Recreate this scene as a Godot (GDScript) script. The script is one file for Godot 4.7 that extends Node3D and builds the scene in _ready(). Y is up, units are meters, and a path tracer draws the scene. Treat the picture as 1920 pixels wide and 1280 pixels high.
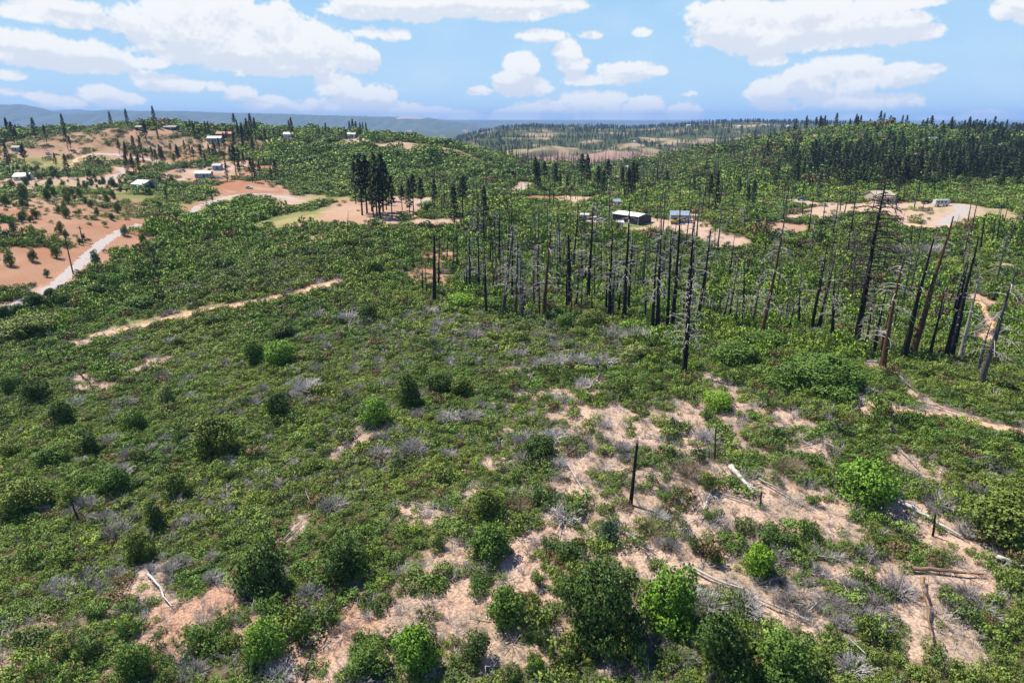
extends Node3D
# A burnt hillside seen from a drone: brush, charred trunks, red soil, houses and ridges.
# Everything is given in metres on the plan: x to the right, d straight ahead of the viewpoint (z = -d), heights from one terrain function.

const EYE := 43.75
var rng := RandomNumberGenerator.new()
var taken := {}
var big := FastNoiseLite.new()
var fine := FastNoiseLite.new()
var patch := FastNoiseLite.new()


func _ready() -> void:
	rng.seed = 20240611
	for q in [[big, 3, 1.0 / 90.0, 3], [fine, 5, 1.0 / 11.0, 3], [patch, 9, 1.0 / 8.0, 2]]:
		q[0].noise_type = FastNoiseLite.TYPE_SIMPLEX_SMOOTH
		q[0].seed = q[1]
		q[0].frequency = q[2]
		q[0].fractal_octaves = q[3]
	camera_sky_sun()
	solve_terrain()
	paint_plan()
	ground_sheet()
	far_ridges()
	roads()
	buildings()
	vehicles()
	power_poles()
	pines()
	burnt_trunks()
	bushes()
	dead_bushes()
	logs()
	brush()
	orchard()
	far_forest()
	litter()


# ------------------------------------------------------------------ camera, sky, sun

func camera_sky_sun() -> void:
	var cam := Camera3D.new()
	cam.name = "camera"
	cam.position = Vector3(0, EYE, 0)
	cam.rotation_degrees.x = -18.65
	cam.fov = 54.98
	cam.near = 0.5
	cam.far = 40000.0
	cam.current = true
	add_child(cam)
	var e := Environment.new()
	e.background_mode = Environment.BG_SKY
	e.tonemap_mode = Environment.TONE_MAPPER_LINEAR
	e.tonemap_exposure = 1.75
	e.sdfgi_enabled = true
	e.ssao_enabled = true
	e.ssil_enabled = true
	e.fog_enabled = true
	e.fog_density = 0.000062
	e.fog_light_color = Color(0.62, 0.78, 1.0)
	var sky := Sky.new()
	var pan := PanoramaSkyMaterial.new()
	pan.panorama = sky_picture()
	sky.sky_material = pan
	e.sky = sky
	e.background_energy_multiplier = 0.58
	var we := WorldEnvironment.new()
	we.name = "daylight_sky"
	we.environment = e
	add_child(we)
	var sun := DirectionalLight3D.new()
	sun.name = "sun"
	sun.light_energy = 1.6
	sun.light_color = Color(1.0, 0.96, 0.89)
	sun.light_angular_distance = 0.5
	sun.shadow_enabled = true
	sun.sky_mode = DirectionalLight3D.SKY_MODE_LIGHT_ONLY
	add_child(sun)
	sun.look_at_from_position(Vector3(-43, 84, -27), Vector3.ZERO)


func air(el: float) -> Vector3:
	# clear air: pale near the horizon, deeper blue overhead (sRGB)
	var t := clampf(el / 90.0, 0.0, 1.0)
	var a := Vector3(0.745, 0.882, 0.985)
	var b := Vector3(0.575, 0.785, 0.965)
	var c := Vector3(0.15, 0.35, 0.74)
	return a.lerp(b, smoothstep(0.0, 0.2, t)).lerp(c, smoothstep(0.17, 0.75, t))


func sky_picture() -> ImageTexture:
	var n := FastNoiseLite.new()
	n.noise_type = FastNoiseLite.TYPE_SIMPLEX_SMOOTH
	n.seed = 4
	n.frequency = 1.0
	n.fractal_octaves = 6
	n.fractal_gain = 0.58
	# the whole sky, coarse
	var w := 1024
	var h := 512
	var by := PackedByteArray()
	by.resize(w * h * 3)
	for j in h:
		var el := 90.0 - (j + 0.5) / h * 180.0
		var base := air(maxf(el, 0.0))
		if el < -1.0:
			base = Vector3(0.42, 0.46, 0.42)
		for i in w:
			var col := base
			if el > 0.0:
				var az := (i + 0.5) / w * TAU
				var y := sin(deg_to_rad(el))
				var r := cos(deg_to_rad(el)) / (y + 0.22)
				var k := n.get_noise_2d(sin(az) * r * 1.3, cos(az) * r * 1.3)
				var m := smoothstep(0.16, 0.38, k)
				col = base.lerp(Vector3(0.97, 0.97, 0.98), m * 0.95)
			var p := (j * w + i) * 3
			by[p] = int(clampf(col.x, 0, 1) * 255)
			by[p + 1] = int(clampf(col.y, 0, 1) * 255)
			by[p + 2] = int(clampf(col.z, 0, 1) * 255)
	var im := Image.create_from_data(w, h, false, Image.FORMAT_RGB8, by)
	im.resize(4096, 2048, Image.INTERPOLATE_CUBIC)
	# the part ahead, cloud by cloud: azimuth, elevation, half sizes in degrees, strength
	var per := 4096.0 / 360.0
	var az0 := -52.0
	var top := 24.0
	var sw := int(104 * per)
	var sh := int(top * per)
	var den := PackedFloat32Array()
	var mass := PackedFloat32Array()
	den.resize(sw * sh)
	mass.resize(sw * sh)
	var puffs := [[-24.95, 6.33, 4.18, 1.81, 1],
		[-27.64, 6.35, 1.78, 1.01, 1],
		[-22.37, 7.15, 4.31, 1.98, 1],
		[-19.54, 6.40, 4.08, 2.12, 1],
		[-16.59, 5.40, 4.02, 1.78, 1],
		[-13.87, 4.72, 3.03, 1.30, 1],
		[-21.95, 4.87, 6.07, 1.24, 0.8],
		[-17.50, 4.07, 6.41, 1.04, 0.8],
		[-11.84, 4.64, 1.31, 0.79, 1],
		[-24.83, 4.76, 3.44, 0.73, 0.5],
		[-33.89, 4.36, 2.73, 1.27, 1],
		[-31.84, 4.13, 3.21, 1.23, 1],
		[-30.02, 3.76, 2.09, 0.95, 1],
		[-35.24, 4.77, 1.53, 1.02, 1],
		[-33.42, 6.77, 1.90, 0.87, 1],
		[-31.37, 6.67, 2.50, 0.96, 1],
		[-29.57, 6.40, 1.37, 0.53, 0.7],
		[-32.15, 7.34, 1.95, 0.44, 0.7],
		[-11.58, 8.23, 3.01, 1.08, 1],
		[-8.33, 8.20, 3.95, 1.17, 1],
		[-4.18, 8.45, 4.44, 1.09, 1],
		[-0.42, 8.18, 4.00, 1.02, 1],
		[3.35, 8.53, 2.65, 0.67, 1],
		[16.88, 6.31, 3.24, 1.50, 1],
		[19.98, 5.84, 4.26, 1.49, 1],
		[23.92, 6.21, 4.35, 1.59, 1],
		[27.36, 6.03, 3.10, 1.32, 1],
		[29.68, 5.74, 1.34, 0.69, 1],
		[15.57, 7.81, 2.45, 0.90, 0.7],
		[21.60, 7.54, 6.25, 1.03, 0.8],
		[28.40, 7.63, 3.01, 0.45, 0.7],
		[20.07, 1.93, 2.01, 1.14, 1],
		[22.24, 2.66, 2.71, 1.28, 1],
		[24.33, 3.35, 2.24, 1.17, 1],
		[26.02, 3.84, 1.46, 0.74, 1],
		[26.53, 2.75, 2.87, 0.99, 1],
		[28.85, 3.04, 2.41, 0.81, 1],
		[25.31, 1.49, 3.32, 0.85, 0.8],
		[27.79, 1.28, 2.49, 0.67, 0.8],
		[30.58, 3.33, 0.84, 0.47, 0.7],
		[20.95, 0.97, 1.61, 0.53, 0.5],
		[0.65, 4.07, 1.46, 1.27, 1],
		[0.00, 3.07, 2.07, 1.01, 1],
		[0.87, 2.47, 2.53, 0.93, 1],
		[-2.61, 2.26, 1.11, 0.42, 0.7],
		[4.36, 4.84, 1.35, 1.16, 1],
		[4.94, 4.17, 1.18, 0.90, 1],
		[8.58, 3.43, 2.23, 0.90, 1],
		[9.83, 3.74, 1.99, 0.81, 1],
		[5.83, 3.06, 2.04, 0.46, 0.7],
		[11.49, 3.72, 0.88, 0.40, 0.6],
		[-30.55, 1.67, 1.46, 0.81, 1],
		[-29.63, 1.33, 1.78, 0.57, 1],
		[-26.56, 2.57, 1.79, 0.66, 1],
		[-25.18, 2.41, 1.53, 0.59, 1],
		[-27.68, 3.00, 1.09, 0.41, 0.6],
		[-27.10, 3.91, 0.95, 0.45, 0.6],
		[-35.49, 2.83, 0.86, 0.34, 0.7],
		[-21.21, 1.92, 1.46, 0.65, 0.9],
		[-22.83, 2.38, 0.71, 0.43, 0.5],
		[-35.84, 1.77, 0.92, 0.23, 0.3],
		[-19.38, 1.17, 1.88, 0.71, 0.9],
		[-17.05, 0.79, 3.02, 0.64, 0.8],
		[-14.05, 2.59, 1.83, 1.08, 0.7],
		[-12.03, 2.01, 2.68, 0.91, 0.7],
		[-13.35, 1.01, 4.92, 0.74, 0.7],
		[-8.73, 0.61, 4.14, 0.66, 0.7],
		[-4.83, 0.41, 2.79, 0.48, 0.8],
		[-32.70, 1.15, 1.67, 0.48, 0.6],
		[2.12, 6.36, 1.98, 0.53, 0.8],
		[-11.30, 6.47, 1.30, 0.51, 0.4],
		[-9.26, 6.28, 1.23, 0.61, 0.7],
		[0.00, 0.20, 2.80, 0.67, 0.8],
		[3.07, 0.83, 3.24, 0.85, 0.8],
		[6.53, 1.64, 2.82, 0.75, 0.9],
		[6.13, 0.82, 4.11, 0.85, 0.8],
		[10.84, 1.01, 1.78, 0.84, 0.7],
		[13.59, 0.60, 1.58, 0.83, 0.8],
		[8.75, 0.20, 5.39, 0.57, 0.7],
		[19.79, 4.31, 1.44, 0.60, 0.7],
		[18.18, 4.99, 0.81, 0.34, 0.4],
		[10.07, 6.50, 0.78, 0.39, 0.6],
		[6.13, 6.37, 0.80, 0.31, 0.25],
		[34.26, 6.86, 1.08, 0.86, 0.9],
		[35.28, 6.63, 0.88, 1.06, 0.9],
		[31.96, -0.00, 1.98, 0.37, 0.7],
		[25.87, 0.11, 1.50, 0.35, 0.5],
		[34.37, 0.34, 1.87, 0.28, 0.3],
		[14.10, 2.00, 0.52, 0.23, 0.3],
		[-34.14, 1.54, 0.96, 0.31, 0.3]]
	for q in puffs:
		var i0 := maxi(0, int((q[0] - q[2] * 1.5 - az0) * per))
		var i1 := mini(sw - 1, int((q[0] + q[2] * 1.5 - az0) * per))
		var j0 := maxi(0, int((top - q[1] - q[3] * 1.7) * per))
		var j1 := mini(sh - 1, int((top - q[1] + q[3] * 1.7) * per))
		for j in range(j0, j1 + 1):
			var dy: float = (top - j / per - q[1]) / q[3]
			if dy < 0.0:
				dy *= 1.25
			for i in range(i0, i1 + 1):
				var dx: float = (i / per + az0 - q[0]) / q[2]
				var v: float = (1.0 - dx * dx - dy * dy) * minf(q[4] + 0.15, 1.0)
				if v > -1.2:
					var at := j * sw + i
					den[at] = maxf(den[at], v + 1.2)
					mass[at] += maxf(v, 0.0) * 0.5
	n.frequency = 1.0
	var lump := PackedFloat32Array()
	lump.resize(sw * sh)
	for j in sh:
		for i in sw:
			var at := j * sw + i
			if den[at] <= 0.0:
				continue
			var x := i / per
			var y := j / per
			lump[at] = den[at] - 1.12 + n.get_noise_2d(x * 0.34, y * 0.52) * 0.75 + (0.4 - absf(n.get_noise_2d(x * 0.8 + 30.0, y * 1.1)) * 2.0) * 0.34 + n.get_noise_2d(x * 2.2, y * 2.6) * 0.22
	var box := PackedByteArray()
	box.resize(sw * sh * 3)
	for j in sh:
		var base := air(top - j / per)
		for i in sw:
			var at := j * sw + i
			var col := base
			# thin high veil
			var veil := smoothstep(-0.2, 0.9, n.get_noise_2d(i / per * 0.1 + 40.0, j / per * 0.25)) * 0.22
			col = col.lerp(Vector3(0.95, 0.97, 1.0), veil)
			if den[at] > 0.0:
				var k := lump[at]
				var m := smoothstep(-0.1, 0.3, k)
				if m > 0.0:
					# brighter where the mass thins towards the sun (up and left), greyer at the flat bases
					var up := maxi(0, j - 9) * sw + maxi(0, i - 4)
					var dn := mini(sh - 1, j + 13) * sw + i
					var g := (lump[at] - lump[up]) - (lump[at] - lump[dn]) * 0.7
					var light := clampf(0.845 + g * 0.30 + minf(k - 0.3, 0.4) * 0.1, 0.70, 1.0)
					var white := Vector3(0.895, 0.915, 0.95).lerp(Vector3(1.0, 0.998, 0.995), smoothstep(0.70, 0.98, light))
					col = col.lerp(white, m * 0.96)
			var p := at * 3
			box[p] = int(clampf(col.x, 0, 1) * 255)
			box[p + 1] = int(clampf(col.y, 0, 1) * 255)
			box[p + 2] = int(clampf(col.z, 0, 1) * 255)
	var win := Image.create_from_data(sw, sh, false, Image.FORMAT_RGB8, box)
	# straight ahead is the picture's edge: the part left of it goes to the far end
	var cut := int(-az0 * per)
	im.blit_rect(win, Rect2i(0, 0, cut, sh), Vector2i(4096 - cut, 1024 - sh))
	im.blit_rect(win, Rect2i(cut, 0, sw - cut, sh), Vector2i(0, 1024 - sh))
	return ImageTexture.create_from_image(im)


# ------------------------------------------------------------------ terrain

var hgrid := PackedFloat32Array()
const HX0 := -840.0
const HD0 := -90.0
const HS := 6.0
const HNX := 281
const HND := 176
var crest_mid := PackedVector2Array()


func spline(r2: float) -> float:
	return r2 * log(r2) if r2 > 1e-9 else 0.0


func solve_terrain() -> void:
	# a thin-plate surface through surveyed spots: x, d, height
	var spots := [[-59.9, 45.6, -3.8],
		[-44.4, 44.4, -2.5],
		[0, 42, 0],
		[42, 42, 0],
		[56.5, 42, 0],
		[-73.2, 82.5, -5],
		[-120.7, 146.1, -6.9],
		[-118.5, 104.8, -7.5],
		[-36.4, 77.2, -1.9],
		[-69.6, 120.9, -3.8],
		[0, 73, 0.6],
		[36.2, 72.5, 0.9],
		[63.4, 73, 0.6],
		[0, 109.8, 0.6],
		[32.6, 109.8, 0.6],
		[59.2, 105.4, 0.4],
		[85.5, 103, -0.6],
		[-53.1, 176.4, -1],
		[-21.3, 157.8, -0.4],
		[0, 148.3, -1],
		[23.6, 145.7, -1.5],
		[51.9, 137.8, -1.5],
		[72.4, 127.2, -1.5],
		[92.1, 119, -1.9],
		[0, 193, -4.4],
		[30.8, 193.8, -6.2],
		[62.9, 192.2, -7.5],
		[93.6, 188.4, -8.1],
		[131.6, 186.2, -7.5],
		[0, 246.2, -3.1],
		[49.7, 252.7, -4.4],
		[100.1, 248.5, -5.6],
		[143.6, 235.5, -5],
		[175.8, 226.3, -5],
		[56.8, 305.5, 0],
		[99, 277.4, 0],
		[155.1, 300.2, 1.2],
		[203, 299.8, 2.5],
		[-81.4, 316.3, 2.8],
		[-91.3, 281.4, -0.6],
		[-58.4, 277.4, 2.2],
		[-58.4, 229.8, 0],
		[-23.2, 258.7, -1.2],
		[-2.7, 332.2, -0.6],
		[-142.4, 325.8, -5],
		[-134.8, 248.5, -5.6],
		[-146.6, 213.4, -3.1],
		[-137.6, 178.2, -3.8],
		[-102.9, 159.5, -4.4],
		[-165.3, 213.9, 1.2],
		[-185.2, 253.7, 3.8],
		[-206.6, 318.5, 6.2],
		[-228.4, 404.5, 5],
		[-316.2, 444.3, 8.8],
		[-304.1, 589.2, 17.5],
		[-217.8, 483.8, 7.5],
		[-160.1, 411.2, 5],
		[-193.8, 514.6, 15],
		[-402.2, 600.4, 23.8],
		[-488.8, 658.1, 35],
		[-369.7, 630.2, 40],
		[-285.2, 658.1, 35],
		[-208.8, 658.1, 35],
		[-127.9, 634.8, 32.5],
		[-54.2, 633.7, 25],
		[-27.4, 581.7, 11.2],
		[-22.8, 729.5, 11.2],
		[0, 523.6, 2.5],
		[-151.7, 536.9, 13.8],
		[-121.5, 424.5, 3.8],
		[-55.7, 437.7, 2.5],
		[12.3, 384.5, 0],
		[59.4, 534.8, -2.5],
		[134.6, 587.1, -2.5],
		[149.9, 484.2, 0],
		[156.7, 586.6, 8.8],
		[189.8, 442.7, 3.8],
		[246.5, 581.7, 11.2],
		[301.7, 718.2, 22.5],
		[386.2, 756.4, 34.2],
		[214.8, 621.9, 9],
		[481, 785.5, 29.2],
		[320, 428.9, 5],
		[429.1, 581.7, 11.2],
		[537.6, 734.6, 20.4],
		[337.8, 581.7, 11.2],
		[185.9, 698.5, 10],
		[-1125, -125, -5],
		[1125, -125, 0],
		[0, -125, 0],
		[-1125, 375, 10],
		[1125, 375, 2.5],
		[-1125, 812.5, 42.5],
		[-625, 950, 27.5],
		[-250, 950, 17.5],
		[0, 950, -17.5],
		[187.5, 950, -25],
		[125, 800, -7.5],
		[150, 700, -3.8],
		[1125, 800, 30],
		[750, 950, 27.5],
		[437.5, 950, 25],
		[-75, 800, 17.5],
		[-375, 825, 32.5]]
	crest_mid = PackedVector2Array([Vector2(-1318.5, -123.9), Vector2(-610.6, -101.2), Vector2(-375.3, -89.9), Vector2(-209.3, -11.6), Vector2(-116, 10.5), Vector2(-23.2, 23.7), Vector2(92.6, 30.3), Vector2(324.1, 28.1), Vector2(555.9, 23.7), Vector2(694.2, 32.5), Vector2(785.7, 43.5), Vector2(1016.1, 50), Vector2(1247.6, 45.6), Vector2(1479.4, 41.3), Vector2(1713.1, 28.1), Vector2(1946.5, 19.3), Vector2(2296.4, 10.5), Vector2(3116, -11.6)])
	var n := spots.size()
	var m := n + 3
	var a := []
	for i in m:
		var row := PackedFloat64Array()
		row.resize(m + 1)
		a.append(row)
	for i in n:
		var xi: float = spots[i][0] / 100.0
		var di: float = spots[i][1] / 100.0
		for j in n:
			var dx: float = xi - spots[j][0] / 100.0
			var dd: float = di - spots[j][1] / 100.0
			a[i][j] = spline(dx * dx + dd * dd) + (0.02 if i == j else 0.0)
		a[i][n] = 1.0
		a[i][n + 1] = xi
		a[i][n + 2] = di
		a[n][i] = 1.0
		a[n + 1][i] = xi
		a[n + 2][i] = di
		a[i][m] = spots[i][2]
	for k in m:
		var best := k
		for i in range(k + 1, m):
			if absf(a[i][k]) > absf(a[best][k]):
				best = i
		var swap = a[k]
		a[k] = a[best]
		a[best] = swap
		for i in range(k + 1, m):
			var fac: float = a[i][k] / a[k][k]
			if fac != 0.0:
				for j in range(k, m + 1):
					a[i][j] -= fac * a[k][j]
	var w := PackedFloat64Array()
	w.resize(m)
	for k in range(m - 1, -1, -1):
		var s: float = a[k][m]
		for j in range(k + 1, m):
			s -= a[k][j] * w[j]
		w[k] = s / a[k][k]
	var px := PackedFloat64Array()
	var pd := PackedFloat64Array()
	for q in spots:
		px.append(q[0] / 100.0)
		pd.append(q[1] / 100.0)
	hgrid.resize(HNX * HND)
	for j in HND:
		var d := (HD0 + j * HS) / 100.0
		for i in HNX:
			var x := (HX0 + i * HS) / 100.0
			var s := w[n] + w[n + 1] * x + w[n + 2] * d
			for k in n:
				var r2 := (x - px[k]) * (x - px[k]) + (d - pd[k]) * (d - pd[k])
				if r2 > 1e-9:
					s += w[k] * r2 * log(r2)
			hgrid[j * HNX + i] = s


func crest_at(c: PackedVector2Array, x: float) -> float:
	if x <= c[0].x:
		return c[0].y
	for i in c.size() - 1:
		if x <= c[i + 1].x:
			var t := (x - c[i].x) / (c[i + 1].x - c[i].x)
			return lerpf(c[i].y, c[i + 1].y, t * t * (3.0 - 2.0 * t) * 0.5 + t * 0.5)
	return c[c.size() - 1].y


func distant(x: float, d: float) -> float:
	var g := -36.0 + big.get_noise_2d(x * 0.35, d * 0.35) * 26.0
	g += 58.0 * exp(-pow((x - 900.0) / 330.0, 2) - pow((d - 1230.0) / 260.0, 2))
	var c := crest_at(crest_mid, x * 3000.0 / maxf(d, 1500.0)) - 15.0
	var rise := smoothstep(1500.0, 3000.0, d)
	rise = rise * (0.72 + 0.28 * rise)
	g = lerpf(g, c + big.get_noise_2d(x * 0.25 + 99.0, d * 0.25) * 18.0 * (1.0 - rise * 0.8), rise)
	return lerpf(g, -90.0, smoothstep(3100.0, 4600.0, d))


func ground(x: float, d: float) -> float:
	var far := smoothstep(840.0, 1150.0, d)
	var h := 0.0
	if far < 1.0:
		var fx := clampf((x - HX0) / HS, 0.0, HNX - 1.001)
		var fd := clampf((d - HD0) / HS, 0.0, HND - 1.001)
		var i := int(fx)
		var j := int(fd)
		fx -= i
		fd -= j
		var k := j * HNX + i
		h = lerpf(lerpf(hgrid[k], hgrid[k + 1], fx), lerpf(hgrid[k + HNX], hgrid[k + HNX + 1], fx), fd)
		var away := smoothstep(260.0, 560.0, d)
		h -= 7.0 * smoothstep(480.0, 640.0, d) * smoothstep(120.0, -60.0, x)
		h += big.get_noise_2d(x, d) * (0.5 + 2.4 * away) + fine.get_noise_2d(x, d) * 0.45
	if far > 0.0:
		h = lerpf(h, distant(x, d), far)
	return h


func on(x: float, d: float, up := 0.0) -> Vector3:
	return Vector3(x, ground(x, d) + up, -d)


# ------------------------------------------------------------------ what covers the ground: five plans, 2.5 m a cell

const PX0 := -650.0
const PD0 := 20.0
const PS := 2.5
const PNX := 521
const PND := 356
var bare_p := PackedFloat32Array()
var grass_p := PackedFloat32Array()
var red_p := PackedFloat32Array()
var lush_p := PackedFloat32Array()
var grey_p := PackedFloat32Array()


func lay(p: PackedFloat32Array, blobs: Array) -> PackedFloat32Array:
	p.resize(PNX * PND)
	for b in blobs:
		var i0 := maxi(0, int((b[0] - b[2] * 1.5 - PX0) / PS))
		var i1 := mini(PNX - 1, int((b[0] + b[2] * 1.5 - PX0) / PS) + 1)
		var j0 := maxi(0, int((b[1] - b[3] * 1.5 - PD0) / PS))
		var j1 := mini(PND - 1, int((b[1] + b[3] * 1.5 - PD0) / PS) + 1)
		for j in range(j0, j1 + 1):
			var d := PD0 + j * PS
			for i in range(i0, i1 + 1):
				var x := PX0 + i * PS
				var ex: float = (x - b[0]) / maxf(b[2], 1.6)
				var ed: float = (d - b[1]) / maxf(b[3], 1.6)
				var e := sqrt(ex * ex + ed * ed) + patch.get_noise_2d(x, d) * 0.45 + big.get_noise_2d(x * 2.5, d * 2.5) * 0.7
				var v: float = b[4] * (1.0 - smoothstep(0.6, 1.2, e))
				var k := j * PNX + i
				if v > p[k]:
					p[k] = v
	return p


func read_plan(p: PackedFloat32Array, x: float, d: float) -> float:
	var fx := (x - PX0) / PS
	var fd := (d - PD0) / PS
	if fx < 0.0 or fd < 0.0 or fx >= PNX - 1 or fd >= PND - 1:
		return 0.0
	var i := int(fx)
	var j := int(fd)
	fx -= i
	fd -= j
	var k := j * PNX + i
	return lerpf(lerpf(p[k], p[k + 1], fx), lerpf(p[k + PNX], p[k + PNX + 1], fx), fd)


func paint_plan() -> void:
	bare_p = lay(bare_p, [[-270.5, 405.6, 51.5, 74.3, 0.6],
		[-344.4, 484.8, 34.4, 53, 0.5],
		[-289.6, 559.1, 52.7, 51.3, 0.55],
		[-409.4, 568.4, 26.7, 19.3, 0.4],
		[-189, 326.9, 15.7, 25.2, 0.5],
		[-402.3, 608.8, 80.5, 120, 0.46],
		[-301.6, 615.4, 86.2, 44.5, 0.46],
		[-256.4, 635.4, 54.2, 35.7, 0.42],
		[12.7, 72.5, 22.1, 28.1, 0.5],
		[29.5, 83.9, 24.2, 15.3, 0.5],
		[2, 51.2, 21.3, 10.9, 0.5],
		[-17.3, 47.4, 14.4, 5.8, 0.42],
		[-31.4, 46.5, 11.9, 3.2, 0.35],
		[-40.7, 49.8, 6, 4.3, 0.3],
		[-1.8, 112.2, 3.9, 2.9, 1],
		[4.4, 100.9, 3.7, 1.8, 0.9],
		[17.6, 84.8, 4.7, 4.7, 1],
		[13.7, 90.1, 4, 4.1, 0.9],
		[33.9, 104.4, 5.5, 6.5, 0.9],
		[27.9, 92, 4.9, 4.3, 0.9],
		[40.2, 92.1, 5.7, 3.2, 1],
		[38, 67.6, 4.1, 3.3, 1],
		[41.6, 87.5, 3.1, 3.6, 0.8],
		[58.1, 94.8, 3.4, 1.1, 1],
		[64.1, 93.5, 2.5, 1.1, 1],
		[68.8, 91.8, 2.6, 1, 0.9],
		[73.1, 88.5, 2.8, 1, 0.9],
		[-2.1, 77.1, 3.9, 3.5, 1],
		[-5.2, 69.7, 3.2, 2.9, 0.9],
		[-6.2, 58.7, 2.5, 3.4, 1],
		[2.3, 60.9, 3.2, 2.3, 1],
		[17.9, 65.6, 4.9, 2.3, 0.9],
		[1.1, 55.8, 1.9, 3.3, 1],
		[-5, 50.1, 2.2, 3.1, 1],
		[-0.9, 45.7, 3.3, 2.4, 1],
		[3.7, 53.3, 1.3, 3.4, 0.9],
		[-29.5, 53.1, 3.7, 2.5, 1],
		[-30.9, 48.3, 2.2, 1.9, 0.9],
		[-18.5, 45.1, 4.2, 1.9, 0.9],
		[-11.9, 49.7, 3.5, 2.1, 0.8],
		[26.3, 66.6, 4.4, 3, 0.8],
		[21.7, 61.6, 2.6, 4.3, 0.8],
		[40.1, 46.5, 1.5, 2.8, 1],
		[51.6, 58.2, 2.5, 1.4, 1],
		[33.7, 54.8, 1.1, 1, 0.8],
		[-6.2, 100, 1.8, 1.3, 0.8],
		[11.2, 76.5, 3.9, 5.5, 0.8],
		[-21.1, 90.3, 2.3, 1.3, 0.8],
		[-17.9, 57.8, 1.7, 3.5, 0.7],
		[23.5, 56.3, 1.9, 3.3, 0.8],
		[32.1, 68.9, 12.2, 11.8, 0.52],
		[24.8, 72.5, 8.7, 15.6, 0.55],
		[-45.9, 50.6, 4.6, 3.7, 0.6],
		[-40.8, 54.1, 3.8, 2.5, 0.5],
		[-47.8, 58.1, 3.4, 1.8, 0.45],
		[26.2, 75, 4.8, 6.7, 0.75],
		[20.8, 72.5, 3.3, 5, 0.75],
		[51.2, 75.3, 5.5, 5.4, 0.6],
		[5.4, 63.7, 3.6, 2, 0.85],
		[13.6, 65.6, 3.7, 1.7, 0.9],
		[-23.3, 47.8, 2.9, 2.6, 0.8],
		[-47.8, 53.3, 3.2, 2.4, 0.7],
		[24.8, 52.4, 3.1, 2.2, 0.6],
		[-177.6, 266.9, 32.5, 39.1, 0.85],
		[-156.5, 215.8, 19.6, 23.6, 0.95],
		[-207.5, 286.7, 25.4, 35.9, 0.7],
		[-211.7, 326.7, 28.7, 37.6, 0.55],
		[-148.4, 191.6, 8, 11.6, 0.95],
		[-342.4, 576.3, 58.6, 29.7, 0.6],
		[-252.2, 396.7, 37.8, 75.7, 0.45],
		[-157.7, 264.8, 8.6, 21.5, 0.8],
		[-83.1, 323.3, 33.8, 57.6, 0.97],
		[-58.9, 304.8, 17.2, 33.4, 0.95],
		[-118.8, 370.7, 17.8, 22.4, 0.8],
		[-34.5, 284.6, 13.8, 14, 0.85],
		[-20.5, 281.3, 9.1, 8.8, 0.9],
		[-212.9, 481.4, 41.8, 48.6, 0.85],
		[-159, 408.1, 30.8, 34.4, 0.95],
		[-274.2, 554.6, 39.2, 41.4, 0.7],
		[-230.9, 556.5, 26.1, 38.4, 0.5],
		[-274.3, 618.5, 57.7, 31.7, 0.5],
		[-391.3, 590.2, 41.4, 15.4, 0.8],
		[-354, 550, 25.9, 35.7, 0.6],
		[-281.2, 502.1, 23.8, 31.1, 0.5],
		[68.1, 295.3, 20.3, 15.6, 0.95],
		[82.1, 308.7, 7.5, 11.4, 0.9],
		[87.9, 262.6, 11.8, 9, 0.9],
		[105.4, 269.7, 7.7, 6.4, 0.7],
		[82.1, 272.8, 6.7, 14.5, 0.8],
		[181.1, 327.1, 34.1, 15.6, 0.85],
		[203, 303.7, 31.8, 22.4, 0.85],
		[140.6, 306, 17.3, 11.6, 0.85],
		[118.2, 280.4, 11.4, 6.9, 0.85],
		[154.1, 319.5, 15.4, 11.6, 0.8],
		[174, 226.4, 5.6, 7.4, 0.8],
		[178.3, 282.2, 27.4, 4.4, 0.8],
		[-26.2, 294.9, 14.3, 12.1, 0.8],
		[0, 310.3, 11.3, 10, 0.85],
		[-26.7, 200.8, 10, 21.1, 0.55],
		[-24.7, 231.4, 8.6, 15.2, 0.65],
		[37, 385.4, 20, 19.5, 0.85],
		[15.7, 392.7, 10, 16.3, 0.9],
		[-24.1, 507, 8, 8.3, 0.5],
		[-8.9, 447.1, 5.3, 12.6, 0.7],
		[140, 191.6, 3.5, 14.7, 0.8],
		[113.2, 144.2, 3.7, 13.9, 0.5],
		[69.3, 115.4, 3, 7.3, 0.8],
		[-100.9, 618.9, 52.9, 19.9, 0.75],
		[-66.1, 605.6, 42.5, 9.5, 0.8],
		[-152, 611.5, 57, 12.8, 0.5],
		[-328.3, 643.6, 109.4, 16.2, 0.35],
		[-37.9, 605.4, 28.4, 12.8, 0.8],
		[-423.8, 636.5, 59.1, 120, 0.4],
		[347.5, 747.3, 34.8, 120, 0.4],
		[440.3, 690.6, 16.1, 23, 0.8]])
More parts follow.
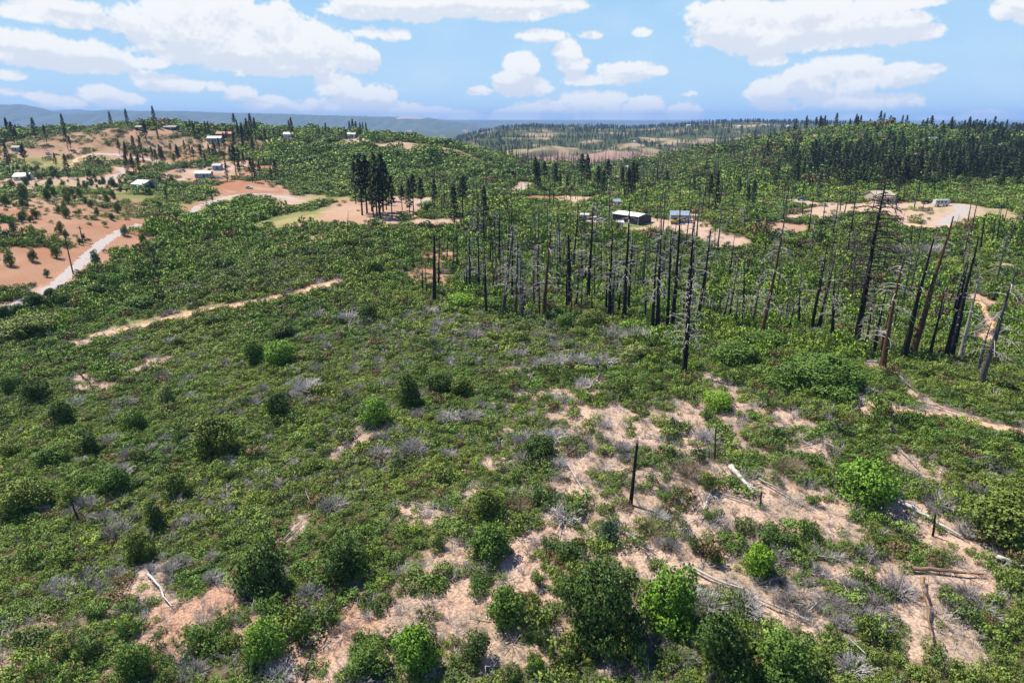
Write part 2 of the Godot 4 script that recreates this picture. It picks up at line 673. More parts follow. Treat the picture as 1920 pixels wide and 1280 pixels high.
	grass_p = lay(grass_p, [[-413.3, 611, 57, 32.3, 0.15],
		[-371.6, 524.8, 37.2, 61.7, 0.6],
		[-265, 383.2, 36.5, 62.6, 0.4],
		[-188.4, 605.8, 42.4, 18.1, 0.4],
		[-116.1, 311.8, 11.4, 36.2, 1],
		[-104.3, 323.4, 15.6, 40.4, 0.9],
		[-106.9, 382.2, 18.3, 15.2, 0.7],
		[-3, 370.8, 17.8, 31.7, 0.7],
		[-67.6, 259.6, 12.7, 8.2, 0.5],
		[-95.4, 158.3, 16.1, 8.8, 0.7],
		[-78.1, 165.3, 12.5, 5.1, 0.8],
		[-119.7, 166.3, 8.4, 10.5, 0.7],
		[-114.5, 148.2, 7.6, 4.3, 0.6],
		[-116.3, 174.8, 8.8, 10.2, 0.5],
		[49.7, 292.4, 11.8, 10.9, 1],
		[36.1, 345.4, 13.9, 20.2, 0.8],
		[-378.6, 548.1, 47.3, 45.5, 0.8],
		[-197.5, 375.1, 26.9, 23.9, 0.7],
		[-161.7, 360, 26, 15.6, 0.7],
		[211.7, 305.8, 24.6, 20.9, 0.6],
		[-110.7, 223.3, 11.1, 13.6, 0.4],
		[-360.8, 612.5, 66.5, 14.1, 0.2],
		[-317.4, 630, 29.3, 15, 0.2],
		[-68.3, 627.4, 34.1, 120, 0.5]])
	red_p = lay(red_p, [[-185.2, 272.4, 44.1, 120, 0.8],
		[-151.8, 203.6, 20.2, 32.2, 0.85],
		[-179.9, 436.4, 48.4, 77.4, 0.95],
		[-274.2, 554.6, 60.9, 88.2, 0.7],
		[-81.7, 317.6, 35.7, 75.9, 0.45],
		[-28, 212.1, 15.8, 39.8, 0.8],
		[-20.4, 279.1, 13.6, 16.4, 0.85],
		[15.7, 392.7, 12.6, 27.3, 0.9],
		[-68.3, 165.7, 30.7, 21.2, 0.5],
		[-28.8, 51.6, 15.4, 9.1, 0.5],
		[-51.6, 600.5, 56.3, 34.2, 0.8],
		[-359.6, 591.8, 147.5, 120, 0.55],
		[125.2, 167.7, 17.1, 65.8, 0.5],
		[110.6, 278.3, 20.3, 16.8, 0.4]])
	lush_p = lay(lush_p, [[-147.6, 288, 32.8, 54.1, 0.9],
		[-144, 336.5, 29.9, 51.9, 0.9],
		[-147.7, 250.3, 16.4, 34.4, 0.6],
		[-114.7, 541.1, 101.9, 88.6, 0.6],
		[85.3, 187.7, 55.3, 44.1, 0.8],
		[122.8, 186.9, 25.2, 49.7, 1],
		[6.6, 198.8, 24.9, 23.5, 0.8],
		[27.6, 259.3, 42.4, 35.7, 0.6],
		[-8, 329.9, 18.6, 55.1, 0.7],
		[-17, 260.3, 17, 40.3, 0.6],
		[104.8, 262, 15, 8.1, 1],
		[182.2, 469.1, 93, 82, 0.35],
		[344.2, 638.7, 124.7, 89.6, 0.5],
		[204.6, 284, 20.7, 42.5, 0.5],
		[189.7, 252.1, 12.4, 21, 0.8],
		[-112.3, 198.2, 18.2, 32.3, 0.45],
		[48.4, 128, 24.2, 19.1, 0.7],
		[-118.5, 162.4, 13.8, 25, 0.4],
		[-8.3, 164.6, 12.5, 13.9, 0.7],
		[51.2, 335.5, 16.2, 39.6, 0.6],
		[-43.2, 200.4, 19.9, 21.6, 0.4],
		[-311.5, 559, 26.3, 43, 0.4]])
	grey_p = lay(grey_p, [[75.6, 234.6, 42.7, 16.4, 0.8],
		[107.4, 241.2, 23.9, 13.3, 0.9],
		[152.7, 244.8, 18.1, 9.3, 0.9],
		[-85.4, 201.8, 20.1, 25.4, 0.7],
		[-62.2, 186.7, 14, 13.2, 0.7],
		[-54.7, 206.8, 20.5, 30.2, 0.5],
		[-6.7, 129.5, 38.9, 23.9, 0.45],
		[9.5, 122.1, 12.6, 9, 0.6],
		[20, 75, 12.4, 12.3, 0.6],
		[22.2, 63.5, 7.2, 9.1, 0.7],
		[23.5, 51.7, 9.2, 4.3, 0.6],
		[32.4, 51, 12.6, 8.6, 0.3],
		[-19.4, 81.9, 11.2, 9.4, 0.4],
		[-46.1, 68.7, 10.4, 7.2, 0.4],
		[-38.5, 109.7, 11.5, 10.1, 0.3],
		[-46.6, 54.7, 6.5, 5, 0.5],
		[8.1, 72.6, 13.4, 10.2, 0.5],
		[76.9, 253.6, 24.9, 12.7, 0.6],
		[122.2, 279, 34, 22.1, 0.4],
		[-31.8, 502.6, 31.8, 78, 0.5],
		[158.6, 543.4, 64.3, 103.5, 0.5]])
	for q in house_list():
		bare_p = lay(bare_p, [[q[0], q[1] - 9.0, q[2] * 0.55 + 4.0, q[3] * 0.5 + 13.0, 0.85]])
	for q in car_list():
		bare_p = lay(bare_p, [[q[0], q[1] - 4.0, 5.0, 9.0, 0.9]])
	var b := Vector2(54.7, 301.9)
	bare_p = lay(bare_p, [[b.x, b.y - 12.0, 13.0, 17.0, 0.9]])
	for q in log_list():
		var span := Vector2(q[2] - q[0], q[3] - q[1])
		if span.length() > 4.0:
			for k in 6:
				bare_p = lay(bare_p, [[q[0] + span.x * k / 5.0, q[1] + span.y * k / 5.0 - 0.8, 2.6, 2.6, 0.9]])
	for r in road_list():
		var line := smooth_line(r[3], 2.0)
		for q in line:
			var reach: float = (1.6 if q.x < 0.0 and q.y < 260.0 else 0.6) if r[0] == "dirt_path" else (4.5 if q.y > 300.0 else 1.5)
			var around: float = r[2] * 0.5 + reach + 2.0
			var i0 := int((q.x - around - PX0) / PS)
			var i1 := int((q.x + around - PX0) / PS) + 1
			var j0 := int((q.y - around - PD0) / PS)
			var j1 := int((q.y + around - PD0) / PS) + 1
			for j in range(maxi(0, j0), mini(PND, j1 + 1)):
				for i in range(maxi(0, i0), mini(PNX, i1 + 1)):
					if Vector2(PX0 + i * PS, PD0 + j * PS).distance_to(q) < r[2] * 0.5 + reach:
						bare_p[j * PNX + i] = 1.15


func soil(x: float, d: float) -> Color:
	# the soil's own colour: sandy tan to orange-red, duff and green ground cover between
	var b := read_plan(bare_p, x, d)
	var g := read_plan(grass_p, x, d)
	var r := read_plan(red_p, x, d)
	var n := fine.get_noise_2d(x * 1.7 + 50.0, d * 1.7)
	var n2 := big.get_noise_2d(x * 2.0, d * 2.0 + 70.0)
	var earth := Color(0.53, 0.385, 0.295).lerp(Color(0.37, 0.175, 0.10), clampf(r + n2 * 0.35, 0.0, 1.0))
	earth = earth.lerp(Color(0.33, 0.26, 0.19), clampf(n * 1.8 + 0.22, 0.0, 0.7) * (1.0 if d < 170.0 else 0.5))
	var floor_c := Color(0.13, 0.10, 0.06).lerp(Color(0.075, 0.09, 0.035), clampf(0.5 + n * 1.2, 0.0, 1.0))
	if d > 850.0:
		var tan := smoothstep(0.1, 0.42, big.get_noise_2d(x * 0.5 + 300.0, d * 0.5) + 0.16 * exp(-pow((d - 1900.0) / 420.0, 2)) - 0.1)
		floor_c = Color(0.075, 0.095, 0.04).lerp(Color(0.34, 0.235, 0.185), smoothstep(0.46, 0.32, absf(x / d - 0.12) * 2.0) * smoothstep(1750.0, 1500.0, d))
		floor_c = floor_c.lerp(Color(0.42, 0.31, 0.2), tan * 0.85)
	var c := floor_c.lerp(earth, smoothstep(0.15, 0.65, b + n * 0.3))
	var turf := Color(0.19, 0.22, 0.07).lerp(Color(0.34, 0.29, 0.14), clampf(0.4 + n2 * 1.5, 0.0, 1.0))
	return c.lerp(turf, smoothstep(0.2, 0.8, g + n * 0.4) * (0.9 if b < 1.0 else 0.2))


func ground_sheet() -> void:
	var ds := PackedFloat32Array()
	var d := -60.0
	while d < 20.0:
		ds.append(d)
		d += 6.0
	while d < 4800.0:
		ds.append(d)
		d += maxf(0.8, d * 0.0105)
	for q in [5400.0, 7000.0, 10000.0, 16000.0, 26000.0]:
		ds.append(q)
	var cols := 331
	var v := PackedVector3Array()
	var c := PackedColorArray()
	var nn := PackedVector3Array()
	var idx := PackedInt32Array()
	for j in ds.size():
		var wide := 70.0 + maxf(ds[j], 0.0) * 1.02
		for i in cols:
			var x := (i / (cols - 1.0) * 2.0 - 1.0) * wide
			v.append(Vector3(x, ground(x, ds[j]), -ds[j]))
			c.append(soil(x, ds[j]))
	nn.resize(v.size())
	for j in ds.size():
		for i in cols:
			var l := v[j * cols + maxi(i - 1, 0)]
			var r := v[j * cols + mini(i + 1, cols - 1)]
			var a := v[maxi(j - 1, 0) * cols + i]
			var b := v[mini(j + 1, ds.size() - 1) * cols + i]
			nn[j * cols + i] = (r - l).cross(b - a).normalized()
			if i < cols - 1 and j < ds.size() - 1:
				var k := j * cols + i
				idx.append_array([k, k + cols, k + 1, k + 1, k + cols, k + cols + 1])
	var arr := []
	arr.resize(Mesh.ARRAY_MAX)
	arr[Mesh.ARRAY_VERTEX] = v
	arr[Mesh.ARRAY_NORMAL] = nn
	arr[Mesh.ARRAY_COLOR] = c
	arr[Mesh.ARRAY_INDEX] = idx
	var mesh := ArrayMesh.new()
	mesh.add_surface_from_arrays(Mesh.PRIMITIVE_TRIANGLES, arr)
	mesh.surface_set_material(0, earth_material())
	var g := MeshInstance3D.new()
	g.mesh = mesh
	setting(g, "ground", "rolling hills of tan and red soil under brush")


func grain(size: int, freq: float, octaves: int, lo: float, hi: float, seed_of: int) -> ImageTexture:
	var n := FastNoiseLite.new()
	n.seed = seed_of
	n.frequency = freq
	n.fractal_octaves = octaves
	n.noise_type = FastNoiseLite.TYPE_SIMPLEX_SMOOTH
	var im := n.get_seamless_image(size, size)
	im.convert(Image.FORMAT_RGB8)
	var by := im.get_data()
	for i in by.size():
		by[i] = int(clampf(lerpf(lo, hi, by[i] / 255.0), 0.0, 1.0) * 255.0)
	return ImageTexture.create_from_image(Image.create_from_data(size, size, false, Image.FORMAT_RGB8, by))


func earth_material() -> StandardMaterial3D:
	var m := StandardMaterial3D.new()
	m.resource_name = "earth"
	m.vertex_color_use_as_albedo = true
	m.roughness = 1.0
	m.metallic_specular = 0.15
	m.albedo_texture = grain(512, 0.012, 6, 0.66, 1.12, 31)
	m.uv1_triplanar = true
	m.uv1_world_triplanar = true
	m.uv1_scale = Vector3.ONE * 0.4
	m.heightmap_enabled = true
	m.heightmap_texture = grain(512, 0.02, 5, 0.0, 1.0, 32)
	m.heightmap_scale = 3.0
	return m


func plain(name_of: String, c: Color, rough := 0.8, metal := 0.0) -> StandardMaterial3D:
	var m := StandardMaterial3D.new()
	m.resource_name = name_of
	m.albedo_color = c.linear_to_srgb()
	m.roughness = rough
	m.metallic = metal
	m.metallic_specular = 0.35
	return m


func far_ridges() -> void:
	# two mountain ridges beyond everything else
	var m := plain("wooded_ridge", Color(1, 1, 1), 1.0)
	m.vertex_color_use_as_albedo = true
	for q in [[PackedVector2Array([Vector2(-12283.9, 273.8), Vector2(-9759.8, 273.8), Vector2(-8077.1, 273.8), Vector2(-7740.6, 273.8), Vector2(-7497.3, 234.2), Vector2(-7258.8, 170.6), Vector2(-7058.2, 122.8), Vector2(-6845.2, 130.7), Vector2(-6668, 170.6), Vector2(-6325.7, 194.5), Vector2(-5906.9, 178.6), Vector2(-5316.2, 178.6), Vector2(-4307.8, 146.7), Vector2(-3549.4, 130.7), Vector2(-3043.8, 114.8), Vector2(-2368.6, 98.8), Vector2(-1776.9, 90.8), Vector2(-1354.5, 74.7), Vector2(-1017.1, 34.6), Vector2(-679.1, -13.6), Vector2(-425, -62.1), Vector2(-85.2, -126.8), Vector2(1194.3, -175.6), Vector2(3756.2, -200), Vector2(13146.8, -200)]), 11000.0, 2200.0, "hills", "long flat-topped blue wooded ridge on the horizon", 9.0], [PackedVector2Array([Vector2(-19227.8, 42.2), Vector2(-11063, 170.3), Vector2(-10553.1, 251.4), Vector2(-10057.3, 274.6), Vector2(-9573.8, 239.9), Vector2(-8977.7, 147), Vector2(-5669.7, 42.2), Vector2(17761.8, 7.1)]), 16000.0, 2500.0, "mountains", "paler mountain behind the blue ridge", 5.0]]:
		var crest: PackedVector2Array = q[0]
		var s := Shape.new()
		var cols := 700
		var rows := 14
		var pts := []
		for j in rows:
			var line := PackedVector3Array()
			var t: float = j / (rows - 4.0)
			for i in cols:
				var x: float = (i / (cols - 1.0) * 2.0 - 1.0) * q[1] * 1.0
				var d: float = q[1] - q[2] * (1.0 - t)
				var c := crest_at(crest, x)
				var up := smoothstep(0.0, 1.0, t) if t <= 1.0 else 1.0 - (t - 1.0) * 1.5
				var gully := big.get_noise_2d(x * 0.10, d * 0.03) * 120.0 * up * (1.0 - up) * 2.2
				var y: float = lerpf(-140.0, c, up) + gully + (fine.get_noise_2d(x * 0.25, d * 0.25) * q[5] + absf(fine.get_noise_2d(x * 0.8, d)) * q[5] * 0.8) * up
				line.append(Vector3(x, y, -d))
			pts.append(line)
		for j in rows - 1:
			for i in cols - 1:
				var a: Vector3 = pts[j][i]
				var b: Vector3 = pts[j][i + 1]
				var c2: Vector3 = pts[j + 1][i]
				var d2: Vector3 = pts[j + 1][i + 1]
				var nrm := (b - a).cross(c2 - a).normalized()
				if nrm.y < 0.0:
					nrm = -nrm
				var k := 0.5 + fine.get_noise_2d(a.x * 0.08, a.z * 0.08) * 0.9
				var col := Color(0.03, 0.05, 0.026).lerp(Color(0.075, 0.085, 0.045), clampf(k, 0, 1))
				if q[3] == "hills" and absf(a.x + 1590.0) < 190.0 and absf(j - 9.0) < 2.0:
					col = Color(0.32, 0.24, 0.18)
				s.tri(a, b, c2, nrm, nrm, nrm, col)
				s.tri(b, d2, c2, nrm, nrm, nrm, col)
		var o := MeshInstance3D.new()
		o.mesh = s.mesh(m)
		setting(o, q[3], q[4])


# ------------------------------------------------------------------ roads

func road_list() -> Array:
	return [["gravel_road", "pale gravel road curving below the red slope", 4.6, [Vector2(-137.1, 161.6), Vector2(-136.2, 176.1), Vector2(-136.6, 187.9), Vector2(-143, 207.8), Vector2(-151.1, 230.2), Vector2(-159.3, 253.2), Vector2(-166.8, 280.8), Vector2(-169.2, 299.5)]],
		["gravel_road", "short pale stretch of road beyond the green thicket", 4.5, [Vector2(-168.5, 306.4), Vector2(-167.7, 318.7)]],
		["gravel_road", "gravel road bend above the white-roofed grey shed", 7, [Vector2(-265.9, 441.5), Vector2(-276.1, 468.6), Vector2(-287.4, 498.9), Vector2(-297.6, 519), Vector2(-308.6, 531.3)]],
		["gravel_road", "upper road crossing the left hillside behind the pines", 5, [Vector2(-366.8, 579.9), Vector2(-357.7, 583.9), Vector2(-340.7, 585.9), Vector2(-324.5, 584.8), Vector2(-304.4, 580.3), Vector2(-276.9, 560.3), Vector2(-259.1, 540.7)]],
		["gravel_road", "lower road along the foot of the red house yard", 4.5, [Vector2(-164.8, 341.4), Vector2(-168.1, 358.3), Vector2(-162.7, 376.8), Vector2(-155.9, 386.8), Vector2(-138.7, 386), Vector2(-121.5, 379.9)]],
		["gravel_road", "driveway passing behind the pine grove", 4, [Vector2(-53.6, 342.7), Vector2(-50.6, 361.2), Vector2(-46.4, 376.5)]],
		["gravel_road", "white gravel lane left of the middle pine grove", 5, [Vector2(0.7, 425), Vector2(5.4, 452.6), Vector2(9.2, 482)]],
		["gravel_road", "lane with the teal truck on it", 4, [Vector2(145.1, 360), Vector2(149.2, 351.6), Vector2(153.5, 342.1)]],
		["gravel_road", "grey drive leading to the white motorhome", 7, [Vector2(184.2, 282.4), Vector2(197.7, 297.1), Vector2(209.8, 308.6), Vector2(220.1, 326.7)]],
		["dirt_path", "reddish dirt track through the brush, ending at a bare bank", 4, [Vector2(-99.7, 145.2), Vector2(-94.3, 151.5), Vector2(-87.8, 156.8), Vector2(-79.6, 162.5), Vector2(-73.6, 164.9), Vector2(-68.7, 166.7), Vector2(-62.8, 170.1), Vector2(-58.2, 173.6), Vector2(-55.4, 179.1), Vector2(-51.1, 187.1)]],
		["dirt_path", "pinkish dirt track below the right clearing", 4, [Vector2(171.2, 289.9), Vector2(176.2, 282.4), Vector2(182.1, 279), Vector2(194.9, 286.9), Vector2(210.2, 296.1)]],
		["dirt_path", "orange dirt track winding on the left hill under the upper road", 4, [Vector2(-352, 532.8), Vector2(-356.1, 553.5), Vector2(-366, 569), Vector2(-362.3, 579.9)]],
		["dirt_path", "track climbing through lush brush by the leaning trunks", 3.5, [Vector2(105.1, 138), Vector2(122.7, 161.6), Vector2(135.2, 182.7), Vector2(142.6, 197.6)]],
		["dirt_path", "sandy track running off past the low shrubs on the slope", 1.7, [Vector2(54.5, 96.1), Vector2(58, 94.5), Vector2(63.7, 92.8), Vector2(68.6, 91.4), Vector2(72.9, 88.3), Vector2(76.5, 84.7)]]]


func smooth_line(pts: Array, step: float) -> PackedVector2Array:
	var c := Curve2D.new()
	for i in pts.size():
		var a: Vector2 = pts[maxi(i - 1, 0)]
		var b: Vector2 = pts[mini(i + 1, pts.size() - 1)]
		var t := (b - a) / 6.0
		c.add_point(pts[i], -t, t)
	c.bake_interval = step
	return c.get_baked_points()


func roads() -> void:
	var gravel := plain("gravel", Color(0.35, 0.32, 0.305), 1.0)
	gravel.albedo_texture = grain(256, 0.03, 5, 0.86, 1.06, 41)
	gravel.uv1_triplanar = true
	gravel.uv1_world_triplanar = true
	gravel.uv1_scale = Vector3.ONE * 0.15
	var dirt: StandardMaterial3D = gravel.duplicate()
	dirt.resource_name = "track_dirt"
	dirt.albedo_color = Color(0.56, 0.35, 0.215).linear_to_srgb()
	for r in road_list():
		var line := smooth_line(r[3], 2.0)
		var s := Shape.new()
		var is_track: bool = r[0] == "dirt_path"
		var prev := []
		for i in line.size():
			var a := line[maxi(i - 1, 0)]
			var b := line[mini(i + 1, line.size() - 1)]
			var side := (b - a).normalized().orthogonal()
			var half: float = r[2] * 0.5 * (1.0 + fine.get_noise_2d(line[i].x * 2.0, line[i].y * 2.0) * (0.8 if is_track else 0.25))
			if is_track:
				half *= smoothstep(0.0, 6.0, float(mini(i, line.size() - 1 - i)) + 1.0)
			var row := []
			for k in 5:
				var p := line[i] + side * half * (k / 2.0 - 1.0)
				row.append(Vector3(p.x, ground(p.x, p.y) + (0.10 if absf(k - 2.0) < 2.0 else -0.05), -p.y))
			if prev.size():
				for k in 4:
					s.tri(prev[k], prev[k + 1], row[k], Vector3.UP, Vector3.UP, Vector3.UP, Color.WHITE)
					s.tri(prev[k + 1], row[k + 1], row[k], Vector3.UP, Vector3.UP, Vector3.UP, Color.WHITE)
			prev = row
		var o := MeshInstance3D.new()
		o.mesh = s.mesh(dirt if is_track else gravel)
		setting(o, r[0], r[1])


# ------------------------------------------------------------------ helpers: names, metas, shapes

func numbered(called: String) -> String:
	if not taken.has(called):
		taken[called] = 0
		return called
	taken[called] += 1
	return "%s_%03d" % [called, taken[called]]


func setting(o: Node3D, called: String, label: String) -> void:
	o.name = numbered(called)
	o.set_meta("kind", "structure")
	o.set_meta("label", label)
	add_child(o)


func tag(o: Node3D, called: String, label: String, category: String, group := "") -> void:
	o.name = numbered(called)
	o.set_meta("label", label)
	o.set_meta("category", category)
	if group:
		o.set_meta("group", group)
	add_child(o)


func part(parent: Node, called: String, mesh: Mesh, mat: Material = null) -> MeshInstance3D:
	var o := MeshInstance3D.new()
	o.name = called
	o.mesh = mesh
	if mat:
		o.material_override = mat
	parent.add_child(o, true)
	return o


class Shape:
	var v := PackedVector3Array()
	var n := PackedVector3Array()
	var c := PackedColorArray()

	func tri(p: Vector3, q: Vector3, r: Vector3, np: Vector3, nq: Vector3, nr: Vector3, col: Color) -> void:
		v.push_back(p)
		n.push_back(np)
		if (q - p).cross(r - p).dot(np) > 0.0:
			v.push_back(r)
			v.push_back(q)
			n.push_back(nr)
			n.push_back(nq)
		else:
			v.push_back(q)
			v.push_back(r)
			n.push_back(nq)
			n.push_back(nr)
		c.push_back(col)
		c.push_back(col)
		c.push_back(col)

	func flat(p: Vector3, q: Vector3, r: Vector3, out: Vector3, col: Color) -> void:
		var g := (q - p).cross(r - p).normalized()
		if g.dot(out) < 0.0:
			g = -g
		tri(p, q, r, g, g, g, col)

	func leaf(at: Vector3, face: Vector3, nrm: Vector3, along: Vector3, length: float, width: float, col: Color) -> void:
		var side := face.cross(along).normalized()
		var t := side.cross(face).normalized()
		var sag := face * length * 0.18
		var a := at - t * length * 0.5 - sag
		var b := at + side * width * 0.5
		var d := at + t * length * 0.5 - sag
		var e := at - side * width * 0.5
		tri(a, b, d, nrm, nrm, nrm, col)
		tri(a, d, e, nrm, nrm, nrm, col)

	func tube(pts: PackedVector3Array, radii: PackedFloat32Array, sides: int, col: Color, spread := 0.0, cap := false, rg: RandomNumberGenerator = null) -> void:
		var rings := []
		var norms := []
		var cols := []
		var ref := Vector3.RIGHT if absf((pts[-1] - pts[0]).normalized().y) > 0.7 else Vector3.UP
		for i in pts.size():
			var t := (pts[mini(i + 1, pts.size() - 1)] - pts[maxi(i - 1, 0)]).normalized()
			var a := t.cross(ref).normalized()
			var b := t.cross(a)
			var ring := []
			var nn := []
			for k in sides:
				var ang := TAU * k / sides
				var dir := a * cos(ang) + b * sin(ang)
				ring.append(pts[i] + dir * radii[i])
				nn.append(dir)
			rings.append(ring)
			norms.append(nn)
		for i in pts.size() - 1:
			for k in sides:
				var k2 := (k + 1) % sides
				var cc := col
				if rg:
					var f := 1.0 + rg.randf_range(-spread, spread)
					cc = Color(col.r * f, col.g * f, col.b * f)
				tri(rings[i][k], rings[i][k2], rings[i + 1][k], norms[i][k], norms[i][k2], norms[i + 1][k], cc)
				tri(rings[i][k2], rings[i + 1][k2], rings[i + 1][k], norms[i][k2], norms[i + 1][k2], norms[i + 1][k], cc)
		if cap:
			var e := pts.size() - 1
			var up := (pts[e] - pts[e - 1]).normalized()
			for k in range(1, sides - 1):
				tri(rings[e][0], rings[e][k], rings[e][k + 1], up, up, up, col)

	func box(lo: Vector3, hi: Vector3, col := Color.WHITE) -> void:
		var p := []
		for i in 8:
			p.append(Vector3(hi.x if i & 1 else lo.x, hi.y if i & 2 else lo.y, hi.z if i & 4 else lo.z))
		for q in [[0, 1, 3, 2, Vector3.FORWARD], [4, 5, 7, 6, Vector3.BACK], [0, 2, 6, 4, Vector3.LEFT], [1, 3, 7, 5, Vector3.RIGHT], [0, 1, 5, 4, Vector3.DOWN], [2, 3, 7, 6, Vector3.UP]]:
			tri(p[q[0]], p[q[1]], p[q[2]], q[4], q[4], q[4], col)
			tri(p[q[0]], p[q[2]], p[q[3]], q[4], q[4], q[4], col)

	func prism(profile: PackedVector2Array, z0: float, z1: float, col := Color.WHITE) -> void:
		# a side outline (x, y) pulled across z
		var mid := Vector2.ZERO
		for q in profile:
			mid += q / profile.size()
		for i in profile.size():
			var a := profile[i]
			var b := profile[(i + 1) % profile.size()]
			var out2 := (b - a).orthogonal()
			if out2.dot((a + b) * 0.5 - mid) < 0.0:
				out2 = -out2
			var out := Vector3(out2.x, out2.y, 0).normalized()
			tri(Vector3(a.x, a.y, z0), Vector3(b.x, b.y, z0), Vector3(b.x, b.y, z1), out, out, out, col)
			tri(Vector3(a.x, a.y, z0), Vector3(b.x, b.y, z1), Vector3(a.x, a.y, z1), out, out, out, col)
		for i in range(1, profile.size() - 1):
			for z in [z0, z1]:
				var out := Vector3.BACK if z > (z0 + z1) * 0.5 else Vector3.FORWARD
				tri(Vector3(profile[0].x, profile[0].y, z), Vector3(profile[i].x, profile[i].y, z), Vector3(profile[i + 1].x, profile[i + 1].y, z), out, out, out, col)

	func mesh(mat: Material) -> ArrayMesh:
		var arr := []
		arr.resize(Mesh.ARRAY_MAX)
		arr[Mesh.ARRAY_VERTEX] = v
		arr[Mesh.ARRAY_NORMAL] = n
		arr[Mesh.ARRAY_COLOR] = c
		var m := ArrayMesh.new()
		m.add_surface_from_arrays(Mesh.PRIMITIVE_TRIANGLES, arr)
		m.surface_set_material(0, mat)
		return m


func any_direction() -> Vector3:
	var y := rng.randf_range(-1.0, 1.0)
	var a := rng.randf() * TAU
	var r := sqrt(1.0 - y * y)
	return Vector3(cos(a) * r, y, sin(a) * r)


func leaf_material(c: Color) -> StandardMaterial3D:
	var m := plain("leaves", c, 0.55)
	m.vertex_color_use_as_albedo = true
	m.backlight_enabled = true
	m.backlight = Color(0.3, 0.36, 0.2)
	m.metallic_specular = 0.3
	return m


var leaf_colors := {
	"bright": Color(0.14, 0.265, 0.03), "vivid": Color(0.19, 0.33, 0.03), "mid": Color(0.10, 0.18, 0.03), "dark": Color(0.062, 0.115, 0.024),
	"olive": Color(0.14, 0.19, 0.036), "pale": Color(0.26, 0.31, 0.095), "bluegreen": Color(0.09, 0.15, 0.07), "pine": Color(0.040, 0.062, 0.026),
}
var leaf_mats := {}


func leaf_mat(kind: String) -> StandardMaterial3D:
	if not leaf_mats.has(kind):
		leaf_mats[kind] = leaf_material(leaf_colors[kind])
	return leaf_mats[kind]


# a crown of small leaf faces spread through the volume of overlapping lobes: [centre, half sizes]
func crown(lobes: Array, count: int, size: float, spread: float, mat: Material) -> ArrayMesh:
	var s := Shape.new()
	var total := 0.0
	for l in lobes:
		total += l[1].x * l[1].x + l[1].y * l[1].x
	var off := rng.randf() * 100.0
	var made := 0
	while made < count:
		made += 1
		var pick := rng.randf() * total
		var lobe: Array = lobes[0]
		for l in lobes:
			pick -= l[1].x * l[1].x + l[1].y * l[1].x
			lobe = l
			if pick <= 0.0:
				break
		var dir := any_direction()
		if dir.y < -0.2 and rng.randf() < 0.6:
			dir.y = -dir.y
		var lump := patch.get_noise_3d(dir.x * 16.0 + off, dir.y * 16.0, dir.z * 16.0 + lobe[0].x * 20.0)
		if lump < -0.28:
			continue
		var rr := (1.0 - 0.42 * pow(rng.randf(), 1.8)) * (1.0 + lump * 0.36)
		var p: Vector3 = lobe[0] + dir * lobe[1] * rr
		if p.y < 0.03:
			continue
		var nrm := (dir + any_direction() * 0.7).normalized()
		var face := (dir * 0.5 + any_direction() * 0.75 + Vector3.UP * 0.3).normalized()
		var k := 1.0 + rng.randf_range(-spread, spread)
		var warm := rng.randf_range(-0.12, 0.16)
		s.leaf(p, face, (nrm + face).normalized(), any_direction(), size * rng.randf_range(0.7, 1.4), size * rng.randf_range(0.5, 0.8), Color(k * (1.0 + warm), k, k * (1.0 - warm * 0.6)))
	return s.mesh(mat)


func dome_lobes(n: int, spread: float, rmin: float, rmax: float, height: float) -> Array:
	var l := []
	for i in n:
		var a := TAU * i / n + rng.randf_range(-0.5, 0.5)
		var far := sqrt(rng.randf()) * spread
		var r := rng.randf_range(rmin, rmax)
		var y: float = rng.randf_range(r * 0.5, maxf(r * 0.55, height - r)) * (1.0 - 0.35 * far)
		l.append([Vector3(cos(a) * far, y, sin(a) * far), Vector3(r, r * rng.randf_range(0.8, 1.05), r)])
	return l


func copy_of(proto: Node3D) -> Node3D:
	return proto.duplicate() as Node3D


func crowd(called: String, label: String, category: String, mesh: Mesh, at: Array, tint: PackedColorArray) -> void:
	if at.is_empty():
		return
	var mm := MultiMesh.new()
	mm.transform_format = MultiMesh.TRANSFORM_3D
	mm.use_colors = true
	mm.instance_count = at.size()
	mm.mesh = mesh
	for i in at.size():
		mm.set_instance_transform(i, at[i])
		mm.set_instance_color(i, tint[i])
	var o := MultiMeshInstance3D.new()
	o.multimesh = mm
	o.set_meta("kind", "stuff")
	tag(o, called, label, category)


func turned(scale_of: Vector3, at: Vector3, tilt := 0.12) -> Transform3D:
	var b := Basis.from_euler(Vector3(rng.randf_range(-tilt, tilt), rng.randf() * TAU, rng.randf_range(-tilt, tilt)))
	return Transform3D(b.scaled_local(scale_of), at)


# plain words that single out one of many: its size, and where it stands from the nearest thing one can find

